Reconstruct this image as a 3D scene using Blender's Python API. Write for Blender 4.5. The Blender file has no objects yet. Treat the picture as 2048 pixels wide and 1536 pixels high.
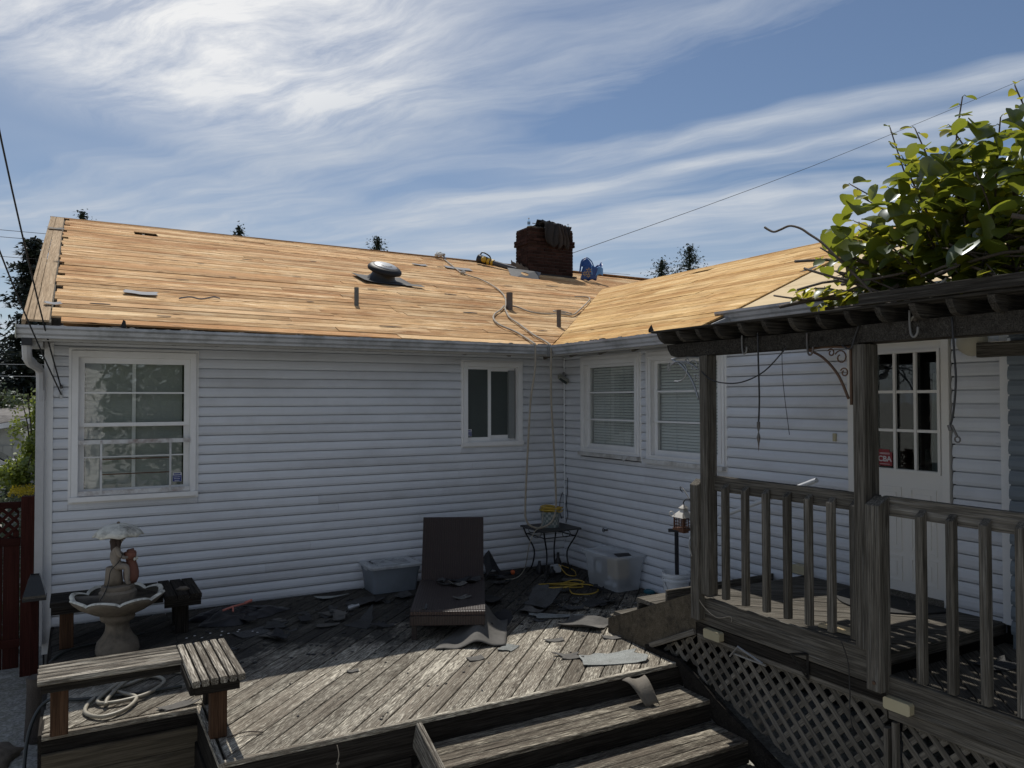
import bpy, math, random
from mathutils import Vector, Matrix, noise
random.seed(11)
SC = bpy.context.scene
COL = SC.collection
R = math.radians
V = Vector
# ------------------------------------------------------------------ camera, sky, sun, exposure
cd = bpy.data.cameras.new('camera'); cam = bpy.data.objects.new('camera', cd); COL.objects.link(cam)
yaw, pit, rol = 0.5136, 0.0206, -0.0023
Fw = V((math.sin(yaw)*math.cos(pit), math.cos(yaw)*math.cos(pit), math.sin(pit)))
R0 = V((math.cos(yaw), -math.sin(yaw), 0)); U0 = R0.cross(Fw)
Rt = R0*math.cos(rol)+U0*math.sin(rol); Up = -R0*math.sin(rol)+U0*math.cos(rol)
cam.matrix_world = Matrix(((Rt.x, Up.x, -Fw.x, -5.7653), (Rt.y, Up.y, -Fw.y, -8.7759), (Rt.z, Up.z, -Fw.z, 2.1975), (0, 0, 0, 1)))
cd.sensor_width = 36; cd.lens = 36*1541.99/2048; cd.clip_end = 2000; cd.clip_start = .05
SC.camera = cam
SUN = V((.40, 1.80, 2.875)).normalized()
SUN_EL, SUN_AZ = math.asin(SUN.z), math.atan2(SUN.x, SUN.y)
sd = bpy.data.lights.new('sun', 'SUN'); sun = bpy.data.objects.new('sun', sd); COL.objects.link(sun)
sun.rotation_euler = (-SUN).to_track_quat('-Z', 'Y').to_euler(); sun.location = (0, 0, 40)
sd.energy = 4.2; sd.angle = R(.55); sd.color = (1, .955, .88)
SC.view_settings.view_transform = 'Standard'; SC.view_settings.look = 'None'
SC.view_settings.exposure = 0.0; SC.view_settings.gamma = 1; SC.view_settings.use_curve_mapping = False
SC.render.engine = 'CYCLES'
SC.cycles.max_bounces = 7; SC.cycles.diffuse_bounces = 3; SC.cycles.glossy_bounces = 3
SC.cycles.transmission_bounces = 4; SC.cycles.transparent_max_bounces = 12
SC.cycles.caustics_reflective = False; SC.cycles.caustics_refractive = False
SC.cycles.use_denoising = True; SC.cycles.sample_clamp_indirect = 6

class NT:
    """small wrapper round a node tree"""
    def __init__(s, nt): s.nt = nt
    def n(s, t, **kw):
        x = s.nt.nodes.new(t)
        for k, v in kw.items():
            if k == 'i':
                for a, b in v.items():
                    if hasattr(b, 'is_linked') or isinstance(b, bpy.types.NodeSocket): s.nt.links.new(b, x.inputs[a])
                    else: x.inputs[a].default_value = b
            else: setattr(x, k, v)
        return x
    def math(s, op, a, b=0.0, c=None, clamp=False):
        x = s.n('ShaderNodeMath', operation=op, use_clamp=clamp)
        for i, v in enumerate((a, b, c)):
            if v is None: continue
            if isinstance(v, bpy.types.NodeSocket): s.nt.links.new(v, x.inputs[i])
            else: x.inputs[i].default_value = v
        return x.outputs[0]
    def mix(s, f, a, b, blend='MIX'):
        x = s.n('ShaderNodeMix', data_type='RGBA', blend_type=blend)
        for i, v in ((0, f), (6, a), (7, b)):
            if isinstance(v, bpy.types.NodeSocket): s.nt.links.new(v, x.inputs[i])
            elif i == 0: x.inputs[0].default_value = v
            else: x.inputs[i].default_value = (*v[:3], 1)
        return x.outputs[2]
    def ramp(s, f, stops, interp='LINEAR'):
        x = s.n('ShaderNodeValToRGB'); cr = x.color_ramp; cr.interpolation = interp
        while len(cr.elements) < len(stops): cr.elements.new(.5)
        for e, (p, c) in zip(cr.elements, stops):
            e.position = p; e.color = (c, c, c, 1) if isinstance(c, (int, float)) else (*c[:3], 1)
        s.nt.links.new(f, x.inputs[0]); return x.outputs[0]
    def noise(s, vec, scale, detail=3, rough=.5, dist=0, dims='3D'):
        x = s.n('ShaderNodeTexNoise', noise_dimensions=dims)
        x.inputs['Scale'].default_value = scale; x.inputs['Detail'].default_value = detail
        x.inputs['Roughness'].default_value = rough; x.inputs['Distortion'].default_value = dist
        s.nt.links.new(vec, x.inputs['Vector']); return x.outputs['Fac']
    def mapping(s, vec, scale=(1, 1, 1), rot=(0, 0, 0), loc=(0, 0, 0)):
        x = s.n('ShaderNodeMapping')
        x.inputs['Scale'].default_value = scale; x.inputs['Rotation'].default_value = rot; x.inputs['Location'].default_value = loc
        s.nt.links.new(vec, x.inputs['Vector']); return x.outputs[0]

# world: Nishita sky with cirrus mixed in by direction
wd = bpy.data.worlds.new('World'); SC.world = wd; wd.use_nodes = True
w = NT(wd.node_tree); w.nt.nodes.clear()
sky = w.n('ShaderNodeTexSky', sky_type='NISHITA', sun_disc=False, sun_elevation=SUN_EL, sun_rotation=SUN_AZ, altitude=80, air_density=1.0, dust_density=.35, ozone_density=2.2)
tc = w.n('ShaderNodeTexCoord').outputs['Generated']
sep = w.n('ShaderNodeSeparateXYZ', i={0: tc})
zc = w.math('MAXIMUM', sep.outputs[2], .015)
px_ = w.math('DIVIDE', sep.outputs[0], zc); py_ = w.math('DIVIDE', sep.outputs[1], zc)
P = w.n('ShaderNodeCombineXYZ', i={0: px_, 1: py_}).outputs[0]
# rotate so that local x runs along the streaks (.48,-.88)
A = math.atan2(-.88, .48)
warp = w.noise(P, 1.3, 2, .5)
Pw = w.n('ShaderNodeVectorMath', operation='ADD', i={0: P, 1: w.n('ShaderNodeCombineXYZ', i={0: w.math('MULTIPLY', warp, .45), 1: w.math('MULTIPLY', warp, .3)}).outputs[0]}).outputs[0]
S1 = w.mapping(Pw, (.32, 1.5, 1), (0, 0, -A))
S1 = w.n('ShaderNodeVectorRotate', rotation_type='Z_AXIS', i={'Vector': Pw, 'Angle': -A}).outputs[0]
st = w.noise(w.mapping(S1, (.22, 1.25, 1), loc=(3.1, 1.7, 0)), 1.0, 6, .56, .15)
fine = w.noise(w.mapping(S1, (1.6, 4.6, 1), loc=(.4, 8.2, 0)), 1.0, 8, .66, .15)
big = w.noise(P, .42, 2, .5)
# soft mass of cloud high on the left, where the sun stands
dx = w.math('SUBTRACT', px_, .28); dy = w.math('SUBTRACT', py_, 2.15)
rr = w.math('SQRT', w.math('ADD', w.math('MULTIPLY', w.math('MULTIPLY', dx, dx), 1.1), w.math('MULTIPLY', w.math('MULTIPLY', dy, dy), .62)))
mass = w.ramp(rr, [(0, 1), (.35, .8), (1.0, 0)], 'EASE')
low = w.ramp(sep.outputs[2], [(.02, 1), (.22, .42), (.33, .12), (.5, 0)])      # veil towards the horizon
left = w.ramp(px_, [(0, 0), (1, 0)])
veil = w.ramp(w.noise(P, .55, 4, .55), [(.38, 0), (.62, 1)])
streak = w.ramp(st, [(.44, 0), (.64, 1)])
wisp = w.ramp(fine, [(.36, 0), (.72, 1)])
dens = w.math('MULTIPLY', streak, w.math('ADD', w.math('MULTIPLY', wisp, .55), .50))
dens = w.math('ADD', w.math('MULTIPLY', dens, .80), w.math('MULTIPLY', veil, .16))
dens = w.math('ADD', dens, w.math('MULTIPLY', mass, w.math('ADD', w.math('MULTIPLY', wisp, 1.0), .30)))
dens = w.math('ADD', dens, w.math('MULTIPLY', low, .36))
# single long cirrus bands lying across the right half of the sky, and the clear lanes between them
sq = w.n('ShaderNodeSeparateXYZ', i={0: S1}); al, q = sq.outputs[0], sq.outputs[1]
def band(c0, wd_, a0, a1, amt):
    g = w.math('DIVIDE', w.math('SUBTRACT', q, c0), wd_); g = w.math('POWER', 2.718, w.math('MULTIPLY', w.math('MULTIPLY', g, g), -1.0))
    e = w.n('ShaderNodeMapRange', clamp=True, interpolation_type='SMOOTHSTEP', i={0: al, 1: a0, 2: a1, 3: 0.0, 4: amt}).outputs[0]
    return w.math('MULTIPLY', g, e)
for b_ in (band(3.07, .15, -2.2, -1.0, .75), band(3.45, .08, -2.9, -2.2, .35), band(4.1, .22, -2.2, -1.4, .30), band(3.40, .09, -3.1, -2.4, .30)): dens = w.math('ADD', dens, w.math('MULTIPLY', b_, w.math('ADD', w.math('MULTIPLY', wisp, .7), .45)))
for b_ in (band(2.62, .30, -1.7, -.7, .50), band(3.85, .26, -1.6, -.9, .26), band(2.35, .3, -2.3, -1.2, .18)): dens = w.math('SUBTRACT', dens, b_)
cl = w.math('MAXIMUM', w.math('MINIMUM', dens, .96), .02)
ccol = w.mix(mass, (8.2, 8.9, 9.9), (13.2, 13.2, 13.2))
skyc = w.mix(1.0, sky.outputs[0], (.95, .98, 1.02), 'MULTIPLY')
mixc = w.mix(cl, skyc, ccol)
bg = w.n('ShaderNodeBackground', i={0: mixc, 1: .068})
w.nt.links.new(bg.outputs[0], w.n('ShaderNodeOutputWorld').inputs[0])

# ------------------------------------------------------------------ materials
def C(r, g, b):
    f = lambda c: c/12.92 if c <= .04045 else ((c+.055)/1.055)**2.4
    return (f(r/255), f(g/255), f(b/255))
MATS = {}
def newmat(name):
    m = bpy.data.materials.new(name); m.use_nodes = True; m.node_tree.nodes.clear(); MATS[name] = m
    n = NT(m.node_tree)
    n.out = n.n('ShaderNodeOutputMaterial'); n.tc = n.n('ShaderNodeTexCoord'); n.rnd = n.n('ShaderNodeObjectInfo').outputs['Random']
    off = n.n('ShaderNodeCombineXYZ', i={0: n.math('MULTIPLY', n.rnd, 37.0), 1: n.math('MULTIPLY', n.rnd, 91.0), 2: n.math('MULTIPLY', n.rnd, 53.0)}).outputs[0]
    n.ob = n.n('ShaderNodeVectorMath', operation='ADD', i={0: n.tc.outputs['Object'], 1: off}).outputs[0]
    return n
def finish(n, col, rough=.6, bump=None, bstr=.3, metal=0, spec=.5, trans=0):
    p = n.n('ShaderNodeBsdfPrincipled')
    for k, v in (('Base Color', col), ('Roughness', rough), ('Metallic', metal), ('Specular IOR Level', spec)):
        if isinstance(v, bpy.types.NodeSocket): n.nt.links.new(v, p.inputs[k])
        else: p.inputs[k].default_value = (*v[:3], 1) if isinstance(v, tuple) else v
    if bump is not None:
        b = n.n('ShaderNodeBump', i={'Height': bump, 'Strength': bstr, 'Distance': .01}); n.nt.links.new(b.outputs[0], p.inputs['Normal'])
    n.nt.links.new(p.outputs[0], n.out.inputs[0]); return p
def plain(name, col, rough=.6, var=.12, scale=14, metal=0, spec=.5, dirt=None, dirtamt=.35, bstr=.12, rvar=.1):
    n = newmat(name)
    f = n.noise(n.ob, scale, 4, .6)
    c = n.mix(f, tuple(x*(1-var) for x in col), tuple(min(x*(1+var), 1) for x in col))
    if dirt:
        d = n.ramp(n.noise(n.ob, scale*.35, 6, .68), [(.46, 0), (.7, 1)])
        c = n.mix(n.math('MULTIPLY', d, dirtamt), c, dirt)
    val = n.math('ADD', n.math('MULTIPLY', n.rnd, 2*rvar), 1-rvar)
    c = n.mix(1.0, c, n.n('ShaderNodeCombineXYZ', i={0: val, 1: val, 2: val}).outputs[0], 'MULTIPLY')
    finish(n, c, rough, n.noise(n.ob, scale*5, 3, .6), bstr, metal, spec); return MATS[name]
def wood(name, c1, c2, fleck=None, famt=.6, fscale=(9, 60, 60), fpos=(.5, .62), rough=.8, var=.22, knots=True, grain=70, bstr=.45, crack=.5, spec=.25, tint=None, pale=None, dust_shade=False, specks=0, stain=0):
    """board running along local X: long grain, knots, flecks of worn surface, each board its own tone"""
    n = newmat(name)
    g = n.noise(n.mapping(n.ob, (1.1, grain*.35, grain*.35)), 1.0, 6, .6, .6)
    c = n.mix(n.ramp(g, [(.28, 0), (.72, 1)]), c1, c2)
    fine = n.noise(n.mapping(n.ob, (3.5, grain*2.2, grain*2.2)), 1.0, 3, .6)
    c = n.mix(n.math('MULTIPLY', n.ramp(fine, [(.42, 1), (.56, 0)]), crack), c, tuple(x*.42 for x in c1))
    h = n.math('ADD', n.math('MULTIPLY', fine, .6), g)
    if fleck:
        fl = n.noise(n.mapping(n.ob, fscale), 1.0, 5, .68)
        big = n.noise(n.mapping(n.ob, (1.3, 5, 5)), 1.0, 3, .5)
        fl = n.math('ADD', fl, n.math('MULTIPLY', n.math('SUBTRACT', big, .5), .35))
        fm = n.ramp(fl, [(fpos[0], 0), (fpos[1], 1)])
        c = n.mix(n.math('MULTIPLY', fm, famt), c, fleck); h = n.math('ADD', h, n.math('MULTIPLY', fm, .7))
    if knots:
        k = n.n('ShaderNodeTexVoronoi', i={'Vector': n.mapping(n.ob, (1.6, 5.5, 5.5)), 'Scale': 1.0}).outputs['Distance']
        kk = n.ramp(k, [(.04, 1), (.13, 0)])
        c = n.mix(n.math('MULTIPLY', kk, .7), c, tuple(x*.3 for x in c1))
    v = n.math('ADD', n.math('MULTIPLY', n.rnd, 2*var), 1-var)
    c = n.mix(1.0, c, n.n('ShaderNodeCombineXYZ', i={0: v, 1: v, 2: v}).outputs[0], 'MULTIPLY')
    if tint:
        r2 = n.math('FRACT', n.math('MULTIPLY', n.rnd, 17.31))
        c = n.mix(n.math('MULTIPLY', n.ramp(r2, [(.55, 0), (1, 1)]), .55), c, tint)
    if pale:
        r3 = n.math('FRACT', n.math('MULTIPLY', n.rnd, 41.7))
        c = n.mix(n.math('MULTIPLY', n.ramp(r3, [(.6, 0), (1, 1)]), .5), c, pale)
    if specks:    # nail holes, dark knots and splits
        vo = n.n('ShaderNodeTexVoronoi', i={'Vector': n.mapping(n.ob, (2.2, 9, 9)), 'Scale': 1.0}).outputs['Distance']
        c = n.mix(n.math('MULTIPLY', n.ramp(vo, [(.06, 1), (.14, 0)]), specks), c, (.05, .028, .014))
        sp_ = n.noise(n.mapping(n.ob, (3.5, 70, 70)), 1.0, 4, .7)
        c = n.mix(n.math('MULTIPLY', n.ramp(sp_, [(.62, 0), (.69, 1)]), specks), c, (.10, .055, .025))
    if stain:     # weathering that runs across the boards
        pos2 = n.n('ShaderNodeNewGeometry').outputs['Position']
        sm = n.ramp(n.noise(n.mapping(pos2, (.9, 1.6, 1.6)), 1.0, 5, .62), [(.40, 0), (.66, 1)])
        c = n.mix(n.math('MULTIPLY', sm, stain), c, n.mix(1.0, c, (.62, .50, .42), 'MULTIPLY'))
    if dust_shade:      # granules shed by the torn-off shingles, plus shade painted in below the eaves
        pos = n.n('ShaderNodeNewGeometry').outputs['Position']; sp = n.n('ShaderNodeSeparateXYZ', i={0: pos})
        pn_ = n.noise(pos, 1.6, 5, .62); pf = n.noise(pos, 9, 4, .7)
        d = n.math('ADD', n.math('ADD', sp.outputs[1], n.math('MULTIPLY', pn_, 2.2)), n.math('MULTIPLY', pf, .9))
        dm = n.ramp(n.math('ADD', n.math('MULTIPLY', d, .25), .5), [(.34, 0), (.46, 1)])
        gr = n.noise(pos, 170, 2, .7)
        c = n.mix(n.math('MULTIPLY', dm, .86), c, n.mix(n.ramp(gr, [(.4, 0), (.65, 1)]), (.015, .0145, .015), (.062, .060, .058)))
    finish(n, c, rough, h, bstr, 0, spec); return MATS[name]
def speckle(name, c1, c2, scale=260, rough=.9, big=None, bigamt=.4, bstr=.5):
    n = newmat(name)
    c = n.mix(n.ramp(n.noise(n.ob, scale, 2, .7), [(.36, 0), (.64, 1)]), c1, c2)
    if big: c = n.mix(n.math('MULTIPLY', n.ramp(n.noise(n.ob, 9, 5, .65), [(.45, 0), (.65, 1)]), bigamt), c, big)
    v = n.math('ADD', n.math('MULTIPLY', n.rnd, .5), .75)
    c = n.mix(1.0, c, n.n('ShaderNodeCombineXYZ', i={0: v, 1: v, 2: v}).outputs[0], 'MULTIPLY')
    finish(n, c, rough, n.noise(n.ob, scale, 2, .7), bstr, 0, .25); return MATS[name]
def leafmat(name, ca, cb, glossy=.1, trans=.5, tcol=None):
    n = newmat(name)
    geo = n.n('ShaderNodeNewGeometry')
    r = n.math('FRACT', n.math('ADD', n.rnd, n.math('MULTIPLY', geo.outputs['Random Per Island'], 1.0)))
    c = n.mix(r, ca, cb)
    c = n.mix(n.math('MULTIPLY', n.noise(n.ob, 30, 3, .6), .5), c, tuple(x*.55 for x in ca))
    d = n.n('ShaderNodeBsdfDiffuse', i={0: c})
    t = n.n('ShaderNodeBsdfTranslucent', i={0: n.mix(.65, c, tcol or tuple(x*1.6 for x in cb))})
    g = n.n('ShaderNodeBsdfGlossy', i={0: (.9, .95, 1, 1), 1: .35})
    m1 = n.n('ShaderNodeMixShader', i={0: trans, 1: d.outputs[0], 2: t.outputs[0]})
    m2 = n.n('ShaderNodeMixShader', i={0: glossy, 1: m1.outputs[0], 2: g.outputs[0]})
    n.nt.links.new(m2.outputs[0], n.out.inputs[0]); return MATS[name]
def glassmat(name, tint=(.95, .965, .955), rough=.02, boost=1.5):
    n = newmat(name)
    t = n.n('ShaderNodeBsdfTransparent', i={0: (*tint, 1)})
    wob = n.n('ShaderNodeBump', i={'Height': n.noise(n.ob, 4, 2, .5), 'Strength': .07, 'Distance': .01})
    g = n.n('ShaderNodeBsdfGlossy', i={0: (1, 1, 1, 1), 1: rough, 'Normal': wob.outputs[0]})
    bf = n.n('ShaderNodeNewGeometry').outputs['Backfacing']
    fr = n.n('ShaderNodeFresnel', i={0: n.math('ADD', n.math('MULTIPLY', bf, 1/boost-boost), boost)})
    m = n.n('ShaderNodeMixShader', i={0: fr.outputs[0], 1: t.outputs[0], 2: g.outputs[0]})
    n.nt.links.new(m.outputs[0], n.out.inputs[0]); return MATS[name]

ROOFW = wood('roof_board_wood', (.55, .325, .145), (.84, .57, .31), fleck=(.95, .78, .52), famt=.75, fscale=(3.5, 55, 55), fpos=(.54, .63), rough=.9, var=.24, grain=75, bstr=.35, crack=.9, spec=.06, tint=(.50, .25, .11), pale=(.90, .69, .42), specks=1.0, stain=.85)
ROOFB = wood('roof_board_wood_fresh', (.54, .325, .125), (.74, .50, .225), fleck=(.93, .73, .42), famt=.7, fscale=(1.4, 30, 30), fpos=(.52, .66), rough=.9, var=.17, grain=50, bstr=.35, crack=.6, spec=.06, tint=(.44, .235, .085), pale=(.76, .56, .30), specks=.8, stain=.6)
PLY = wood('plywood', (.56, .44, .265), (.66, .53, .34), spec=.06, rough=.9, var=.05, grain=24, bstr=.12, crack=.15, knots=False)
RAKEW = wood('rake_wood', (.34, .24, .15), (.50, .385, .26), spec=.06, rough=.9, var=.15, grain=60)
DECKW = wood('deck_wood', (.13, .110, .088), (.34, .30, .245), fleck=(.80, .745, .62), famt=.72, fscale=(12, 170, 170), fpos=(.47, .60), rough=.9, var=.32, grain=95, bstr=.8, crack=.85, spec=.08, dust_shade=True)
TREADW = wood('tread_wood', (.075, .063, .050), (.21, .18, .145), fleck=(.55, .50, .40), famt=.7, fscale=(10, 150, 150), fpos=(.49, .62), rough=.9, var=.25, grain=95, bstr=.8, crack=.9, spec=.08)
PERGW = wood('pergola_wood', (.034, .030, .026), (.085, .077, .066), fleck=(.17, .16, .14), famt=.5, fscale=(2, 60, 60), fpos=(.54, .70), rough=.95, var=.25, grain=60, bstr=.7, crack=.7, spec=.08)
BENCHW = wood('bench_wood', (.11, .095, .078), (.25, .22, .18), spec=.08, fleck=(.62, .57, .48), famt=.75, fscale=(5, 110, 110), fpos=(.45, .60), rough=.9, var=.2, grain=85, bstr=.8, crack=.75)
LEGW = wood('stained_leg_wood', (.050, .026, .015), (.12, .066, .038), rough=.8, var=.15, grain=60, bstr=.4, crack=.6, spec=.15)
GREYW = wood('grey_wood', (.078, .070, .058), (.185, .168, .142), fleck=(.33, .315, .285), famt=.5, fscale=(1.8, 60, 60), fpos=(.54, .70), rough=.9, var=.22, grain=65, bstr=.7, crack=.7, spec=.12)
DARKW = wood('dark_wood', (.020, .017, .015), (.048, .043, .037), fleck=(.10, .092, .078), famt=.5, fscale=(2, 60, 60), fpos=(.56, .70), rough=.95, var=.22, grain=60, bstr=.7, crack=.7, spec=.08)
LATW = wood('lattice_wood', (.10, .09, .075), (.215, .195, .165), rough=.9, var=.30, grain=60, bstr=.5, crack=.6, spec=.1)
TANW = wood('stringer_wood', (.085, .070, .050), (.16, .135, .10), fleck=(.035, .030, .026), famt=.6, fscale=(1.5, 14, 14), fpos=(.50, .66), rough=.9, var=.1, grain=50, bstr=.5, spec=.1)
FENCEW = wood('red_fence_wood', (.034, .011, .009), (.060, .019, .015), rough=.85, var=.25, grain=50, bstr=.4, crack=.4, spec=.1)
SIDING = plain('siding_vinyl', (.645, .665, .705), .5, .05, 1.6, dirt=(.34, .33, .325), dirtamt=.4, bstr=.04, rvar=.02)
TRIM = plain('white_trim', (.78, .775, .77), .5, .04, 5, dirt=(.40, .38, .34), dirtamt=.22, bstr=.06, rvar=.02)
SASH = plain('sash_white', (.78, .775, .77), .45, .03, 6, dirt=(.42, .41, .38), dirtamt=.2, bstr=.04, rvar=.02)
DOORM = plain('door_paint', (.74, .715, .67), .45, .03, 5, bstr=.03, rvar=.01)
FOUND = plain('foundation', (.16, .155, .15), .9, .2, 12)
GUTTER = plain('gutter_metal', (.45, .46, .48), .42, .14, 7, metal=.25, dirt=(.12, .125, .12), dirtamt=.75, bstr=.08, rvar=.05)
FASCIA = plain('fascia_paint', (.42, .41, .395), .6, .06, 6, dirt=(.2, .19, .17), dirtamt=.4, rvar=.02)
SOFFIT = plain('soffit_paint', (.38, .37, .35), .7, .06, 6)
DARK = plain('dark_interior', (.012, .012, .013), .9, .1, 4)
BLACK = plain('black_plastic', (.014, .014, .016), .5, .2, 20)
BLACKM = plain('black_metal', (.018, .017, .016), .45, .25, 30, metal=.4)
GREYM = plain('galvanised_metal', (.36, .37, .38), .35, .15, 15, metal=.6, dirt=(.16, .16, .16), dirtamt=.4)
RUSTM = plain('rusty_iron', (.10, .055, .032), .7, .35, 30, metal=.2, dirt=(.05, .035, .03), dirtamt=.6)
PIPEM = plain('vent_pipe_metal', (.10, .095, .09), .55, .2, 18, metal=.3, dirt=(.14, .06, .03), dirtamt=.5)
BRICK = plain('chimney_brick', (.036, .019, .016), .95, .3, 25, spec=.1, dirt=(.020, .014, .012), dirtamt=.7, bstr=.5, rvar=.35)
MORTAR = plain('mortar', (.055, .047, .043), .95, .2, 30, bstr=.5)
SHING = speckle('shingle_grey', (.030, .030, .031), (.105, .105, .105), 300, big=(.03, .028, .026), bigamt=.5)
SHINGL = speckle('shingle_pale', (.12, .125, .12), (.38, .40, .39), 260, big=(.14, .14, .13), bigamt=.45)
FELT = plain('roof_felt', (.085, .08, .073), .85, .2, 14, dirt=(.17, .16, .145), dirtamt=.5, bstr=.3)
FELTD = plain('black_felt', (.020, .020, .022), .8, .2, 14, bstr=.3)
CONC = plain('fountain_concrete', (.20, .165, .125), .9, .2, 18, dirt=(.05, .043, .035), dirtamt=.7, bstr=.5)
CONCW = plain('pale_concrete', (.66, .64, .56), .85, .15, 26, dirt=(.07, .062, .05), dirtamt=.85, bstr=.4)
TERRA = plain('terracotta', (.20, .085, .058), .85, .15, 20, dirt=(.10, .06, .05), dirtamt=.4, bstr=.3)
MOSS = plain('mossy_muck', (.045, .038, .025), .95, .4, 22, dirt=(.02, .02, .016), dirtamt=.6, bstr=.8)
ROPEM = plain('rope_fibre', (.40, .35, .28), .9, .2, 60, dirt=(.16, .13, .10), dirtamt=.4, bstr=.5)
YCORD = plain('yellow_cord', (.50, .33, .045), .5, .12, 30, dirt=(.2, .14, .03), dirtamt=.4)
HOSE = plain('hose_rubber', (.30, .275, .22), .45, .12, 20, dirt=(.12, .11, .09), dirtamt=.5)
HOSED = plain('dark_hose', (.028, .032, .030), .45, .15, 20)
BLUE = plain('blue_bag', (.012, .065, .25), .45, .12, 12, bstr=.2)
BLUEL = plain('blue_bag_inside', (.12, .30, .60), .5, .15, 12, bstr=.2)
YEL = plain('logo_yellow', (.55, .34, .05), .6, .05, 10)
TOOLY = plain('yellow_plastic', (.55, .33, .02), .4, .08, 12)
CLOTH = plain('dark_cloth', (.020, .020, .022), .95, .25, 40, bstr=.4)
TOTEG = plain('tote_grey', (.17, .195, .225), .5, .08, 8, dirt=(.06, .065, .07), dirtamt=.35)
LID = plain('lid_pale', (.40, .42, .44), .5, .06, 8, dirt=(.08, .075, .07), dirtamt=.7)
BUCKET = plain('white_bucket', (.78, .79, .80), .45, .04, 8)
PVC = plain('white_pipe', (.62, .64, .66), .4, .04, 8)
CREAM = plain('cream_plastic', (.42, .37, .24), .5, .08, 8)
ORANGE = plain('orange_ball', (.62, .13, .035), .5, .06, 10)
PINK = plain('pink_plastic', (.42, .14, .11), .6, .1, 10)
RED = plain('red_sign', (.26, .022, .028), .5, .03, 8)
BLUES = plain('blue_sticker', (.015, .035, .19), .5, .03, 8)
WHITE = plain('white_print', (.62, .62, .62), .6, .02, 8)
KRAFT = plain('cardboard', (.36, .235, .085), .8, .1, 10)
PAPER = plain('paper_label', (.5, .52, .55), .7, .05, 10)
BARK = plain('bark', (.055, .045, .038), .95, .35, 18, dirt=(.11, .095, .08), dirtamt=.4, bstr=.8)
TWIG = plain('vine_wood', (.070, .054, .042), .85, .3, 22, dirt=(.16, .13, .10), dirtamt=.35, bstr=.5)
BLINDM = plain('blind_slat', (.78, .79, .76), .6, .04, 6); BLINDG = plain('blind_slat_grey', (.36, .38, .36), .6, .05, 6)
CURTAIN = plain('curtain', (.42, .42, .40), .9, .08, 6)
FROST = plain('frosted_pane', (.050, .062, .060), .22, .1, 5, spec=.6, bstr=.02)
GLASS = glassmat('window_glass', boost=1.75)
DGLASS = glassmat('door_glass', (.75, .8, .8), boost=1.5)
BOTTLE = glassmat('bottle_plastic', (.82, .9, .94), .08, 1.5)
SMOKE = glassmat('smoky_plastic', (.22, .22, .21), .15, 1.5)
def totemat():
    n = newmat('clear_tote')
    t = n.n('ShaderNodeBsdfTransparent', i={0: (.86, .88, .9, 1)}); d = n.n('ShaderNodeBsdfPrincipled', i={'Base Color': (.82, .83, .84, 1), 'Roughness': .35})
    m = n.n('ShaderNodeMixShader', i={0: .36, 1: t.outputs[0], 2: d.outputs[0]}); n.nt.links.new(m.outputs[0], n.out.inputs[0]); return MATS['clear_tote']
CLEAR = totemat()
def wicker():
    n = newmat('wicker')
    wv = n.n('ShaderNodeTexWave', wave_type='BANDS', bands_direction='Y', i={'Vector': n.tc.outputs['Object'], 'Scale': 26, 'Distortion': .4})
    w2 = n.n('ShaderNodeTexWave', wave_type='BANDS', bands_direction='X', i={'Vector': n.tc.outputs['Object'], 'Scale': 13, 'Distortion': .4})
    x = n.math('MULTIPLY', wv.outputs['Fac'], n.math('ADD', n.math('MULTIPLY', w2.outputs['Fac'], .7), .3))
    c = n.mix(x, (.012, .007, .006), (.085, .052, .044))
    c = n.mix(n.math('MULTIPLY', n.noise(n.ob, 20, 4, .6), .4), c, (.03, .022, .02))
    finish(n, c, .5, x, .8); return MATS['wicker']
WICK = wicker()
def patterned():
    n = newmat('patterned_pail')
    ck = n.n('ShaderNodeTexChecker', i={'Vector': n.mapping(n.tc.outputs['Object'], (30, 30, 30), (0, 0, R(45))), 'Color1': (.36, .38, .36, 1), 'Color2': (.15, .19, .19, 1), 'Scale': 1})
    finish(n, ck.outputs[0], .6); return MATS['patterned_pail']
PAIL = patterned()
VLEAF = leafmat('vine_leaf', (.030, .060, .012), (.145, .18, .022), .06, .46, (.40, .44, .04)); VYOUNG = leafmat('young_vine_leaf', (.10, .13, .014), (.24, .235, .03), .04, .6, (.56, .52, .05))
CONIF = leafmat('conifer_needles', (.012, .022, .012), (.030, .045, .020), .03, .12)
CONIB = leafmat('conifer_needles_near', (.010, .016, .010), (.026, .036, .020), .04, .1)
SHRUB = leafmat('bright_shrub_leaf', (.10, .14, .014), (.27, .31, .05), .06, .4)
SHRUBD = leafmat('shrub_leaf', (.035, .055, .018), (.10, .13, .045), .06, .3)
YFLOW = leafmat('yellow_flowers', (.45, .33, .02), (.6, .45, .04), .02, .3)
HEDGE = leafmat('ground_cover_leaf', (.04, .055, .022), (.12, .145, .07), .05, .25)
GROUNDM = speckle('garden_ground', (.20, .195, .18), (.40, .39, .36), 40, big=(.16, .16, .11), bigamt=.5)
NROOF = speckle('neighbour_shingles', (.13, .12, .115), (.20, .19, .18), 8)
NWALL = plain('neighbour_wall', (.42, .42, .38), .7, .04, 2)
CARP = plain('silver_car_paint', (.55, .57, .60), .25, .02, 3, metal=.5)
CARG = plain('car_glass', (.012, .015, .018), .08, .05, 3)
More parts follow.
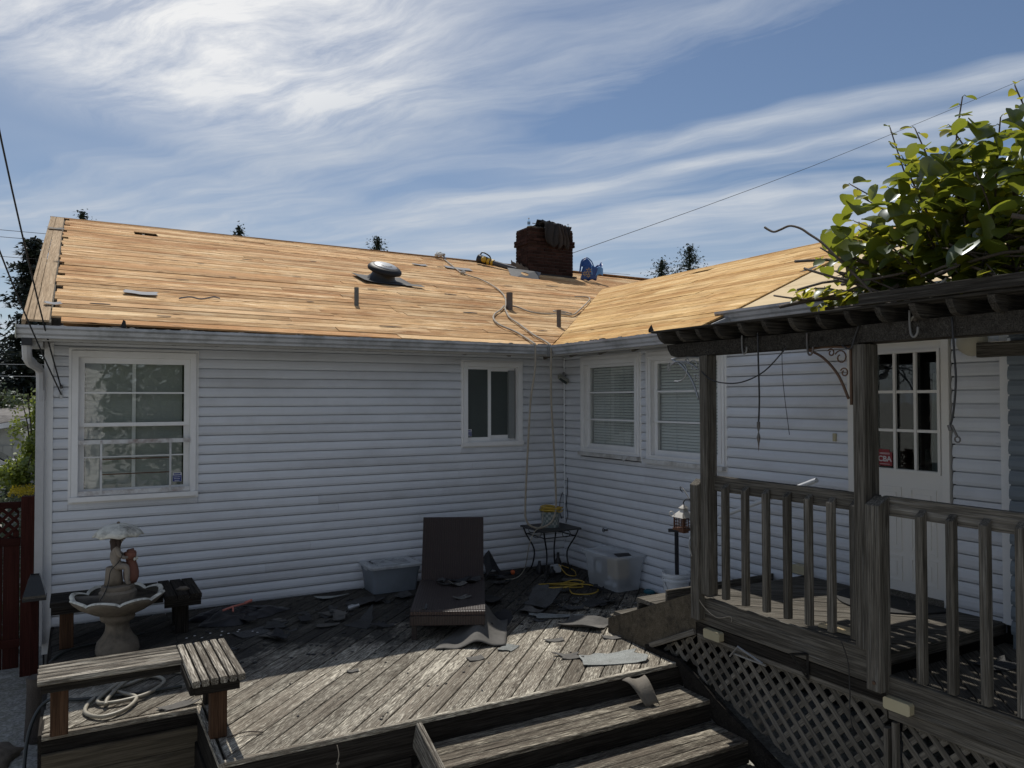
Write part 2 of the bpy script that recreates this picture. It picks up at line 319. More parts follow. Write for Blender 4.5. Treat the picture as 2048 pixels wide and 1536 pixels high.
# ------------------------------------------------------------------ mesh helpers
WM = {}
class MB:
    def __init__(s): s.v = []; s.f = []
    def add(s, vs, fs):
        k = len(s.v); s.v += [V(p) for p in vs]; s.f += [tuple(i+k for i in f) for f in fs]; return s
    def box(s, a, b, M=None):
        (x0, y0, z0), (x1, y1, z1) = a, b
        vs = [V(p) for p in ((x0,y0,z0),(x1,y0,z0),(x1,y1,z0),(x0,y1,z0),(x0,y0,z1),(x1,y0,z1),(x1,y1,z1),(x0,y1,z1))]
        if M: vs = [M @ p for p in vs]
        return s.add(vs, [(0,3,2,1),(4,5,6,7),(0,1,5,4),(1,2,6,5),(2,3,7,6),(3,0,4,7)])
    def bar(s, p0, p1, w, t, up=V((0,0,1)), ch=0):
        M, L = frame(p0, p1, up); return s.cham(L, w, t, ch, M)
    def cham(s, L, w, t, ch, M):
        a, b = w/2, t/2
        pr = [(-a+ch,-b),(a-ch,-b),(a,-b+ch),(a,b-ch),(a-ch,b),(-a+ch,b),(-a,b-ch),(-a,-b+ch)] if ch else [(-a,-b),(a,-b),(a,b),(-a,b)]
        n = len(pr)
        vs = [M @ V((x, y, z)) for x in (-L/2, L/2) for y, z in pr]
        fs = [(i, (i+1) % n, n+(i+1) % n, n+i) for i in range(n)]
        fs = [tuple(f) for f in fs]+[tuple(range(n))[::-1], tuple(range(n, 2*n))]
        return s.add(vs, fs)
    def prism(s, poly, axis, a, b):
        """poly in the two other axes; extruded along axis from a to b"""
        def P(p, h):
            return {'x': (h, p[0], p[1]), 'y': (p[0], h, p[1]), 'z': (p[0], p[1], h)}[axis]
        n = len(poly); vs = [P(p, a) for p in poly]+[P(p, b) for p in poly]
        return s.add(vs, [tuple(range(n))[::-1], tuple(range(n, 2*n))]+[(i, (i+1) % n, n+(i+1) % n, n+i) for i in range(n)])
    def tube(s, pts, r, n=6, closed=False, taper=None):
        pts = [V(p) for p in pts]; m = len(pts); rings = []
        prev = None
        for i, p in enumerate(pts):
            d = (pts[(i+1) % m]-pts[i-1]) if closed else (pts[min(i+1, m-1)]-pts[max(i-1, 0)])
            d = d.normalized() if d.length > 1e-9 else V((0,0,1))
            if prev is None: a = d.orthogonal().normalized()
            else:
                a = prev-d*prev.dot(d); a = a.normalized() if a.length > 1e-6 else d.orthogonal().normalized()
            prev = a; b = d.cross(a)
            rad = r if taper is None else r+(taper-r)*i/(m-1)
            rings.append([p+(a*math.cos(2*math.pi*k/n)+b*math.sin(2*math.pi*k/n))*rad for k in range(n)])
        vs = [q for ring in rings for q in ring]
        fs = []
        for i in range(m if closed else m-1):
            j = (i+1) % m
            fs += [(i*n+k, i*n+(k+1) % n, j*n+(k+1) % n, j*n+k) for k in range(n)]
        if not closed: fs += [tuple(range(n))[::-1], tuple(range((m-1)*n, m*n))]
        return s.add(vs, fs)
    def lathe(s, prof, n=24, c=(0,0,0), M=None, lobes=0, amp=0, cap=True):
        vs = []
        for r, z in prof:
            for k in range(n):
                a = 2*math.pi*k/n; q = r*(1+amp*abs(math.sin(lobes*a/2)) if lobes else 1)
                p = V((q*math.cos(a), q*math.sin(a), z)); p = M @ p if M else p+V(c); vs.append(p)
        m = len(prof)
        fs = [(i*n+k, i*n+(k+1) % n, (i+1)*n+(k+1) % n, (i+1)*n+k) for i in range(m-1) for k in range(n)]
        if cap: fs += [tuple(range(n))[::-1], tuple(range((m-1)*n, m*n))]
        return s.add(vs, fs)
    def grid(s, fn, nu, nv):
        vs = [fn(i/nu, j/nv) for i in range(nu+1) for j in range(nv+1)]
        return s.add(vs, [(i*(nv+1)+j, (i+1)*(nv+1)+j, (i+1)*(nv+1)+j+1, i*(nv+1)+j+1) for i in range(nu) for j in range(nv)])
    def blob(s, c, r, n=8, m=6, jit=0):
        def fn(u, v):
            a, b = 2*math.pi*u, math.pi*v
            d = V((math.sin(b)*math.cos(a), math.sin(b)*math.sin(a), math.cos(b)))
            k = 1+jit*noise.noise(d*2+V(c)*3)
            return V((c[0]+d.x*r[0]*k, c[1]+d.y*r[1]*k, c[2]+d.z*r[2]*k))
        return s.grid(fn, n, m)
def frame(p0, p1, up=V((0,0,1))):
    p0, p1, up = V(p0), V(p1), V(up); x = (p1-p0); L = x.length; x.normalize()
    z = up-x*up.dot(x); z = z.normalized() if z.length > 1e-6 else x.orthogonal().normalized(); y = z.cross(x); o = (p0+p1)/2
    return Matrix(((x.x,y.x,z.x,o.x),(x.y,y.y,z.y,o.y),(x.z,y.z,z.z,o.z),(0,0,0,1))), L
def spline(pts, k=6):
    pts = [V(p) for p in pts]; out = []
    for i in range(len(pts)-1):
        a, b, c, d = pts[max(i-1,0)], pts[i], pts[i+1], pts[min(i+2,len(pts)-1)]
        for j in range(k):
            t = j/k
            out.append(.5*((2*b)+(c-a)*t+(2*a-5*b+4*c-d)*t*t+(3*b-a-3*c+d)*t**3))
    return out+[pts[-1]]
def link(o, parent=None, M=None):
    M = M or Matrix(); COL.objects.link(o); o.matrix_basis = M; WM[o] = M.copy()
    if parent is not None: o.parent = parent; o.matrix_parent_inverse = WM[parent].inverted()
    return o
def props(o, label=None, cat=None, group=None, kind=None):
    for k, v in (('label', label), ('category', cat), ('group', group), ('kind', kind)):
        if v: o[k] = v
    return o
def thing(name, label, cat, loc=(0,0,0), group=None):
    o = bpy.data.objects.new(name, None); o.empty_display_size = .1
    link(o, None, Matrix.Translation(V(loc))); return props(o, label, cat, group)
def obj(name, mb, mat, parent=None, smooth=False, label=None, cat=None, group=None, kind=None, M=None, solid=0, mesh=None):
    """one mesh object; vertices are re-centred on the base of their own bounding box unless M is given"""
    if mesh is None:
        mesh = bpy.data.meshes.new(name)
        if M is None:
            xs = [p.x for p in mb.v]; ys = [p.y for p in mb.v]; zs = [p.z for p in mb.v]
            o_ = V(((min(xs)+max(xs))/2, (min(ys)+max(ys))/2, min(zs))); M = Matrix.Translation(o_)
            mesh.from_pydata([p-o_ for p in mb.v], [], mb.f)
        else: mesh.from_pydata(mb.v, [], mb.f)
        mesh.materials.append(mat)
        if smooth:
            for p in mesh.polygons: p.use_smooth = True
            if smooth == 'auto': mesh.set_sharp_from_angle(angle=R(40))
    o = bpy.data.objects.new(name, mesh); link(o, parent, M)
    if solid:
        md = o.modifiers.new('thickness', 'SOLIDIFY'); md.thickness = solid; md.offset = 0
    return props(o, label, cat, group, kind)
BC = {}
def board(name, p0, p1, w, t, mat, parent=None, up=(0,0,1), ch=.004, label=None):
    """chamfered board, local X along its length, mesh shared between equal boards"""
    M, L = frame(p0, p1, V(up)); k = (round(L, 3), round(w, 4), round(t, 4), mat.name, ch)
    if k not in BC:
        mb = MB().cham(L, w, t, min(ch, w/4, t/4), Matrix()); me = bpy.data.meshes.new(name); me.from_pydata(mb.v, [], mb.f); me.materials.append(mat); BC[k] = me
    o = bpy.data.objects.new(name, BC[k]); link(o, parent, M)
    if label: o['label'] = label
    return o
def clip(poly, nx, ny, d):
    """keep nx*x+ny*y <= d"""
    out = []
    for i in range(len(poly)):
        a, b = poly[i], poly[(i+1) % len(poly)]; fa, fb = nx*a[0]+ny*a[1]-d, nx*b[0]+ny*b[1]-d
        if fa <= 0: out.append(a)
        if fa*fb < 0: t = fa/(fa-fb); out.append((a[0]+(b[0]-a[0])*t, a[1]+(b[1]-a[1])*t))
    return out
def convex(poly, region):
    """clip poly to the counter-clockwise convex region"""
    for i in range(len(region)):
        a, b = region[i], region[(i+1) % len(region)]; nx, ny = b[1]-a[1], a[0]-b[0]
        poly = clip(poly, nx, ny, nx*a[0]+ny*a[1])
        if len(poly) < 3: return []
    return poly
def plank2d(name, poly, dirn, M0, t, mat, parent, dz=0):
    """polygon in the plane of M0 (local x,y), thickness t below z=0; its own local X runs along dirn"""
    cx = sum(p[0] for p in poly)/len(poly); cy = sum(p[1] for p in poly)/len(poly)
    a = math.atan2(dirn[1], dirn[0]); ca, sa = math.cos(-a), math.sin(-a)
    loc = [((p[0]-cx)*ca-(p[1]-cy)*sa, (p[0]-cx)*sa+(p[1]-cy)*ca) for p in poly]
    area = sum(loc[i][0]*loc[(i+1) % len(loc)][1]-loc[(i+1) % len(loc)][0]*loc[i][1] for i in range(len(loc)))
    if abs(area) < .004: return None
    if area < 0: loc = loc[::-1]
    # top inset a little so that the long edges are eased
    mb = MB(); n = len(loc); e = .0035
    top = []
    for i, p in enumerate(loc):
        q = V((p[0], p[1])); top.append((p[0], p[1]-math.copysign(e, p[1])))
    vs = [(*p, -t) for p in loc]+[(*p, -e) for p in loc]+[(*p, 0) for p in top]
    fs = [tuple(range(n))[::-1], tuple(range(2*n, 3*n))]+[(i, (i+1) % n, n+(i+1) % n, n+i) for i in range(n)]+[(n+i, n+(i+1) % n, 2*n+(i+1) % n, 2*n+i) for i in range(n)]
    mb.add(vs, fs)
    M = M0 @ Matrix.Translation((cx, cy, dz)) @ Matrix.Rotation(a, 4, 'Z')
    return obj(name, mb, mat, parent, M=M)
rnd = random.random
def rr(a, b): return a+(b-a)*rnd()
# ================================================================== SETTING: ground
def ground_z(x, y):
    a = min(max((y-1.5)/6, 0), 1); b = min(max((-x-2)/4, 0), 1)
    return -.53+.72*a*a*(3-2*a)*(1 if x < 0 else 1)
xs = [-400, -60, -30, -18, -12, -9, -7.5, -6.6, -6, -4, 0, 6, 14, 40, 400]; ys = [-400, -60, -20, -9, -4, -1, 0, 1.5, 3, 4.5, 6, 7.5, 10, 16, 30, 60, 400]
mb = MB(); mb.grid(lambda u, v: V((xs[round(u*14)], ys[round(v*16)], ground_z(xs[round(u*14)], ys[round(v*16)])+.0*rnd())), 14, 16)
obj('ground', mb, GROUNDM, kind='structure', M=Matrix(), smooth=True)

# ================================================================== HOUSE
house = thing('house', 'white clapboard house stripped down to bare roof boards, L-shaped round the deck', 'house', (0, 0, 0))
E_ = .1016; TA = math.tan(R(18.43)); TB = .372
def zA(x, y): return 2.890-.0113*(max(min(x, 4), -6.3)+1.3)+(y+.53)*TA
def zB(x): return 2.875+(x+.53)*TB
WINA = [(-5.835, -4.643, 1.18, 2.72), (-1.555, -.662, 1.60, 2.70)]            # openings in wall A: x0,x1,z0,z1
WINB = [(-1.655, -.412, 1.46, 2.765), (-3.02, -1.742, 1.46, 2.765), (-5.335, -4.44, .60, 2.8)]   # in wall B: y0,y1,z0,z1
wallA = obj('wall', MB().box((-6.04, .13, -.5), (4, .25, 2.78)), DARK, house)
wallB = MB().box((.13, -4.44, -.5), (.25, 0, 2.78)); wallB.box((.13, -9, -.5), (.25, -5.335, 3.05)); wallB.box((.13, -5.335, 2.72), (.25, -4.44, 3.05)); wallB.box((.13, -5.335, -.5), (.25, -4.44, .60)); wallB.box((.13, -4.44, 2.78), (.25, -3.0, 3.05))
wallB = obj('wall', wallB, DARK, house)
# back and far walls close the building
mb = MB(); mb.box((-6.04, .25, -.5), (-5.92, 13.6, 2.78)); mb.box((-6.04, 13.6, -.5), (12, 13.72, 2.78)); mb.box((11.9, .25, -.5), (12.02, 13.6, 2.78)); mb.box((8.4, -9, -.5), (8.52, .25, 2.78)); mb.box((8.4, .13, -.5), (12.02, .25, 2.78)); mb.box((.25, -9.1, -.5), (8.4, -9, 2.78))
mb.add([(-6.04, .13, 2.78), (-6.04, 13.7, 2.78), (-6.04, 6.95, 5.38)], [(0, 1, 2)])
obj('wall', mb, SIDING, house)
mb = MB(); mb.box((-5.9, .26, 2.70), (11.9, 13.6, 2.74)); mb.box((.26, -9, 2.70), (8.4, .24, 2.74)); obj('ceiling', mb, DARK, house)
obj('foundation', MB().box((-6.02, .015, -.6), (0.0, .12, -.02)), FOUND, house)
SIDSHADE = plain('siding_in_shade', (.16, .19, .22), .5, .05, 3)  # siding darkened: shade on the far-right wall put into its colour
PROF = [(-.03, 0), (-.024, 0), (-.024, .0105), (.010, .012), (.0165, .036), (.0135, .070), (.0055, .093), (.004, E_+.0015), (-.03, E_+.0015)]     # protrusion, height
def course(axis, segs, z, par, lo=0.0, hlo=0.0, hhi=1.0, mat=None):
    for a, b in segs:
        cuts = [a]
        L = b-a
        if L > 3.2: cuts.append(a+L*rr(.25, .75))
        cuts.append(b)
        prof = PROF
        if hlo > 0: prof = clip(prof, 0, -1, -hlo)
        if hhi < E_: prof = clip(prof, 0, 1, hhi)
        if len(prof) < 3: continue
        for c0, c1 in zip(cuts, cuts[1:]):
            j = .0014*rnd()
            poly = [(lo-p-j, z+h) for p, h in prof]
            mb = MB().prism(poly, axis, c0+.0008, c1-.0008)
            obj('siding_board', mb, mat or SIDING, par)
def courses(axis, a, b, z, wins, par):
    full = [(p-.001, q+.001) for p, q, c, d in wins if c < z+E_ and d > z]
    course(axis, sub(a, b, full), z, par)
    for p, q, c, d in wins:
        if z < c < z+E_: course(axis, [(p, q)], z, par, hhi=c-z)
        if z < d < z+E_: course(axis, [(p, q)], z, par, hlo=d-z)
def sub(a, b, holes):
    segs = [(a, b)]
    for h0, h1 in holes:
        out = []
        for s, e in segs:
            if h1 <= s or h0 >= e: out.append((s, e)); continue
            if h0 > s: out.append((s, h0))
            if h1 < e: out.append((h1, e))
        segs = out
    return [s for s in segs if s[1]-s[0] > .02]
k0 = 1.108-12*E_
for i in range(29):
    z = k0+i*E_
    if z > 2.76: break
    courses('x', -5.968, -.012, z, WINA, wallA)
k1 = 2.2158-22*E_
for i in range(29):
    z = k1+i*E_
    if z > 2.76: break
    courses('y', -4.44, -.012, z, WINB, wallB)
k2 = 2.4587-19*E_
for i in range(26):
    z = k2+i*E_
    if z > 2.95: break
    course('y', [(-5.69, -5.335)], z, wallB)
for i in range(26):
    course('y', [(-9, -5.80)], k2+.03+i*E_*1.02, wallB, lo=-.12, mat=SIDSHADE)
obj('wall', MB().box((-.108, -9, .4), (.12, -5.80, 3.0)), SIDSHADE, house)
def trim(name, a, b, mat=TRIM, par=house): return obj(name, MB().box(a, b), mat, par)
trim('corner_board', (-6.045, -.024, -.25), (-5.968, .13, 2.77)); trim('corner_board', (-.012, -.012, 0), (0.0, 0.0, 2.77), SIDING)
trim('corner_board', (-.022, -5.79, .6), (.12, -5.69, 3.0))
# --- windows
def frame4(mb, axis, a0, a1, z0, z1, w, d0, d1, wb=None, wt=None):
    """four bars round an opening; depth from d0 (back) to d1 (front, negative = proud)"""
    wb = w if wb is None else wb; wt = w if wt is None else wt
    def bx(p, q, r, s):
        if axis == 'x': mb.box((p, min(d0, d1), r), (q, max(d0, d1), s))
        else: mb.box((min(d0, d1), p, r), (max(d0, d1), q, s))
    bx(a0, a0+w, z0, z1); bx(a1-w, a1, z0, z1); bx(a0+w, a1-w, z0, z0+wb); bx(a0+w, a1-w, z1-wt, z1)
    return mb
def pbox(axis, a0, a1, z0, z1, d0, d1):
    return MB().box((a0, min(d0, d1), z0), (a1, max(d0, d1), z1)) if axis == 'x' else MB().box((min(d0, d1), a0, z0), (max(d0, d1), a1, z1))
def blind(axis, a0, a1, z0, z1, d, par, pitch=.027, tilt=62):
    mb = MB(); z = z0
    while z < z1:
        if axis == 'x': M = Matrix.Translation(((a0+a1)/2, d, z)) @ Matrix.Rotation(R(tilt), 4, 'X'); mb.box((-(a1-a0)/2, -.0155, -.0006), ((a1-a0)/2, .0155, .0006), M)
        else: M = Matrix.Translation((d, (a0+a1)/2, z)) @ Matrix.Rotation(-R(tilt), 4, 'Y'); mb.box((-.0155, -(a1-a0)/2, -.0006), (.0155, (a1-a0)/2, .0006), M)
        z += pitch
    o = obj('blind', mb, BLINDG if axis == 'x' else BLINDM, par, kind='stuff'); return o
def box_behind(axis, a0, a1, z0, z1, par):
    obj('reveal', frame4(MB(), axis, a0-.01, a1+.01, z0-.01, z1+.01, .014, .125, -.002), SASH, par)
# window A1: big two-sash window with the rusty guard
wA1 = obj('window', frame4(MB(), 'x', -5.812, -4.668, 1.20, 2.696, .058, .02, -.042, wb=.05, wt=.062), TRIM, house, label='large window with two sashes and a rusty white guard bar frame')
frame4_o = obj('channel', frame4(MB(), 'x', -5.838, -4.640, 1.178, 2.724, .024, .02, -.02), SASH, wA1)
obj('sill', MB().box((-5.83, -.075, 1.203), (-4.65, -.042, 1.248)), TRIM, wA1)
box_behind('x', -5.754, -4.726, 1.25, 2.634, wA1)
obj('sash', frame4(MB(), 'x', -5.752, -4.728, 1.94, 2.632, .052, .045, .012, wb=.036, wt=.058), SASH, wA1)
obj('sash', frame4(MB(), 'x', -5.752, -4.728, 1.252, 1.965, .052, .075, .047, wb=.06, wt=.03), SASH, wA1)
for z in (2.278, 1.63): obj('muntin', pbox('x', -5.70, -4.78, z-.008, z+.008, .03, .008) if z > 2 else pbox('x', -5.70, -4.78, z-.006, z+.006, .055, .04), SASH, wA1)
obj('mullion', pbox('x', -5.270, -5.236, 1.3, 2.58, .105, .088), SASH, wA1)
obj('pane', pbox('x', -5.702, -4.778, 1.975, 2.576, .026, .022), GLASS, wA1); obj('pane', pbox('x', -5.702, -4.778, 1.31, 1.94, .060, .056), GLASS, wA1)
blind('x', -5.69, -4.79, 1.27, 2.6, .113, wA1, .025, 80)
gd = obj('guard', MB().box((-5.75, -.058, 1.765), (-4.73, -.046, 1.807)).box((-5.75, -.058, 1.258), (-4.73, -.046, 1.302)), plain('rusty_white_iron', (.58, .58, .58), .6, .08, 12, dirt=(.12, .055, .03), dirtamt=.9), wA1)
for x in (-5.552, -4.918): obj('guard_bar', MB().box((x-.010, -.066, 1.262), (x+.010, -.0585, 1.80)), MATS['rusty_white_iron'], gd)
for z in (1.612, 1.462): obj('guard_bar', MB().box((-5.542, -.0655, z-.006), (-4.928, -.0595, z+.006)), RUSTM, gd)
def sticker(axis, par, a0, a1, z0, z1, d, label):
    s = obj('sticker', pbox(axis, a0, a1, z0, z1, d, d-.0015), WHITE, par, label=label)
    zz = z0+(z1-z0)*.70
    obj('print', pbox(axis, a0+.003, a1-.003, z0+.003, zz, d-.0015, d-.0024), BLUES, s)
    mb = MB(); mb.v += pbox(axis, a0+.012, a1-.012, zz+.008, z1-.007, d-.0016, d-.0026).v; mb.f += pbox(axis, 0, 1, 0, 1, 0, 1).f
    obj('print', mb, BLUES, s)
    mb = MB()
    for q in range(3):
        za = z0+.010+q*(zz-z0-.012)/3; ln = (a1-a0)*(.55+.12*((q*7) % 3)); c = (a0+a1)/2
        n = 5
        for t in range(n): b = pbox(axis, c-ln/2+ln*t/n, c-ln/2+ln*(t+.78)/n, za, za+.006, d-.0024, d-.0032); mb.add(b.v, b.f)
    obj('lettering', mb, WHITE, s)
sticker('x', wA1, -4.884, -4.795, 1.345, 1.44, .0545, 'small blue and white alarm company sticker')
# window A2: small slider with frosted panes
wA2 = obj('window', frame4(MB(), 'x', -1.530, -.687, 1.618, 2.677, .056, .02, -.042, wb=.05), TRIM, house, label='small sliding window with dark frosted panes')
obj('channel', frame4(MB(), 'x', -1.556, -.661, 1.597, 2.702, .024, .02, -.02), SASH, wA2)
obj('sill', MB().box((-1.545, -.06, 1.615), (-.672, -.042, 1.662)), TRIM, wA2)
box_behind('x', -1.474, -.743, 1.668, 2.621, wA2)
obj('sash', frame4(MB(), 'x', -1.472, -1.128, 1.672, 2.618, .018, .03, .0, wb=.05, wt=.03), SASH, wA2)
obj('sash', frame4(MB(), 'x', -1.172, -.760, 1.672, 2.618, .018, .062, .034, wb=.07, wt=.05), SASH, wA2)
trim('sash_rail', (-1.168, -.004, 1.69), (-1.128, .036, 2.60), SASH, wA2)
obj('pane', pbox('x', -1.456, -1.165, 1.72, 2.59, .020, .014), FROST, wA2); obj('pane', pbox('x', -1.13, -.776, 1.74, 2.57, .052, .046), FROST, wA2)
obj('jamb', MB().box((-.86, .0, 1.70), (-.775, .045, 2.58)), plain('frosted_edge', (.22, .235, .235), .4, .05, 5), wA2)
sticker('x', wA2, -1.468, -1.398, 1.735, 1.825, .012, 'tiny blue and white alarm company sticker')
# windows B1, B2: double windows with closed white blinds
for (y0, y1, zt, zb, lab) in ((-1.635, -.432, 2.742, 1.527, 'wall window nearest the inside corner with white blinds and a flaking sill'), (-2.999, -1.764, 2.742, 1.515, 'wall window behind the left pergola post with white blinds')):
    wn = obj('window', frame4(MB(), 'y', y0, y1, zb, zt, .085, .02, -.035, wb=.03, wt=.10), TRIM, house, label=lab)
    obj('channel', frame4(MB(), 'y', y0-.022, y1+.022, zb-.055, zt+.02, .022, .02, -.016), SASH, wn)
    obj('casing_mould', frame4(MB(), 'y', y0+.03, y1-.03, zb+.03, zt-.045, .018, -.035, -.046), TRIM, wn)
    obj('sill', MB().box((-.075, y0-.01, zb-.045), (-.016, y1+.01, zb+.0)), plain('flaking_sill_paint', (.56, .555, .54), .7, .08, 14, dirt=(.20, .17, .14), dirtamt=.8, bstr=.5), wn)
    box_behind('y', y0+.086, y1-.086, zb+.03, zt-.102, wn)
    obj('sash', frame4(MB(), 'y', y0+.088, y1-.088, zb+.032, zt-.104, .055, .055, .02, wb=.075, wt=.03), SASH, wn)
    for z in (2.288, 1.945): obj('muntin', pbox('y', y0+.10, y1-.10, z-.010, z+.010, .02, .003), SASH, wn)
    obj('pane', pbox('y', y0+.143, y1-.143, zb+.107, zt-.134, .036, .032), GLASS, wn)
    blind('y', y0+.12, y1-.12, zb+.10, zt-.12, .085, wn, .033, 62)
    mb = MB()
    for f in (.3, .7): mb.box((.062, y0+.12+(y1-y0-.24)*f-.002, zb+.1), (.064, y0+.12+(y1-y0-.24)*f+.002, zt-.12))
    obj('blind_cord', mb, PAPER, wn)
mb = MB(); mb.add([(-.078, -1.36, 1.52), (-.078, -1.50, 1.535), (-.10, -1.42, 1.45), (-.085, -1.40, 1.49)], [(0, 1, 2), (0, 3, 1)])
obj('paint_flake', mb, MATS['flaking_sill_paint'], house, solid=.002)
# --- back door with nine panes
dr = thing('back_door', 'cream back door with nine glass panes and a small red sign', 'door', (0, -4.96, .61))
def dp(name, a0, a1, z0, z1, d0, d1, mat=DOORM, par=None, **k): return obj(name, pbox('y', a0, a1, z0, z1, d0, d1), mat, par or dr, **k)
dp('casing', -5.318, -5.262, .612, 2.76, .02, -.026); dp('casing', -4.60, -4.44, .612, 2.76, .02, -.026); dp('casing', -5.262, -4.60, 2.655, 2.76, .02, -.026)
dp('threshold', -5.262, -4.60, .612, .66, .02, -.04, GREYW)
mb = MB()
def add(b): mb.add(b.v, b.f)
add(pbox('y', -5.26, -5.215, .66, 2.652, .04, .0)); add(pbox('y', -4.69, -4.602, .66, 2.652, .04, .0)); add(pbox('y', -5.215, -4.69, 2.565, 2.652, .04, .0)); add(pbox('y', -5.215, -4.69, .66, 1.635, .04, .0))
slab = obj('door_slab', mb, DOORM, dr)
mb = frame4(MB(), 'y', -5.242, -4.665, 1.610, 2.588, .022, .002, -.014); obj('glazing_bead', mb, DOORM, dr)
mb = MB()
for k in (1, 2):
    y = -5.22+.53*k/3+.005; add(pbox('y', y-.011, y+.011, 1.635, 2.565, .012, -.010)); z = 1.635+.93*k/3
for k in (1, 2):
    z = 1.635+.93*k/3
    for q in range(3): a = -5.215+q*.1753; add(pbox('y', a+(.013 if q else 0), a+.1753-.013*(q < 2), z-.011, z+.011, .012, -.009))
obj('muntin', mb, DOORM, dr)
for a in range(3):
    for b in range(3):
        y = -5.215+.1753*a; z = 1.635+.31*b; obj('pane', pbox('y', y+.004, y+.17, z+.004, z+.306, .022, .018), DGLASS, dr)
for y0, y1 in ((-5.20, -4.985), (-4.91, -4.695)):
    for z0, z1 in ((.98, 1.49), (.74, .94)):
        f = obj('door_panel', frame4(MB(), 'y', y0, y1, z0, z1, .014, .0005, -.007), DOORM, dr); obj('panel_field', pbox('y', y0+.045, y1-.045, z0+.045, z1-.045, .0005, -.006), DOORM, f)
mb = MB(); mb.tube([(-.005, -4.645, 1.55), (-.05, -4.645, 1.55)], .012, 8); mb.blob((-.065, -4.645, 1.55), (.022, .026, .026)); obj('door_knob', mb, plain('brass', (.42, .30, .12), .35, .1, 10, metal=.8), dr, smooth=True)
sg = obj('door_sign', pbox('y', -4.822, -4.69, 1.652, 1.765, .0165, .014), RED, dr, label='small red sign reading CBA in the bottom left pane')
obj('sign_tab', pbox('y', -4.795, -4.70, 1.765, 1.785, .0165, .015), RED, sg)
tx = bpy.data.curves.new('lettering', 'FONT'); tx.body = 'CBA'; tx.size = .062; tx.align_x = 'CENTER'; tx.align_y = 'CENTER'; tx.extrude = .0006; tx.offset = .0013; tx.materials.append(WHITE)
o = bpy.data.objects.new('lettering', tx); link(o, sg, Matrix.Translation((.0132, -4.756, 1.706)) @ Matrix(((0, 0, -1, 0), (-1, 0, 0, 0), (0, 1, 0, 0), (0, 0, 0, 1))))
mb = MB()
for z in (1.664, 1.746, 1.754): add(pbox('y', -4.80, -4.71, z, z+.003, .014, .0132))
obj('lettering', mb, WHITE, sg)
# dark room behind the door with a curtain and a shelf of clutter
room = MB(); room.box((.26, -5.9, .55), (2.6, -5.85, 2.7)); room.box((.26, -4.0, .55), (2.6, -3.95, 2.7)); room.box((2.6, -5.9, .55), (2.65, -3.95, 2.7)); room.box((.26, -5.9, .5), (2.6, -3.95, .55)); room.box((.26, -5.9, 2.66), (2.6, -3.95, 2.70))
obj('room', room, DARK, house)
mb = MB().grid(lambda u, v: V((.17+.018*math.sin(u*26), -5.19+.12*u+.012*math.sin(v*4), 1.45+.95*v)), 22, 6); obj('curtain', mb, CURTAIN, dr, smooth=True)
mb = MB().box((.3, -5.2, 1.60), (.5, -4.65, 1.63)); mb.box((.33, -4.95, 1.63), (.42, -4.90, 1.78)); mb.box((.35, -5.05, 1.63), (.41, -4.98, 1.70)); obj('shelf', mb, GREYW, dr)
# --- eaves: soffit, fascia, gutters
obj('soffit', MB().box((-6.17, -.51, 2.772), (0, -.0145, 2.788)).box((-.51, -3.05, 2.772), (-.0145, -.511, 2.788)), SOFFIT, house)
obj('fascia', MB().box((-6.17, -.535, 2.745), (-.535, -.511, 2.885)), FASCIA, house); obj('fascia', MB().box((-.535, -3.05, 2.745), (-.511, -.511, 2.862)), FASCIA, house)
mb = MB(); mb.add([(-.53, -3.06, 2.75), (.12, -3.06, 2.80), (.12, -3.06, zB(.12)-.03), (-.53, -3.06, 2.85)], [(0, 1, 2, 3)]); obj('eave_return', mb, GUTTER, house, solid=.012)
GP = [(0, 0), (.062, 0), (.066, .022), (.085, .040), (.092, .072), (.112, .088), (.112, .112), (.106, .112), (.106, .094), (.086, .078), (.079, .046), (.058, .006), (.004, .006), (.004, .112), (0, .112)]
def gutter(axis, a0, a1, base, z, lab):
    if axis == 'x': mb = MB().prism([(base-p, z+h) for p, h in GP], 'x', a0, a1)
    else: mb = MB().prism([(base-p, z+h) for p, h in GP], 'y', a0, a1)
    g = obj('gutter', mb, GUTTER, house, label=lab)
    return g
g1 = gutter('x', -6.245, -.645, -.537, 2.768, 'long dirty gutter along the left eave')
g2 = gutter('y', -3.16, -.66, -.537, 2.762, 'dirty gutter along the right eave')
g3 = gutter('y', -9.0, -2.90, .055, 2.985, 'upper gutter over the door side')
obj('gutter_joint', MB().box((-.665, -.668, 2.745), (-.628, -.628, 2.885)), GREYM, house)
obj('gutter_end', MB().box((-6.252, -.655, 2.765), (-6.243, -.535, 2.885)), plain('pale_end_cap', (.50, .50, .40), .5, .08, 8, dirt=(.2, .2, .15), dirtamt=.4), g1)
obj('gutter_end', MB().prism([(.055-p, 2.985+h) for p, h in [(0, 0), (.062, 0), (.09, .05), (.112, .112), (0, .112)]], 'y', -2.90, -2.893), GUTTER, g3)
obj('fascia', MB().box((.055, -9, 2.78), (.08, -3.06, 3.115)), FASCIA, house)
mb = MB()
for i in range(46): x = -5.9+i*.115+rr(-.03, .03); mb.blob((x, -.60+rr(-.02, .02), 2.872+rr(-.004, .012)), (rr(.03, .09), .03, .012), 6, 4, .4)
for i in range(22): mb.blob((-.6+rr(-.02, .02), -.75-i*.105, 2.868+rr(-.004, .012)), (.03, rr(.03, .08), .014), 6, 4, .4)
obj('gutter_litter', mb, FELTD, house, kind='stuff')
mb = MB()
for x in [-5.75+.42*i for i in range(13)]: mb.box((x, -.16, 2.7715), (x+.035, -.06, 2.7725))
obj('soffit_vent', mb, DARK, house, kind='stuff')
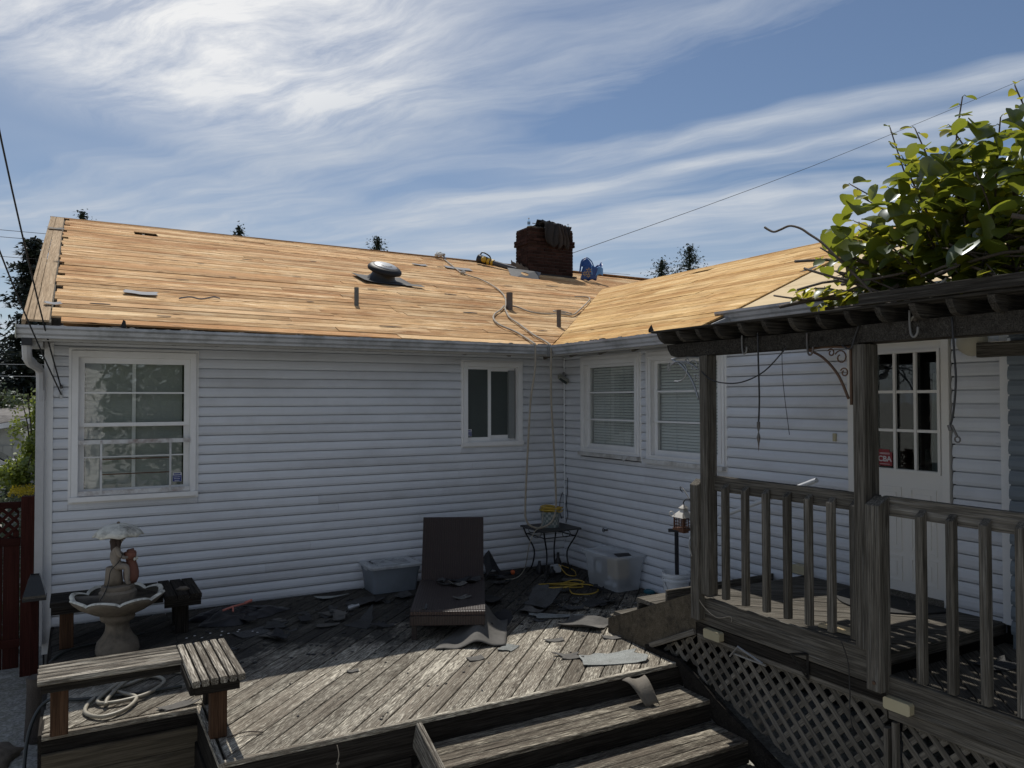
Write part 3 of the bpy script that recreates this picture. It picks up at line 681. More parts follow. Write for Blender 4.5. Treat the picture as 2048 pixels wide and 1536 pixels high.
# downspout at the left corner
mb = MB().tube(spline([(-6.165, -.56, 2.77), (-6.165, -.50, 2.62), (-6.15, -.38, 2.555), (-6.10, -.16, 2.52), (-6.075, -.075, 2.46), (-6.072, -.06, 2.2)], 5), .040, 8)
mb.box((-6.11, -.092, -.15), (-6.04, -.026, 2.3)); ds = obj('downspout', mb, plain('downspout_paint', (.50, .50, .51), .5, .06, 6, dirt=(.3, .3, .29), dirtamt=.4), house, smooth='auto')
obj('outlet', MB().box((-6.205, -.60, 2.70), (-6.125, -.51, 2.765)), BLACK, ds)
mb = MB()
for k in range(5): t = k/4; mb.lathe([(.0445, -.006), (.0445, .006)], 10, M=Matrix.Translation((-6.163+.03*t, -.46+.15*t, 2.59-.04*t)) @ Matrix.Rotation(R(35+35*t), 4, 'X'))
obj('elbow_rib', mb, MATS['downspout_paint'], ds)
trim('eave_bracket', (-6.17, -.50, 2.70), (-6.045, -.02, 2.772), FASCIA)
# --- roof
roof = obj('roof', MB().box((-6.14, .14, 2.79), (-6.10, .2, 2.85)), RAKEW, house)
MA = Matrix(((1, 0, .0107, 0), (0, math.cos(R(18.43)), -math.sin(R(18.43)), 0), (-.0113, math.sin(R(18.43)), math.cos(R(18.43)), 0), (0, 0, 0, 1)))
MA.translation = V((0, -.56, zA(-1.3, -.56)-.0113*1.3))
SL = 7.50/math.cos(R(18.43)); cw = .1905; cA = math.cos(R(18.43))
def vx(s):                                  # valley x at slope distance s
    y = -.56+s*cA
    return min(-.53+(y+.53)*.883, 4.02) if y < 4.62 else 99
nrow = int(SL/cw)+1
hole_row = int(6.85/cw)
for i in range(nrow):
    s0, s1 = i*cw+rr(.001, .004), min((i+1)*cw-rr(.003, .013), SL)
    if s1-s0 < .03: continue
    xr0, xr1 = vx(s0), vx(s1); right = 12.2 if xr1 > 50 else max(xr0, xr1)
    x = -5.985+rr(0, .022) if i % 4 else -5.985+rr(.02, .10); cuts = [x]
    while True:
        x += rr(2.2, 4.9)
        if x > min(right, 6.6)-1.1: break
        cuts.append(x)
    cuts.append(right)
    for c0, c1 in zip(cuts, cuts[1:]):
        parts = [(c0, c1)]
        if i in (hole_row, hole_row+1): parts = sub(c0, c1, [(-4.93, -4.57)])
        for a, b in parts:
            poly = [(a, s0), (b, s0), (b, s1), (a, s1)]
            if xr1 < 50 and b > min(xr0, xr1)-.01:
                poly = [(a, s0), (xr0-.004, s0), (xr1-.004, s1), (a, s1)]
                if a >= min(xr0, xr1): continue
            plank2d('roof_board', [(p[0]+.0015*(1 if p[0] == a else -1), p[1]) for p in poly], (1, 0), MA, .019, ROOFW, roof, dz=rr(0, .010))
# split knots and open holes in the old boards
for x, y, w_, h_ in ((-5.99, 2.47, .10, .035), (-5.57, .21, .20, .03), (-5.0, -.18, .14, .03), (-.55, 2.49, .22, .05), (-1.90, 2.36, .16, .04), (-.87, 1.13, .24, .05), (-2.51, -.04, .30, .03), (-3.17, 1.10, .10, .03), (.64, 5.54, .14, .05), (-4.2, 3.3, .10, .03), (-3.4, 4.1, .16, .03), (-2.2, 4.6, .12, .04), (-1.0, 3.95, .26, .03), (.4, 3.3, .18, .04), (1.3, 3.9, .2, .04), (-4.6, 1.9, .16, .025), (-3.9, 2.4, .1, .03), (-2.9, 2.9, .14, .025), (2.6, 4.4, .3, .05), (-.2, .25, .18, .03)):
    Mh = MA.copy(); Mh.translation = V((x, y, zA(x, y)+.014)); n_ = 10
    mbh = MB().add([Mh @ V((w_/2*math.cos(6.283*k/n_)*(1+.2*math.sin(k*2.3)), h_/2*math.sin(6.283*k/n_)*(1+.3*math.sin(k*3.7)), 0)) for k in range(n_)], [tuple(range(n_))])
    obj('knot_hole', mbh, DARK, roof, solid=.002)
# rake boards lying up the slope at the left gable
for (xa, xb) in ((-6.17, -6.115), (-6.11, -5.992)):
    q = 0
    while q < SL:
        e = min(q+rr(1.4, 2.6), SL); plank2d('rake_board', [(xa, q), (xb, q), (xb, e-.004), (xa, e-.004)], (0, 1), MA, .019, RAKEW, roof, dz=.004); q = e
plank2d('rake_fascia', [(-6.20, -.02), (-6.172, -.02), (-6.172, SL), (-6.20, SL)], (0, 1), MA, .13, RAKEW, roof, dz=.006)
# the back slope and the hidden far slopes, one sheet each
mb = MB().add([(-6.2, 6.94, zA(-6.2, 6.94)), (12.2, 6.94, zA(12, 6.94)), (12.2, 14.4, 2.88), (-6.2, 14.4, 2.93)], [(0, 1, 2, 3)]); obj('far_slope', mb, ROOFW, roof, solid=.02)
mb = MB().add([(4.0, -9.2, zB(4)-.004), (4.0, 4.6, zB(4)-.004), (9.0, -.5, zB(-.9)), (9.0, -9.2, zB(-.9))], [(0, 3, 2, 1)]); obj('far_slope', mb, ROOFW, roof, solid=.02)
mb = MB().add([(4.02, 4.62, zA(4, 4.62)-.004), (12.2, 4.62, zA(12, 4.62)-.004), (12.2, -.5, zA(12, -.5)), (9.0, -.5, zA(9, -.5))], [(0, 3, 2, 1)]); obj('far_slope', mb, ROOFW, roof, solid=.02)
# wing roof, boards along y
aB = math.atan(TB); cB = math.cos(aB)
MBm = Matrix(((0, cB, -math.sin(aB), -.55), (-1, 0, 0, 0), (0, math.sin(aB), cB, zB(-.55)), (0, 0, 0, 1)))     # local x = -y, local y = up the slope
SB = 4.55/cB; nB = int(SB/.178)+1
for i in range(nB):
    s0, s1 = i*.178+.0015, min((i+1)*.178-rr(.003, .009), SB)
    if s1-s0 < .03: continue
    def vl(s): xx = -.55+s*cB; return -(-.53+(xx+.53)/.883)           # valley in local x
    def rb(s): xx = -.55+s*cB; return 3.06-.15*max(0, xx+.4)
    c = [None]; x = vl(s0)
    x += rr(1.0, 3.4)
    cuts = []
    while x < rb(s0)-.8: cuts.append(x); x += rr(2.2, 4.2)
    ed = [None]+cuts+[None]
    for j in range(len(ed)-1):
        a0, a1 = (vl(s0)+.004, vl(s1)+.004) if j == 0 else (ed[j]+.0015,)*2
        b0, b1 = (rb(s0), rb(s1)) if j == len(ed)-2 else (ed[j+1]-.0015,)*2
        seg = [(a0, b0, a1, b1)]
        if i == int(4.28/.178) and a0 < -1.28 < b0: seg = [(a0, -1.32, a1, -1.30)]+([(-.86, b0, -.84, b1)] if b0 > -.8 else [])
        for (p0, q0, p1, q1) in seg:
            if q0-p0 < .05: continue
            plank2d('roof_board', [(p0, s0), (q0, s0), (q1, s1), (p1, s1)], (1, 0), MBm, .019, ROOFB, roof, dz=rr(0, .008))
# pale plywood over the door side, with open slots
def ply(x0, x1, s0, s1): plank2d('plywood_sheet', [(x0, s0), (x1, s0), (x1, s1), (x0, s1)], (1, 0), MBm, .016, PLY, roof, dz=rr(-.002, .002))
s = lambda xx: (xx+.55)/cB
S0 = s(.06)
plank2d('plywood_sheet', [(3.0, S0), (4.6, S0), (4.6, s(.92)), (2.87, s(.92))], (1, 0), MBm, .016, PLY, roof); ply(4.68, 7.0, S0, s(.92)); ply(7.004, 9.1, S0, s(.92))
plank2d('plywood_sheet', [(2.866, s(.925)), (3.49, s(.925)), (3.49, s(1.62)), (2.76, s(1.62))], (1, 0), MBm, .016, PLY, roof)
ply(3.495, 3.93, s(.925), s(1.07)); ply(3.495, 3.78, s(1.42), s(1.62)); ply(3.935, 6.2, s(.925), s(1.62)); ply(6.204, 9.1, s(.925), s(1.62))
plank2d('plywood_sheet', [(2.76, s(1.625)), (5.2, s(1.625)), (5.2, s(2.2)), (2.71, s(2.2))], (1, 0), MBm, .016, PLY, roof); ply(5.204, 9.1, s(1.625), s(2.2)); ply(3.4, 9.1, s(2.2), s(4.0))
plank2d('roof_board', [(2.5, s(1.7)), (2.74, s(1.7)), (2.70, s(2.02)), (2.58, s(2.02))], (0, 1), MBm, .019, DARK, roof, dz=.008)
plank2d('roof_underlay', [(2.75, s(2.25)), (3.6, s(2.22)), (5.6, s(2.4)), (5.6, s(4.0)), (2.75, s(4.0))], (1, 0), MBm, .006, plain('grey_underlay', (.20, .205, .22), .7, .1, 6, bstr=.1), roof, dz=.016)
mb = MB()
for (xa, sa, xb, sb) in ((3.05, S0+.02, 2.60, s(2.35)),):
    M, L = frame(MBm @ V((xa, sa, .012)), MBm @ V((xb, sb, .012)), MBm.to_3x3() @ V((0, 0, 1))); mb.cham(L, .05, .012, .002, M)
obj('edge_strip', mb, ROOFB, roof)
# rafters under the open slots
mb = MB()
for k in range(22): x = -6.0+.61*k; mb.bar((x, -.5, zA(x, -.5)-.10), (x, 6.9, zA(x, 6.9)-.10), .04, .14)
for k in range(15): y = -8.8+.61*k; mb.bar((-.5 if y > -3 else .1, y, zB(-.5 if y > -3 else .1)-.10), (4.0, y, zB(4)-.10), .04, .14)
obj('rafter', mb, GREYW, roof, kind='stuff')
# --- chimney: single bricks round a mortar core
CX0, CX1, CY0, CY1 = 3.03, 4.20, 6.0, 6.62
chim = obj('chimney', MB().box((CX0+.012, CY0+.012, 4.7), (CX1-.012, CY1-.012, 6.09)), MORTAR, house, label='stubby dark brick chimney with a stepped-out course near its top')
zc0 = 4.98; row = 0; ch_ = .0725
def brick(cx, cy, z, lx, ly):
    k = ('brick', round(lx, 3), round(ly, 3))
    if k not in BC:
        b = MB().cham(lx, ly, .0625, .004, Matrix()); me = bpy.data.meshes.new('brick'); me.from_pydata(b.v, [], b.f); me.materials.append(BRICK); BC[k] = me
    o = bpy.data.objects.new('brick', BC[k]); link(o, chim, Matrix.Translation((cx+rr(-.003, .003), cy+rr(-.003, .003), z)) @ Matrix.Rotation(rr(-.01, .01), 4, 'Z'))
def brickrow(z, x0, x1, y0, y1, odd, left=True, base_front=None):
    bl = .2025
    n = 6; L = x1-x0; st = L/n
    for k in range(n+1 if odd else n):
        a = x0+(k-.5*odd)*st; b = a+st; a, b = max(a, x0), min(b, x1)
        brick((a+b)/2, y0+.048, z, b-a-.010, .096)
    for xf in (x0, x1-.096):
        y = y0+.10; m = 3; sy = (y1-y)/m
        for k in range(m+1 if odd else m):
            a = y+(k-.5*odd)*sy; b = min(a+sy, y1); a = max(a, y)
            if b-a > .04: brick(xf+.048, (a+b)/2, z, .096, b-a-.010)
for r_ in range(15):
    z = zc0+.031+r_*ch_; e = .032 if r_ in (10, 11) else 0
    brickrow(z, CX0-e, CX1+e, CY0-e, CY1+e, r_ % 2)
mb = MB()
for k in range(9): x = CX0+.05+k*.13; mb.blob((x, CY0+.05+rr(0, .1), 6.085), (.09, .09, .03), 7, 5, .5)
obj('mortar_cap', mb, MORTAR, chim)
obj('flashing', MB().prism([(CX0-.06, CY0-.06), (CX1+.06, CY0-.06), (CX1+.06, CY0-.004), (CX0-.06, CY0-.004)], 'z', 4.955, 5.03), FELTD, chim)
mb = MB()
for k in range(7):
    y = 5.98+k*.11; z = zA(3, y)+.005; mb.add([(CX0-.03, y, z), (CX0-.05, y+.11, z+.02), (CX0-.06, y+.10, z+rr(.14, .22)), (CX0-.04, y+.01, z+rr(.10, .16))], [(0, 1, 2, 3)])
obj('step_flashing', mb, FELT, chim, solid=.004)
# ================================================================== MAIN DECK
deck = thing('deck', 'weathered wooden deck of diagonal boards in the corner of the house', 'deck', (-3.3, -2, 0))
I4 = Matrix(); D2 = 1/math.sqrt(2)
def diag_boards(par, regions, pitch, mat, dirn=1, z=0.0, t=.03, name='deck_board', gap=.0095):
    """boards at 45 degrees clipped to counter-clockwise convex regions"""
    for reg in regions:
        ux, uy = D2, D2*dirn; nx, ny = -uy, ux
        ds = [nx*p[0]+ny*p[1] for p in reg]; i = math.floor(min(ds)/pitch)
        while i*pitch < max(ds):
            a, b = i*pitch+gap/2, (i+1)*pitch-gap/2; c = .5
            far = 30
            strip = [(nx*a-ux*far, ny*a-uy*far), (nx*a+ux*far, ny*a+uy*far), (nx*b+ux*far, ny*b+uy*far), (nx*b-ux*far, ny*b-uy*far)]
            cx, cy = nx*(a+b)/2, ny*(a+b)/2
            if (strip[1][0]-strip[0][0])*(strip[2][1]-strip[1][1])-(strip[1][1]-strip[0][1])*(strip[2][0]-strip[1][0]) < 0: strip = strip[::-1]
            poly = convex(strip, reg)
            if poly: plank2d(name, poly, (ux, uy), I4, t, mat, par, dz=z+rr(-.002, .002))
            i += 1
XE, YE = -1.30, -3.81
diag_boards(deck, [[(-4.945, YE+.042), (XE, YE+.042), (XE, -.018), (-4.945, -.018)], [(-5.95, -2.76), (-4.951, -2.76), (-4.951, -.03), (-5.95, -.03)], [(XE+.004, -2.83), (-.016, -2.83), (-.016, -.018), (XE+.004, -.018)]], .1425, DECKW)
def rim(par, p0, p1, h, t, mat, z, name='rim_board'):
    return board(name, (*p0, z-h/2), (*p1, z-h/2), t, h, mat, par, ch=.004)
rim(deck, (-4.985, YE+.021), (XE-.02, YE+.021), .036, .038, DECKW, .004, 'edge_board'); rim(deck, (-4.985, YE+.022), (XE-.02, YE+.022), .20, .036, DARKW, -.034)  # rim faces below the edge boards: shade put in as darker wood
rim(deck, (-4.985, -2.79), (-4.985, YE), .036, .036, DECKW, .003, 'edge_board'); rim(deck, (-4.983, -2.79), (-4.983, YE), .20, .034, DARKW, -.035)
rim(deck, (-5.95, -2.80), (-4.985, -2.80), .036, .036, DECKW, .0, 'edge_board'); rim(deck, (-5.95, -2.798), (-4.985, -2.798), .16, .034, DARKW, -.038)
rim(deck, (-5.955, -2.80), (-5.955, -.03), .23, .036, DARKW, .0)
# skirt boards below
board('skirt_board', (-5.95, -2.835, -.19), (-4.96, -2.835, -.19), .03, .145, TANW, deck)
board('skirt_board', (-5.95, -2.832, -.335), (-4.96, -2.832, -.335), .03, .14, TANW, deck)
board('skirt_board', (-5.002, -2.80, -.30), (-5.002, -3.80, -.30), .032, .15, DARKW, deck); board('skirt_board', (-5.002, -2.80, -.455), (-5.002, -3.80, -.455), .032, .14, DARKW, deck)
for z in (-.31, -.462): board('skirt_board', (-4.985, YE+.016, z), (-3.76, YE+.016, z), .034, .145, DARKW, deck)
for x in (-4.9, -3.8): board('deck_post', (x, YE+.09, -.02-.03), (x, YE+.09, -.6), .09, .09, DARKW, deck, up=(0, 1, 0))
mb = MB()
for x in (-5.4, -4.4, -3.4, -2.4, -1.5): mb.box((x, -3.7 if x > -4.9 else -2.7, -.19), (x+.04, -.05, -.034))
obj('joist', mb, DARKW, deck, kind='stuff')
def lattice(par, axis, const, u0, u1, z0, z1, topf=None, botf=None, pitch=.128, w=.040, t=.008, mat=LATW, flip=False):
    """two layers of diagonal slats clipped to a quad in the (u,z) plane; each slat an object"""
    reg = [(u0, z0 if botf is None else botf(u0)), (u1, z0 if botf is None else botf(u1)), (u1, z1), (u0, z1)]
    if botf is not None: reg = [(u0, botf(u0))]+[(u1, botf(u1)), (u1, z1), (u0, z1)]
    for layer, sg in ((0, 1), (1, -1)):
        ux, uy = D2, D2*sg; nx, ny = -uy, ux
        ds = [nx*p[0]+ny*p[1] for p in reg]; pp = pitch*D2; i = math.floor(min(ds)/pp)
        while i*pp < max(ds):
            a = i*pp; b = a+w
            strip = [(nx*a-ux*20, ny*a-uy*20), (nx*a+ux*20, ny*a+uy*20), (nx*b+ux*20, ny*b+uy*20), (nx*b-ux*20, ny*b-uy*20)]
            poly = convex(strip, reg); i += 1
            if not poly or len(poly) < 3: continue
            d = const+(t+.0005)*(layer if not flip else 1-layer)
            # local frame with x along the slat
            if axis == 'x': Mx = Matrix(((0, 0, -1, d), (1, 0, 0, 0), (0, 1, 0, 0), (0, 0, 0, 1))); Mx = Matrix(((0, 0, -1, d), (-1, 0, 0, 0), (0, 1, 0, 0), (0, 0, 0, 1))); poly = [(-p[0], p[1]) for p in poly]; dd = (-ux, uy)
            else: Mx = Matrix(((1, 0, 0, 0), (0, 0, -1, d), (0, 1, 0, 0), (0, 0, 0, 1))); dd = (ux, uy)
            plank2d('slat', poly, dd, Mx, t, mat, par, dz=rr(0, .0004))
lat0 = obj('lattice_frame', MB().box((-5.94, -2.845, -.44), (-4.97, -2.815, -.408)), LATW, deck)
lattice(lat0, 'y', -2.822, -5.93, -4.98, -.56, -.44, mat=DARKW)

# --- steps going down
steps = thing('deck_steps', 'wide weathered steps going down from the front edge of the deck', 'steps', (-2.5, -4.3, -.5))
def tread(z, y0, y1, x0, x1, n=4):
    w_ = (y1-y0)/n
    for k in range(n):
        y = y0+(k+.5)*w_
        board('tread_board', (x0, y, z-.018+rr(-.001, .001)), (x1, y, z-.018+rr(-.001, .001)), w_-.007, .036, TREADW, steps)
tread(-.170, -4.205, -3.815, -3.70, -1.385); tread(-.340, -4.60, -4.20, -3.70, -1.39); tread(-.510, -5.02, -4.60, -3.70, -1.395)
for y, z in ((-3.80, -.045-.05), (-4.19, -.208), (-4.585, -.378)):
    if z < -.15: board('riser_board', (-3.70, y, z-.066), (-1.39, y, z-.066), .022, .13, DARKW, steps)
board('stringer', (-3.725, -3.83, -.085), (-3.725, -4.95, -.085-.43), .042, .20, BENCHW, steps, up=(0, 0, 1)); 
# right-hand skirt board following the stairs
mb = MB().prism([(-3.42, .004), (-3.40, .045), (-3.83, .040), (-5.10, -.505), (-5.15, -.62), (-4.95, -.62), (-3.92, -.19), (-3.83, -.02)], 'x', -1.40, -1.362)
obj('stringer', mb, DARKW, steps)

# ================================================================== RAISED PORCH
porch = thing('porch', 'raised wooden porch in front of the back door with lattice skirt', 'porch', (-.7, -5.5, 0))
PX = -1.36
diag_boards(porch, [[(-1.345, -5.68), (-.016, -5.68), (-.016, -4.005), (-1.345, -4.005)]], .14, GREYW, -1, z=.608, name='porch_board')
diag_boards(porch, [[(-1.345, -8.6), (-.016, -8.6), (-.016, -5.70), (-1.345, -5.70)]], .14, GREYW, 1, z=.470, name='porch_board')
board('platform_edge', (-1.345, -5.69, .568), (-.02, -5.69, .568), .03, .075, GREYW, porch)
board('platform_edge', (-1.33, -3.992, .54), (-.02, -3.992, .54), .03, .14, GREYW, porch)
board('rim_board', (PX-.012, -4.02, .512), (PX-.012, -5.62, .512), .040, .212, GREYW, porch); board('rim_board', (PX+.002, -4.02, .352), (PX+.002, -5.72, .352), .034, .088, DARKW, porch)
board('rim_board', (PX-.012, -5.725, .395), (PX-.012, -8.6, .395), .040, .195, GREYW, porch)
board('rim_board', (PX+.004, -5.725, .255), (PX+.004, -8.6, .255), .03, .07, LATW, porch); board('rim_board', (PX+.006, -4.03, .287), (PX+.006, -5.70, .287), .03, .036, LATW, porch)
board('rim_board', (PX-.004, -5.712, .16), (PX-.004, -5.712, -.6), .03, .05, LATW, porch, up=(1, 0, 0)); board('rim_board', (PX-.002, -5.765, .21), (PX-.002, -5.765, -.6), .03, .045, LATW, porch, up=(1, 0, 0))
# lattice
lf = obj('lattice', MB().box((-1.33, -4.02, .24), (-1.315, -5.70, .27)), LATW, porch)
bot = lambda y: min(.03, .03+(y+3.85)*.455)
lattice(lf, 'x', -1.338, -5.69, -4.00, -.58, .275, botf=lambda y: max(-.6, .0+(y+3.88)*.43)); lattice(lf, 'x', -1.338, -3.995, -3.46, 0, 0, botf=lambda y: .02) if False else None
def lat_tri():
    reg = [(-4.0, .02), (-3.50, .035), (-4.0, .275)]
    global LREG
    for layer, sg in ((0, 1), (1, -1)):
        ux, uy = D2, D2*sg; nx, ny = -uy, ux; pp = .128*D2
        ds = [nx*p[0]+ny*p[1] for p in reg]; i = math.floor(min(ds)/pp)
        while i*pp < max(ds):
            a = i*pp; b = a+.040; i += 1
            poly = convex([(nx*a-ux*20, ny*a-uy*20), (nx*a+ux*20, ny*a+uy*20), (nx*b+ux*20, ny*b+uy*20), (nx*b-ux*20, ny*b-uy*20)], reg)
            if not poly: continue
            d = -1.338+.0085*layer; Mx = Matrix(((0, 0, -1, d), (-1, 0, 0, 0), (0, 1, 0, 0), (0, 0, 0, 1)))
            plank2d('slat', [(-p[0], p[1]) for p in poly], (-ux, uy), Mx, .008, LATW, lf)
lat_tri()
lf2 = obj('lattice', MB().box((-1.33, -5.80, .19), (-1.315, -8.6, .22)), LATW, porch)
lattice(lf2, 'x', -1.338, -7.2, -5.79, -.62, .225)
# side of the little flight up to the landing
mb = MB().prism([(-2.83, .004), (-2.835, .135), (-3.985, .615), (-4.03, .60), (-4.03, .335), (-3.50, .075), (-3.42, .004)], 'x', -1.375, -1.335); obj('stair_side', mb, TANW, porch)
board('stair_trim', (-1.385, -3.46, .050), (-1.385, -4.02, .315), .022, .045, LATW, porch)
for z, y0, y1 in ((.2, -3.22, -2.86), (.405, -3.60, -3.20)):
    for k in range(2): y = y0+(k+.5)*(y1-y0)/2; board('tread_board', (-1.33, y, z-.018), (-.03, y, z-.018), (y1-y0)/2-.006, .036, GREYW, porch)
for z, y in ((.1, -2.87), (.3, -3.22), (.5, -3.61)): board('riser_board', (-1.33, y, z-.02), (-.03, y, z-.02), .022, .15, GREYW, porch)
mb = MB()
for y in (-4.3, -5.2, -6.2, -7.2): mb.box((-1.33, y, .25), (-.05, y+.04, .43))
obj('joist', mb, DARKW, porch, kind='stuff')
# ================================================================== RAILING
rail = thing('porch_railing', 'grey weathered porch railing with square balusters', 'railing', (-1.4, -5.3, .5))
board('rail', (-1.345, -4.10, 1.532), (-1.345, -5.66, 1.532), .04, .118, GREYW, rail); board('rail', (-1.345, -5.70, 1.532), (-1.345, -8.6, 1.512), .04, .12, GREYW, rail)
def bevel_post(name, y0, y1, x0, x1, z0, z1, bev, mat, par):
    mb = MB().add([(x0, y0, z0), (x1, y0, z0), (x1, y1, z0), (x0, y1, z0), (x0, y0, z1-bev), (x1, y0, z1), (x1, y1, z1), (x0, y1, z1-bev)], [(0, 3, 2, 1), (4, 5, 6, 7), (0, 1, 5, 4), (1, 2, 6, 5), (2, 3, 7, 6), (3, 0, 4, 7)])
    # turned so that the grain runs up: local x is world z
    T = Matrix.Translation(((x0+x1)/2, (y0+y1)/2, (z0+z1)/2)); Rm = T @ Matrix(((0, 0, -1, 0), (0, 1, 0, 0), (1, 0, 0, 0), (0, 0, 0, 1)))
    Ri = Rm.inverted(); m2 = MB(); m2.add([Ri @ p for p in mb.v], mb.f)
    o = obj(name, m2, mat, par, M=Rm)
    md = o.modifiers.new('ease', 'BEVEL'); md.width = .004; md.segments = 1
    return o
for y in (-4.355, -4.557, -4.756, -4.949, -5.130, -5.313, -5.490): bevel_post('baluster', y-.047, y-.001, -1.418+rr(-.002, .002), -1.368, .655, 1.545, .035, GREYW, rail)
for k, y in enumerate((-5.940, -6.123, -6.312, -6.50, -6.69, -6.88, -7.07)): bevel_post('baluster', y-.048, y-.001, -1.418+rr(-.002, .002), -1.368, .512, 1.535+(k == 3)*.01, .035, GREYW, rail)
bevel_post('newel_post', -4.148, -4.055, -1.462, -1.392, .448, 1.560, .045, GREYW, rail)
bevel_post('newel_post', -5.745, -5.645, -1.472, -1.366, .395, 1.590, .05, GREYW, rail)
for y, z in ((-5.70, .45), (-4.08, .50)):
    mb = MB().lathe([(.012, 0), (.012, .008), (.006, .012)], 6, M=Matrix.Translation((-1.4715 if y < -5 else -1.4495, y, z)) @ Matrix.Rotation(R(-90), 4, 'Y')); obj('bolt', mb, RUSTM, rail)

# ================================================================== PERGOLA
perg = thing('pergola', 'dark weathered pergola carrying the vine over the porch', 'pergola', (-1.0, -5.3, .6))
bevel_post('post', -4.235, -4.150, -1.44, -1.335, .655, 2.548, .0, GREYW, perg)
bevel_post('post', -5.632, -5.546, -1.44, -1.30, .62, 2.548, .0, GREYW, perg)
mb = MB().prism([(-3.765, 2.655), (-3.78, 2.61), (-3.815, 2.565), (-3.87, 2.55), (-5.589, 2.55), (-5.589, 2.655)], 'x', -1.44, -1.40); obj('beam', mb, PERGW, perg)
mb = MB().prism([(-5.5905, 2.556), (-8.6, 2.548), (-8.6, 2.662), (-5.5905, 2.665)], 'x', -1.452, -1.41); obj('beam', mb, PERGW, perg)
board('beam', (-1.31, -3.80, 2.60), (-1.31, -8.6, 2.60), .04, .10, PERGW, perg)
RE = [(-1.575, 2.748), (-1.555, 2.705), (-1.525, 2.676), (-1.49, 2.660), (-.03, 2.660), (-.03, 2.752)]
for i in range(20):
    y = -3.80-.222*i+rr(-.012, .012); dx = rr(-.012, .012)
    x1 = -.62 if y > -3.95 else -.14
    mb = MB().prism([(p[0]+dx if p[0] < -.1 else x1, p[1]+rr(0, .003)) for p in RE], 'y', y-.038, y); obj('rafter', mb, PERGW, perg)
for k in range(13):
    x = -1.515+.107*k; y0 = -3.72 if x < -.68 else -4.02
    board('lath', (x, y0+rr(-.02, .02), 2.7625), (x, -8.6, 2.7625), .092, .018, PERGW, perg)
board('ledger', (-.155, -5.62, 2.545), (-.155, -8.6, 2.545), .06, .105, GREYW, perg)
board('purlin', (-1.56, -5.70, 2.81), (-1.56, -8.6, 2.81), .04, .07, PERGW, perg); board('purlin', (-.85, -4.4, 2.793), (-.85, -8.6, 2.793), .04, .04, PERGW, perg)
# iron scroll brackets at the post tops
def scroll(y0, s_, name_label, mat, x=-1.41):
    b = obj('bracket', MB().tube(spline([(x, y0, 2.535), (x, y0+s_*.20, 2.545), (x, y0+s_*.34, 2.535)]), .008, 6), mat, perg, label=name_label, smooth=True)
    mb = MB().tube(spline([(x, y0, 2.545), (x, y0, 2.16)]), .010, 6); mb.tube(spline([(x, y0+s_*.34, 2.535), (x, y0+s_*.22, 2.48), (x, y0+s_*.10, 2.36), (x, y0+s_*.02, 2.20)]), .009, 6)
    def spiral(cy, cz, r, a0, turns): return [(x, cy+s_*(r*(1-.62*t))*math.cos(a0+turns*6.283*t), cz+(r*(1-.62*t))*math.sin(a0+turns*6.283*t)) for t in [i/16 for i in range(17)]]
    for cy, cz, r in ((.075, 2.47, .05), (.05, 2.37, .032), (.15, 2.505, .028)): mb.tube(spiral(y0+s_*cy, cz, r, .5, 1.1), .005, 5)
    obj('scroll', mb, mat, b, smooth=True)
    return spiral
sp = scroll(-4.13, 1, 'silvery iron scroll bracket at the left post', GREYM)
mb = MB().tube([(-1.42, -3.87+.115*math.cos(t*.42), 2.43+.085*math.sin(t*.42)) for t in range(13)], .006, 6); mb.tube(spline([(-1.42, -3.78, 2.48), (-1.42, -3.86, 2.51), (-1.42, -4.0, 2.50), (-1.42, -4.12, 2.44)]), .007, 6)
mb.tube(spline([(-1.42, -3.79, 2.46), (-1.42, -3.77, 2.44), (-1.42, -3.75, 2.47), (-1.42, -3.78, 2.51)]), .005, 5)
obj('scroll', mb, GREYM, perg, smooth=True)
scroll(-5.515, 1, 'rusty iron scroll bracket at the door post', RUSTM)
# ================================================================== THINGS ON THE ROOF
def onA(x, y, h=0): return V((x, y, zA(x, y)+.019+h))
# turbine style attic vent
tv = thing('roof_vent', 'round black attic vent with a pale lid standing on the bare roof', 'roof vent', onA(-1.43, 3.2))
tz = zA(-1.43, 3.2)+.02
tilt = Matrix.Translation((-1.43, 3.2, tz+.04)) @ Matrix.Rotation(R(27), 4, 'X') @ Matrix.Rotation(R(4), 4, 'Y')
obj('neck', MB().lathe([(.25, -.03), (.20, .02), (.185, .07), (.18, .10), (.20, .125)], 28, M=tilt), BLACK, tv, smooth='auto')
obj('hood', MB().lathe([(.20, .115), (.275, .118), (.283, .14), (.275, .165), (.24, .195), (.20, .205)], 36, M=tilt), plain('vent_hood', (.014, .0145, .016), .55, .1, 14, spec=.2), tv, smooth='auto')
lid = obj('lid', MB().lathe([(.185, .203), (.19, .210), (.175, .222), (.02, .228), (.001, .228)], 36, M=tilt), plain('vent_lid', (.40, .41, .42), .4, .1, 9, dirt=(.2, .2, .2), dirtamt=.4), tv, smooth='auto')
mb = MB()
for k in range(8):
    a = R(-150+16*k); M = tilt @ Matrix.Translation((.10*math.cos(a), .10*math.sin(a), .229)) @ Matrix.Rotation(a, 4, 'Z'); mb.box((-.012, -.008, -.001), (.012, .008, .002), M)
obj('embossing', mb, FELT, lid)
MAo = MA.copy(); MAo.translation = onA(-1.43, 3.2)
def warp(u, v): p = MAo @ V((-.42+.84*u, -.38+.72*v, .012+.10*max(0, .25-u)**1.2*(1.6-v)+.05*max(0, u-.8)*v)); return p
obj('flashing', MB().grid(warp, 10, 8), FELTD, tv, solid=.004, smooth=True)
obj('flashing_patch', MB().grid(lambda u, v: MAo @ V((.25+.30*u, -.42+.18*v-.05*u, .018+.01*u)), 4, 3), FELT, tv, solid=.003)
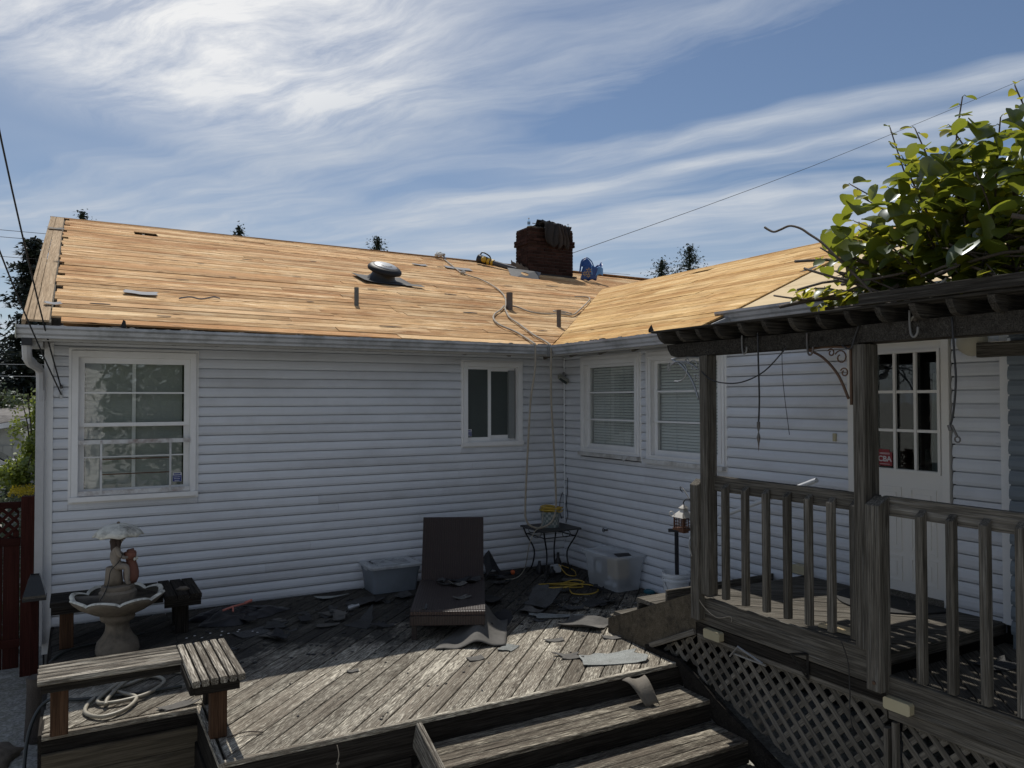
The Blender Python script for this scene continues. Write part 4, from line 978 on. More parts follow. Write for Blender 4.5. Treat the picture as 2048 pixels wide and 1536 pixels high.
def vent_pipe(x, y, r, h, lab, sh=0):
    z = zA(x, y)
    t = obj('vent_pipe', MB().lathe([(r, -.04), (r, h), (r*.82, h), (r*.82, h-.1)], 18, c=(x, y, z), cap=False), PIPEM, smooth='auto'); props(t, lab, 'vent pipe', 'vent pipes on the bare roof'); return t
p = vent_pipe(-2.548, 1.119, .030, .24, 'thin grey vent pipe below the round attic vent', 1); p.data.materials[0] = plain('grey_pipe', (.10, .11, .11), .5, .2, 14)
vent_pipe(.053, 1.612, .050, .27, 'thickest rusty brown vent pipe, with a rope passing beside it'); vent_pipe(.306, .60, .032, .25, 'short dark vent pipe next to the roof valley')
def patch(name, x, y, w, h, rot, mat, lab, cat='metal scrap', lift=.02, group=None, curl=.01):
    M = MA.copy(); M.translation = onA(x, y); M = M @ Matrix.Rotation(R(rot), 4, 'Z')
    o = obj(name, MB().grid(lambda u, v: M @ V(((u-.5)*w+.012*math.sin(v*9+x), (v-.5)*h+.01*math.sin(u*7), .004+curl*abs(u-.5)*2)), 6, 4), mat, solid=.0025); return props(o, lab, cat, group)
tin = plain('grey_tin', (.21, .215, .23), .7, .1, 9, spec=.15, dirt=(.12, .12, .12), dirtamt=.3)
patch('metal_sheet', -5.15, .84, .34, .17, -6, tin, 'flat grey metal sheet lying low on the left of the bare roof')
patch('metal_scrap', -5.98, .05, .14, .10, 10, tin, 'small crumpled grey scrap at the bottom left corner of the roof')
patch('metal_scrap', -6.08, 5.35, .22, .16, 20, FELT, 'grey scrap of flashing near the top of the left rake')
patch('metal_sheet', 1.02, 5.50, .55, .30, -10, tin, 'grey metal sheet beside the rope high on the roof')
patch('metal_scrap', .16, 5.46, .30, .16, 0, tin, 'thin bright scrap of tin left of the rope near the ridge')
m = MA.copy(); m.translation = onA(-4.55, .72)
props(obj('twisted_strap', MB().tube(spline([m @ V(p) for p in ((-.22, -.06, .01), (-.1, -.03, .03), (.02, -.02, .012), (.16, .06, .03), (.24, .10, .012))], 4), .009, 5), tin), 'thin twisted strip of metal lying on the bare roof boards', 'metal strip')
# flashing plate with a round hole, leaning at the chimney
Mp = MA.copy(); Mp.translation = onA(2.55, 5.42); Mp = Mp @ Matrix.Rotation(R(-14), 4, 'Z') @ Matrix.Rotation(R(16), 4, 'X')
mb = MB(); n = 24
outer = []
for k in range(n):
    a = 2*math.pi*k/n; c_, s_ = math.cos(a), math.sin(a); q = 1/max(abs(c_), abs(s_)); outer.append((.33*c_*q, .28*s_*q))
vs = [Mp @ V((.085*math.cos(2*math.pi*k/n), .085*math.sin(2*math.pi*k/n), .05)) for k in range(n)]+[Mp @ V((x, y, .02)) for x, y in outer]
mb.add(vs, [(k, (k+1) % n, n+(k+1) % n, n+k) for k in range(n)])
props(obj('flashing_plate', mb, plain('grey_flashing', (.09, .092, .096), .6, .12, 10, spec=.2), solid=.004), 'square black flashing plate with a round hole, lying left of the chimney', 'flashing')
patch('felt_scrap', 2.95, 5.62, .20, .16, 35, tin, 'small pale scrap at the left foot of the chimney', curl=.08)
# leaf blower: tube with a black head and yellow bands
a_, b_ = onA(2.17, 6.62, .10), onA(2.66, 5.95, .05)
lb = thing('leaf_blower', 'black and yellow leaf blower lying on the ridge left of the chimney', 'leaf blower', onA(2.3, 6.4))
d_ = (b_-a_)
obj('tube', MB().tube([a_+d_*.22, a_+d_*.6, b_], .062, 14, taper=.052), plain('blower_tube', (.05, .05, .055), .3, .1, 12), lb, smooth='auto')
obj('head', MB().tube([a_-d_*.13, a_-d_*.08, a_+d_*.10, a_+d_*.14], .105, 12, taper=.085), BLACK, lb, smooth='auto')
obj('band', MB().tube([a_+d_*.16, a_+d_*.23], .080, 14), TOOLY, lb, smooth='auto'); obj('band', MB().tube([a_+d_*.27, a_+d_*.33], .072, 14), TOOLY, lb, smooth='auto')
obj('side_cover', MB().blob(a_+d_*.05+V((-.05, -.08, 0)), (.08, .04, .07)), TOOLY, lb, smooth=True)
obj('handle', MB().tube(spline([a_-d_*.08+V((0, 0, .08)), a_+V((0, 0, .17)), a_+d_*.2+V((0, 0, .13)), a_+d_*.24+V((0, 0, .05))], 4), .016, 7), BLACK, lb, smooth=True)
# bottles and clothes on the chimney
def bottle(x, y, z, lab):
    t = thing('water_bottle', lab, 'bottle', (x, y, z), 'water bottles left on the chimney')
    obj('body', MB().lathe([(.03, 0), (.034, .01), (.034, .07), (.031, .09), (.034, .11), (.034, .16), (.022, .195), (.013, .205), (.013, .22)], 14, c=(x, y, z)), BOTTLE, t, smooth='auto')
    obj('cap', MB().lathe([(.016, .218), (.016, .238)], 12, c=(x, y, z)), WHITE, t); obj('label', MB().lathe([(.0348, .095), (.0348, .15)], 14, c=(x, y, z), cap=False), plain('bottle_label', (.2, .3, .42), .5, .05, 10), t)
bottle(3.16, 6.25, 6.10, 'clear water bottle on the left end of the chimney top'); bottle(4.26, 6.30, 6.09, 'clear water bottle on the right end of the chimney top')
ck = thing('work_clothes', 'dark work jacket and trousers draped over the chimney front', 'clothes', (3.7, 6.0, 6.1))
def drape(x0, x1, zt, zb, seed, skew=0, y=5.93):
    def fn(u, v):
        x = x0+(x1-x0)*(.5+(u-.5)*(1+.25*math.sin(v*2.2+seed))); f = .03*math.sin(u*17+seed*3+v*2)+.015*math.sin(u*31+v*5+seed)
        if v < .25: t = v/.25; return V((x, 6.35-.38*t, zt+.05-.06*t+.03*noise.noise(V((x*8, t*3, seed)))))
        t = (v-.25)/.75; return V((x+skew*t+.03*math.sin(t*5+seed), y+f*.9-.02*math.sin(t*4), zt-(zt-zb)*t*(1-.10*math.sin(u*8+seed))))
    return MB().grid(fn, 18, 12)
obj('jacket', drape(3.36, 3.80, 6.20, 5.70, 1.3, .06, 5.91), CLOTH, ck, smooth=True, solid=.012)
obj('trousers', drape(3.68, 3.96, 6.17, 5.68, 4.1, .05, 5.89), plain('brown_cloth', (.034, .029, .028), .95, .2, 40, bstr=.4), ck, smooth=True, solid=.012); obj('sleeve', drape(3.88, 4.06, 6.16, 5.86, 2.2, .02, 5.92), CLOTH, ck, smooth=True, solid=.012)
pile = thing('scrap_pile', 'heap of dark torn scraps on top of the chimney', 'scrap heap', (3.6, 6.3, 6.1))
for k in range(20):
    x = 3.35+rr(0, .65); M = Matrix.Translation((x, 6.2+rr(-.1, .2), 6.15+rr(0, .16)*(1-abs(x-3.55)*1.2))) @ Matrix.Rotation(rr(-.6, .6), 4, 'X') @ Matrix.Rotation(rr(-.5, .5), 4, 'Y') @ Matrix.Rotation(rr(0, 6), 4, 'Z')
    obj('scrap', MB().box((-rr(.06, .16), -rr(.05, .1), -.012), (rr(.06, .16), rr(.05, .1), .012), M), BARK if k % 3 else FELTD, pile)
# blue shopping bag
bg_ = thing('shopping_bag', 'blue reusable shopping bag with yellow spark marks slumped beside the chimney', 'bag', onA(4.45, 5.73))
bx, by = 4.44, 5.72; bz = zA(bx, by)+.02
ax = V((.86, -.50, 0)).normalized(); ay = V((.50, .86, 0))
def bag(u, v):
    a = 2*math.pi*u; c, s_ = math.cos(a), math.sin(a); q = (abs(c)**4+abs(s_)**4)**-.25
    w = .20*(1+.25*v)+.02*math.sin(3*a+v*4); d = .11*(1+.3*v)
    lean = .10*v*v
    h = .02+.30*v*(1+.22*math.sin(a*2+.6)+.18*math.cos(a))
    return V((bx, by, bz))+ax*(w*c*q*.85+lean)+ay*(d*s_*q*.85)+V((0, 0, h+.014*math.sin(a*7+v*6)))
obj('body', MB().grid(bag, 36, 10), BLUE, bg_, smooth=True, solid=.004)
obj('lining', MB().grid(lambda u, v: V((bx, by, bz))+ax*(.05+.26*u)+ay*(-.13+.05*math.sin(u*5))+V((0, 0, .10+.22*v*(1-.25*u)+.02*math.sin(u*11))), 8, 6), BLUEL, bg_, smooth=True, solid=.003)
for k in (0, 1):
    o = V((bx, by, bz))+ay*(.12 if k else -.135)
    obj('handle', MB().tube(spline([o+ax*(-.20)+V((0, 0, .20)), o+ax*(-.16)+V((0, 0, .42+.04*k)), o+ax*(-.06)+V((0, 0, .50+.03*k)), o+ax*.05+V((0, 0, .42)), o+ax*.10+V((0, 0, .30))], 5), .012, 6), BLUE, bg_, smooth=True)
obj('flap', MB().grid(lambda u, v: V((bx, by, bz))+ax*(-.17+.22*u)-ay*(.10-.05*v)+V((0, 0, .30+.20*v*math.sin(math.pi*(.15+.7*u)))), 6, 5), BLUE, bg_, smooth=True, solid=.004)
for (cx, cz, r) in ((-.10, .13, .055), (-.01, .20, .065), (-.02, .09, .045)):
    mb = MB(); o = V((bx, by, bz))+ax*cx-ay*.158+V((0, 0, cz))
    for k in range(6):
        a = R(30+60*k); dirv = ax*math.cos(a)+V((0, 0, math.sin(a))); mb.bar(o+dirv*r*.35, o+dirv*r, .013, .004, -ay)
    obj('logo', mb, YEL, bg_)
# rope: from the anchor on the ridge, down the roof, over the gutter, loop at the wall
anc = thing('anchor', 'metal roof anchor with a white knotted rope end on the ridge', 'roof anchor', onA(1.22, 6.85))
mb = MB().tube([onA(1.16, 6.9, .02), onA(1.22, 6.8, .13), onA(1.30, 6.7, .02)], .018, 6); mb.tube([onA(1.2, 6.95, .10), onA(1.26, 6.7, .11)], .03, 6); obj('hook', mb, GREYM, anc)
mb = MB()
for k in range(4): mb.blob(onA(1.20+rr(-.06, .06), 6.82+rr(-.1, .1), .06+rr(0, .07)), (.05, .06, .04), 7, 5, .4)
obj('knot', mb, plain('white_rag', (.55, .55, .52), .9, .15, 20), anc, smooth=True)
def rope(name, pts, r, lab, mat=ROPEM, cat='rope', par=None, k=5, n=6, group=None):
    o = obj(name, MB().tube(spline(pts, k), r, n), mat, par, smooth=True); return props(o, lab, cat, group)
R1 = [(1.26, 6.75), (1.10, 6.1), (.80, 4.85), (.90, 4.25), (.80, 3.48), (.545, 2.68), (.14, 1.88), (-.045, 1.58)]
rope('rope', [onA(x, y, .016) for x, y in R1]+[onA(-.20, 1.25, .016), onA(-.36, .87, .016), onA(-.43, .5, .016), onA(-.49, .22, .016), onA(-.57, -.18, .016), onA(-.585, -.38, .02), (-.62, -.585, 2.905), (-.635, -.665, 2.86), (-.635, -.672, 2.75), (-.625, -.655, 2.2), (-.575, -.64, 1.57), (-.545, -.63, 1.07), (-.555, -.64, .83), (-.63, -.66, .685), (-.80, -.67, .625), (-.93, -.66, .66), (-.985, -.64, .75), (-.985, -.63, .97), (-.95, -.63, 1.58), (-.912, -.64, 2.2), (-.86, -.655, 2.56), (-.862, -.67, 2.78), (-.855, -.655, 2.875), (-.845, -.59, 2.905), onA(-.80, -.36, .016), onA(-.77, 0, .016), onA(-.81, .33, .016), onA(-.72, .68, .016), onA(-.52, 1.03, .016), onA(-.20, 1.42, .016), onA(-.02, 1.66, .03)], .0135, 'long beige rope running from the ridge anchor over the gutter and looping down the wall')
rope('rope', [onA(.06, 1.72, .03), onA(.17, 1.80, .016), onA(.27, 1.70, .016), onA(.31, 1.42, .016), onA(.53, 1.345, .016), onA(.87, 1.43, .016), onA(1.10, 1.43, .016), (1.55, 1.87, zA(1.5, 1.9)+.04), (2.45, 2.88, zA(2.45, 2.9)+.04), (2.62, 3.15, zA(2.6, 3.2)+.04), onA(2.50, 3.25, .02), onA(2.36, 3.22, .016)], .0125, 'shorter beige rope lying from the thickest pipe along into the roof valley')
rope('rope', [onA(1.10, 1.45, .03), onA(.98, 1.62, .03), onA(.86, 1.62, .02), onA(.86, 1.5, .03), onA(1.0, 1.46, .03)], .011, 'small loop of beige rope beside the valley')
props(obj('rope_knot', MB().blob(onA(.80, 4.83, .03), (.07, .05, .03), 8, 6, .5), MATS['white_rag'], smooth=True), 'pale knot in the rope on the upper roof', 'rope knot')
# shingle flap in the valley, twigs in the gutter
props(obj('torn_flap', MB().grid(lambda u, v: V((.24+.12*u-.05*v, .02+.10*u+.1*v, zA(.3, .1)+.03+.05*math.sin(u*3+v))), 4, 4), FELTD, solid=.004), 'torn black flap of felt at the bottom of the roof valley', 'felt scrap')
props(obj('torn_flap', MB().add([(-.55, -2.45, 2.90), (-.56, -2.56, 2.885), (-.58, -2.53, 2.975), (-.57, -2.47, 2.93)], [(0, 1, 2, 3)]), FELTD, solid=.003), 'pointed black scrap standing up in the right gutter', 'felt scrap')
props(obj('torn_flap', MB().add([(-5.42, -.60, 2.875), (-5.36, -.60, 2.875), (-5.37, -.61, 2.955), (-5.39, -.60, 2.965)], [(0, 1, 2, 3)]), FELTD, solid=.003), 'pointed black scrap standing up in the left gutter', 'felt scrap')

# ================================================================== THINGS ON THE DECK
# chaise longue
FL, FR = V((-3.098, -2.14, .27)), V((-2.484, -2.455, .27)); ux = (FR-FL).normalized(); uy = V((-ux.y, ux.x, 0)); W_ = .685; L_ = 1.22
MC = Matrix(((ux.x, uy.x, 0, FL.x), (ux.y, uy.y, 0, FL.y), (0, 0, 1, 0), (0, 0, 0, 1)))
ch = thing('chaise_longue', 'brown wicker chaise longue with its back raised, littered with shingle scraps', 'lounge chair', MC @ V((W_/2, L_/2, 0)))
mb = MB().cham(W_, L_, .07, .012, MC @ Matrix.Translation((W_/2, L_/2, .238))); obj('seat', MB().cham(W_, L_, .055, .012, Matrix()), WICK, ch, M=MC @ Matrix.Translation((W_/2, L_/2, .245)))
obj('apron', MB().cham(W_, .03, .09, .004, Matrix()), WICK, ch, M=MC @ Matrix.Translation((W_/2, .012, .178)))
for x in (.012, W_-.012): obj('apron', MB().cham(L_+.3, .026, .09, .004, Matrix()), WICK, ch, M=MC @ Matrix.Translation((x, L_/2+.15, .178)) @ Matrix.Rotation(R(90), 4, 'Z'))
for x in (.035, W_-.035):
    for y in (.05, 1.4): obj('leg', MB().cham(.14, .045, .045, .003, Matrix()), WICK, ch, M=MC @ Matrix.Translation((x, y, .07)) @ Matrix.Rotation(R(90), 4, 'Y'))
Mb = MC @ Matrix.Translation((W_/2, L_-.01, .262)) @ Matrix.Rotation(R(64), 4, 'X')
obj('backrest', MB().cham(W_-.02, .70, .045, .012, Matrix()), WICK, ch, M=Mb @ Matrix.Translation((0, .35, 0)))
mb = MB()
for x in (.06, W_-.06): mb.tube([MC @ V((x, L_+.10, .49)), MC @ V((x, L_+.28, .16))], .011, 6)
obj('back_prop', mb, BLACKM, ch)
# grey tote
def tote(name, x0, x1, y0, y1, h, flare, mat, lidmat, lab, lidh=.035):
    t = thing(name, lab, 'storage tote', ((x0+x1)/2, (y0+y1)/2, .003))
    def ring(z, e, rc=.04):
        out = []
        for cx, cy, a0 in ((x1+e-rc, y1+e-rc, 0), (x0-e+rc, y1+e-rc, 90), (x0-e+rc, y0-e+rc, 180), (x1+e-rc, y0-e+rc, 270)):
            for k in range(4): a = R(a0+30*k); out.append(V((cx+rc*math.cos(a), cy+rc*math.sin(a), z)))
        return out
    def loft(rings, cap0=True, cap1=True):
        n = len(rings[0]); vs = [p for r_ in rings for p in r_]; fs = [(i*n+k, i*n+(k+1) % n, (i+1)*n+(k+1) % n, (i+1)*n+k) for i in range(len(rings)-1) for k in range(n)]
        if cap0: fs.append(tuple(range(n))[::-1])
        if cap1: fs.append(tuple(range((len(rings)-1)*n, len(rings)*n)))
        return MB().add(vs, fs)
    obj('bin', loft([ring(.004, 0), ring(h*.8, flare*.8), ring(h*.8, flare*.8+.006), ring(h, flare+.008)], True, False), mat, t, smooth='auto')
    l = obj('lid', loft([ring(h-.012, flare+.022), ring(h+.012, flare+.024), ring(h+.024, flare+.012), ring(h+.024, flare-.03), ring(h+.012, flare-.05)], False, True), lidmat, t, smooth='auto')
    return t, l
tg, lg = tote('storage_tote', -2.83, -2.31, -.40, -.035, .295, .03, TOTEG, LID, 'grey plastic tote with a dirty pale ribbed lid against the wall')
mb = MB()
for k in range(4): y = -.36+.075*k; mb.cham(.40, .030, .014, .004, Matrix.Translation((-2.57, y+.03, .312)))
obj('lid_rib', mb, LID, lg); obj('litter', MB().grid(lambda u, v: V((-2.78+.42*u, -.20+.16*v, .3085+.012*abs(noise.noise(V((u*9, v*9, 1)))))), 14, 8), SHING, lg)
for x in (-2.862, -2.278): obj('latch', MB().box((x-.012, -.26, .255), (x+.012, -.16, .325)), LID, lg)
tc_, lc = tote('storage_tote', -.40, -.065, -1.69, -1.11, .385, .035, CLEAR, CLEAR, 'large clear plastic tote filled with boxes beside the right wall')
for nm, a, b, m_, lab in (('cardboard_box', (-.33, -1.60, .12), (-.16, -1.40, .33), KRAFT, 'yellowish cardboard box inside the clear tote'), ('box', (-.36, -1.36, .13), (-.14, -1.17, .31), plain('grey_box', (.10, .11, .13), .6, .1, 8), 'dark grey box with a white label inside the clear tote'), ('carton', (-.37, -1.55, .012), (-.12, -1.16, .115), plain('dark_carton', (.07, .07, .07), .7, .2, 8), 'low dark carton at the bottom of the clear tote')):
    o = props(obj(nm, MB().cham(b[0]-a[0], b[1]-a[1], b[2]-a[2], .004, Matrix.Translation(((a[0]+b[0])/2, (a[1]+b[1])/2, (a[2]+b[2])/2))), m_), lab, 'box')
    if nm != 'cardboard_box': obj('label', MB().box((a[0]-.002, a[1]+.03, a[2]+.03), (a[0]-.0006, a[1]+.13, b[2]-.03)), PAPER, o)
for k in range(5):
    p = (-.34+rr(0, .08), -1.58+.06*k, .13+rr(-.01, .02)); 
    if k < 3: props(obj('crumpled_paper', MB().blob((p[0]-.02, p[1], .06+.03*k), (.03, .035, .03), 8, 6, .6), PAPER), 'crumpled white paper at the front of the clear tote', 'paper', 'crumpled paper in the clear tote')
props(obj('felt_scrap', MB().add([(-.40, -1.70, .412), (-.22, -1.72, .412), (-.17, -1.60, .416), (-.34, -1.55, .412)], [(0, 1, 2, 3)]), FELTD, solid=.008), 'black scrap lying on the lid of the clear tote', 'felt scrap')
# corner table with the patterned pail
tb = thing('side_table', 'small black iron table in the corner under a patterned pail', 'table', (-.55, -.51, 0))
obj('tabletop', MB().cham(.56, .56, .022, .006, Matrix.Translation((-.55, -.51, .59))), plain('table_slate', (.030, .030, .030), .6, .2, 14), tb)
for sx in (-1, 1):
    for sy in (-1, 1):
        obj('leg', MB().tube(spline([(-.55+sx*.25, -.51+sy*.25, .575), (-.55+sx*.22, -.51+sy*.22, .48), (-.55+sx*.15, -.51+sy*.15, .30), (-.55+sx*.17, -.51+sy*.17, .10), (-.55+sx*.22, -.51+sy*.22, .005)], 4), .010, 6), BLACKM, tb, smooth=True)
mb = MB()
for s_ in (-1, 1): mb.tube([(-.55-.24, -.51+s_*.22, .50), (-.55+.24, -.51+s_*.22, .50)], .007, 5); mb.tube([(-.55+s_*.22, -.51-.24, .50), (-.55+s_*.22, -.51+.24, .50)], .007, 5)
for k in range(4): a = k*1.57+.4; mb.tube([(-.55+.26*math.cos(a)+.06*math.cos(t), -.51+.26*math.sin(a)+.03, .53+.04*math.sin(t)) for t in [i*.52 for i in range(13)]], .005, 5)
obj('apron', mb, BLACKM, tb)
pl_ = thing('pail', 'grey and white diamond patterned pail on the iron table holding a yellow cord', 'pail', (-.565, -.53, .602))
obj('body', MB().lathe([(.105, 0), (.122, .19), (.126, .195), (.117, .19), (.10, .02)], 24, c=(-.565, -.53, .602), cap=True), PAIL, pl_, smooth='auto')
def coil(c, r, turns, h, jit, rad, seed, flat=1.0):
    pts = []; N = int(turns*14)
    for i in range(N): a = 2*math.pi*i/14; q = r*(1+jit*math.sin(a*2.3+seed)+jit*.7*math.sin(a*.77+seed*2)); pts.append((c[0]+q*math.cos(a)+jit*.2*math.sin(a*.31), c[1]+q*flat*math.sin(a), c[2]+h*i/N+.006*math.sin(a*3.1+seed)))
    return pts
props(obj('extension_cord', MB().tube(coil((-.565, -.53, .79), .115, 6, .07, .13, .007, 1.2), .0085, 6), YCORD, smooth=True), 'yellow extension cord coiled on top of the patterned pail', 'cord')
rope('cord', [(-.66, -.53, .84), (-.72, -.60, .78), (-.80, -.70, .66), (-.93, -.75, .60), (-1.01, -.76, .45), (-1.0, -.68, .25), (-.99, -.6, .12), (-1.03, -.55, .04), (-1.12, -.55, .015), (-1.22, -.5, .012)], .006, 'thin pale cord trailing from the pail down to the deck', HOSE, 'cord')
mb = []
cy = [(-.63, -1.00), (-.45, -1.02), (-.40, -1.15), (-.62, -1.18), (-.88, -1.14), (-.95, -1.02), (-.75, -1.02), (-.48, -1.10), (-.50, -1.26), (-.80, -1.24), (-1.0, -1.12), (-.86, -1.0), (-.62, -1.06), (-.44, -1.30), (-.46, -1.52), (-.62, -1.60), (-.76, -1.46), (-.74, -1.30), (-.90, -1.20)]
rope('extension_cord', [(x-.12, y-.05, .014+.010*((i*3) % 4)) for i, (x, y) in enumerate(cy)], .0075, 'yellow extension cord lying in loose loops in front of the clear tote', YCORD, 'cord', k=7)
rope('cord', [(-.50, -.62, .14), (-.45, -.72, .03), (-.36, -.78, .012), (-.30, -.70, .02), (-.27, -.6, .04), (-.40, -.52, .10)], .006, 'short yellowish cord looped by the outlet box under the table', YCORD, 'cord')
jb = thing('junction_box', 'small white outlet box on the deck under the iron table', 'outlet box', (-.50, -.55, 0)); obj('cover', MB().cham(.10, .10, .09, .006, Matrix.Translation((-.50, -.55, .075))), PAPER, jb); obj('base', MB().box((-.545, -.595, .004), (-.455, -.505, .03)), BLACK, jb)
for k, (x, y, h, lab) in enumerate(((-.66, -.42, .16, 'dark bottle standing under the iron table, nearest the left leg'), (-.38, -.42, .24, 'tall dark garden tool head under the iron table'), (-.60, -.62, .12, 'squat dark jar under the front of the iron table'))):
    props(obj(('bottle', 'garden_tool', 'jar')[k], MB().lathe([(.04, 0), (.045, h*.5), (.02, h*.75), (.018, h)], 12, c=(x, y, .002)), BLACK, smooth='auto'), lab, ('bottle', 'tool', 'jar')[k])
props(obj('ball', MB().blob((-.98, -.30, .032), (.030, .030, .030), 16, 10), ORANGE, smooth=True), 'small orange ball on the deck against the left wall', 'ball')
props(obj('felt_sheet', MB().grid(lambda u, v: V((-1.36+.42*u-.06*v, -.22-.10*u-.25*v*(1-u)+.02, .02+.30*max(0, 1-abs(u-.18)*2.2)*(1-v*.65)+.02*math.sin(u*9+v*5))), 10, 6), FELTD, solid=.005), 'folded black sheet of roofing felt standing up against the left wall', 'felt sheet')
# bucket with a stick
bk = thing('bucket', 'white plastic bucket beside the right wall with a black stick in it', 'bucket', (-.19, -2.44, 0))
obj('body', MB().lathe([(.118, .003), (.140, .27), (.150, .272), (.150, .292), (.142, .296), (.144, .318), (.153, .32), (.153, .34), (.146, .342), (.150, .36), (.142, .36), (.135, .30), (.11, .02)], 32, c=(-.19, -2.44, 0)), BUCKET, bk, smooth='auto')
obj('bail', MB().tube(spline([(-.33, -2.40, .305), (-.34, -2.50, .18), (-.28, -2.575, .13), (-.16, -2.60, .17), (-.06, -2.52, .30)], 4), .004, 5), GREYM, bk)
stk = thing('stick', 'black T-shaped stick standing in the white bucket', 'stick', (-.2, -2.5, .04)); obj('shaft', MB().bar((-.20, -2.47, .05), (-.21, -2.475, .80), .040, .022, V((1, 0, 0))), BLACK, stk); obj('crossbar', MB().bar((-.24, -2.39, .80), (-.19, -2.56, .815), .03, .035), BLACK, stk)
# copper lantern on a scroll hook
ln = thing('lantern', 'small copper lantern with a pagoda roof hanging beside the corner post', 'lantern', (-1.2, -3.69, 1.08)); lx, ly, lz = -1.2, -3.69, 1.085
COP = plain('lantern_copper', (.16, .075, .045), .5, .2, 20, metal=.5, dirt=(.06, .05, .05), dirtamt=.5); COPL = plain('lantern_roof', (.50, .47, .42), .4, .2, 20, metal=.3)
mb = MB()
for sx in (-1, 1):
    for sy in (-1, 1): mb.box((lx+sx*.055-.006, ly+sy*.055-.006, lz), (lx+sx*.055+.006, ly+sy*.055+.006, lz+.10))
mb.box((lx-.066, ly-.066, lz-.012), (lx+.066, ly+.066, lz+.006)); mb.box((lx-.066, ly-.066, lz+.094), (lx+.066, ly+.066, lz+.104))
for k in range(1, 4):
    for s_ in (-1, 1):
        q = -.055+.0275*k; mb.box((lx+q-.002, ly+s_*.055-.002, lz), (lx+q+.002, ly+s_*.055+.002, lz+.1)); mb.box((lx+s_*.055-.002, ly+q-.002, lz), (lx+s_*.055+.002, ly+q+.002, lz+.1))
        mb.box((lx-.055, ly+s_*.055-.002, lz+.025*k-.002), (lx+.055, ly+s_*.055+.002, lz+.025*k+.002)); mb.box((lx+s_*.055-.002, ly-.055, lz+.025*k-.002), (lx+s_*.055+.002, ly+.055, lz+.025*k+.002))
obj('cage', mb, COP, ln); obj('foot', MB().box((lx-.03, ly-.03, lz-.035), (lx+.03, ly+.03, lz-.012)), COP, ln)
obj('roof', MB().lathe([(.105, .100), (.07, .128), (.04, .150), (.038, .152), (.03, .172), (.045, .176), (.02, .195), (.006, .205)], 4, M=Matrix.Translation((lx, ly, lz)) @ Matrix.Rotation(R(45), 4, 'Z')), COPL, ln)
mb = MB()
for k in range(4): a = R(45+90*k); c_, s_ = math.cos(a), math.sin(a); mb.tube([(lx+c_*(.10+.018*math.cos(t)), ly+s_*(.10+.018*math.cos(t)), lz+.125+.02*math.sin(t)) for t in [i*.6-1.5 for i in range(9)]], .003, 5)
obj('corner_curl', mb, COPL, ln)
hk = props(obj('scroll_hook', MB().tube(spline([(-1.40, -4.03, 1.30), (-1.33, -3.92, 1.36), (-1.25, -3.78, 1.35), (-1.20, -3.69, 1.31), (-1.205, -3.70, 1.292)], 4), .005, 6).tube(spline([(-1.34, -3.93, 1.36), (-1.29, -3.80, 1.43), (-1.26, -3.72, 1.45), (-1.24, -3.70, 1.42), (-1.27, -3.76, 1.41)], 4), .004, 5), BLACKM, smooth=True), 'thin black scroll hook on the corner post holding the copper lantern', 'hook')
# white pipe handrail leaning by the door
props(obj('white_pipe', MB().tube([(-.30, -3.20, 1.05), (-.30, -4.34, 1.512)], .021, 12), PVC, smooth='auto'), 'white plastic pipe sloping up beside the back door', 'pipe')
props(obj('vent_cover', MB().box((-.10, -4.03, .625), (-.014, -3.90, .70)), CREAM), 'small cream louvre cover on the wall above the landing', 'vent cover')
props(obj('drain_pipe', MB().tube([(-.03, -1.85, .03), (-.035, -2.10, .03), (-.06, -2.22, .028), (-.10, -2.36, .022)], .020, 8), PVC, smooth=True), 'short white drain pipe at the foot of the right wall', 'pipe')
props(obj('blue_lid', MB().lathe([(.07, 0), (.07, .02), (.05, .03)], 16, c=(-.07, -1.86, .003)), plain('teal_plastic', (.02, .12, .16), .5, .1, 8)), 'flat teal lid on the deck behind the clear tote', 'lid')
props(obj('bowl', MB().lathe([(.08, 0), (.10, .03), (.085, .012)], 18, c=(-.25, -3.0, .204)), CREAM), 'small cream bowl on the hidden side step', 'bowl') if False else None
# half-round mat
mat_ = thing('door_mat', 'black half-round rubber door mat on the landing before the back door', 'door mat', (-.05, -4.95, .61))
def mm(u, v): a = math.pi*(.5+u); r_ = .40*v; return V((-.06+1.35*r_*math.cos(a), -4.93+1.0*r_*math.sin(a)*1.05, .616))
obj('rubber', MB().grid(mm, 20, 6), plain('mat_rubber', (.012, .012, .012), .7, .3, 60), mat_, solid=.012)
mb = MB()
for k in range(4): mb.tube([(-.12-.07*k, -5.02-.06*k, .624), (-.20-.05*k, -5.10-.02*k, .624)], .004, 4)
obj('tread_mark', mb, FELT, mat_)
props(obj('plank', MB().bar((-1.22, -5.12, .628), (-1.18, -5.42, .622), .10, .02), PLY), 'short pale offcut of board lying in the sun on the landing', 'offcut')
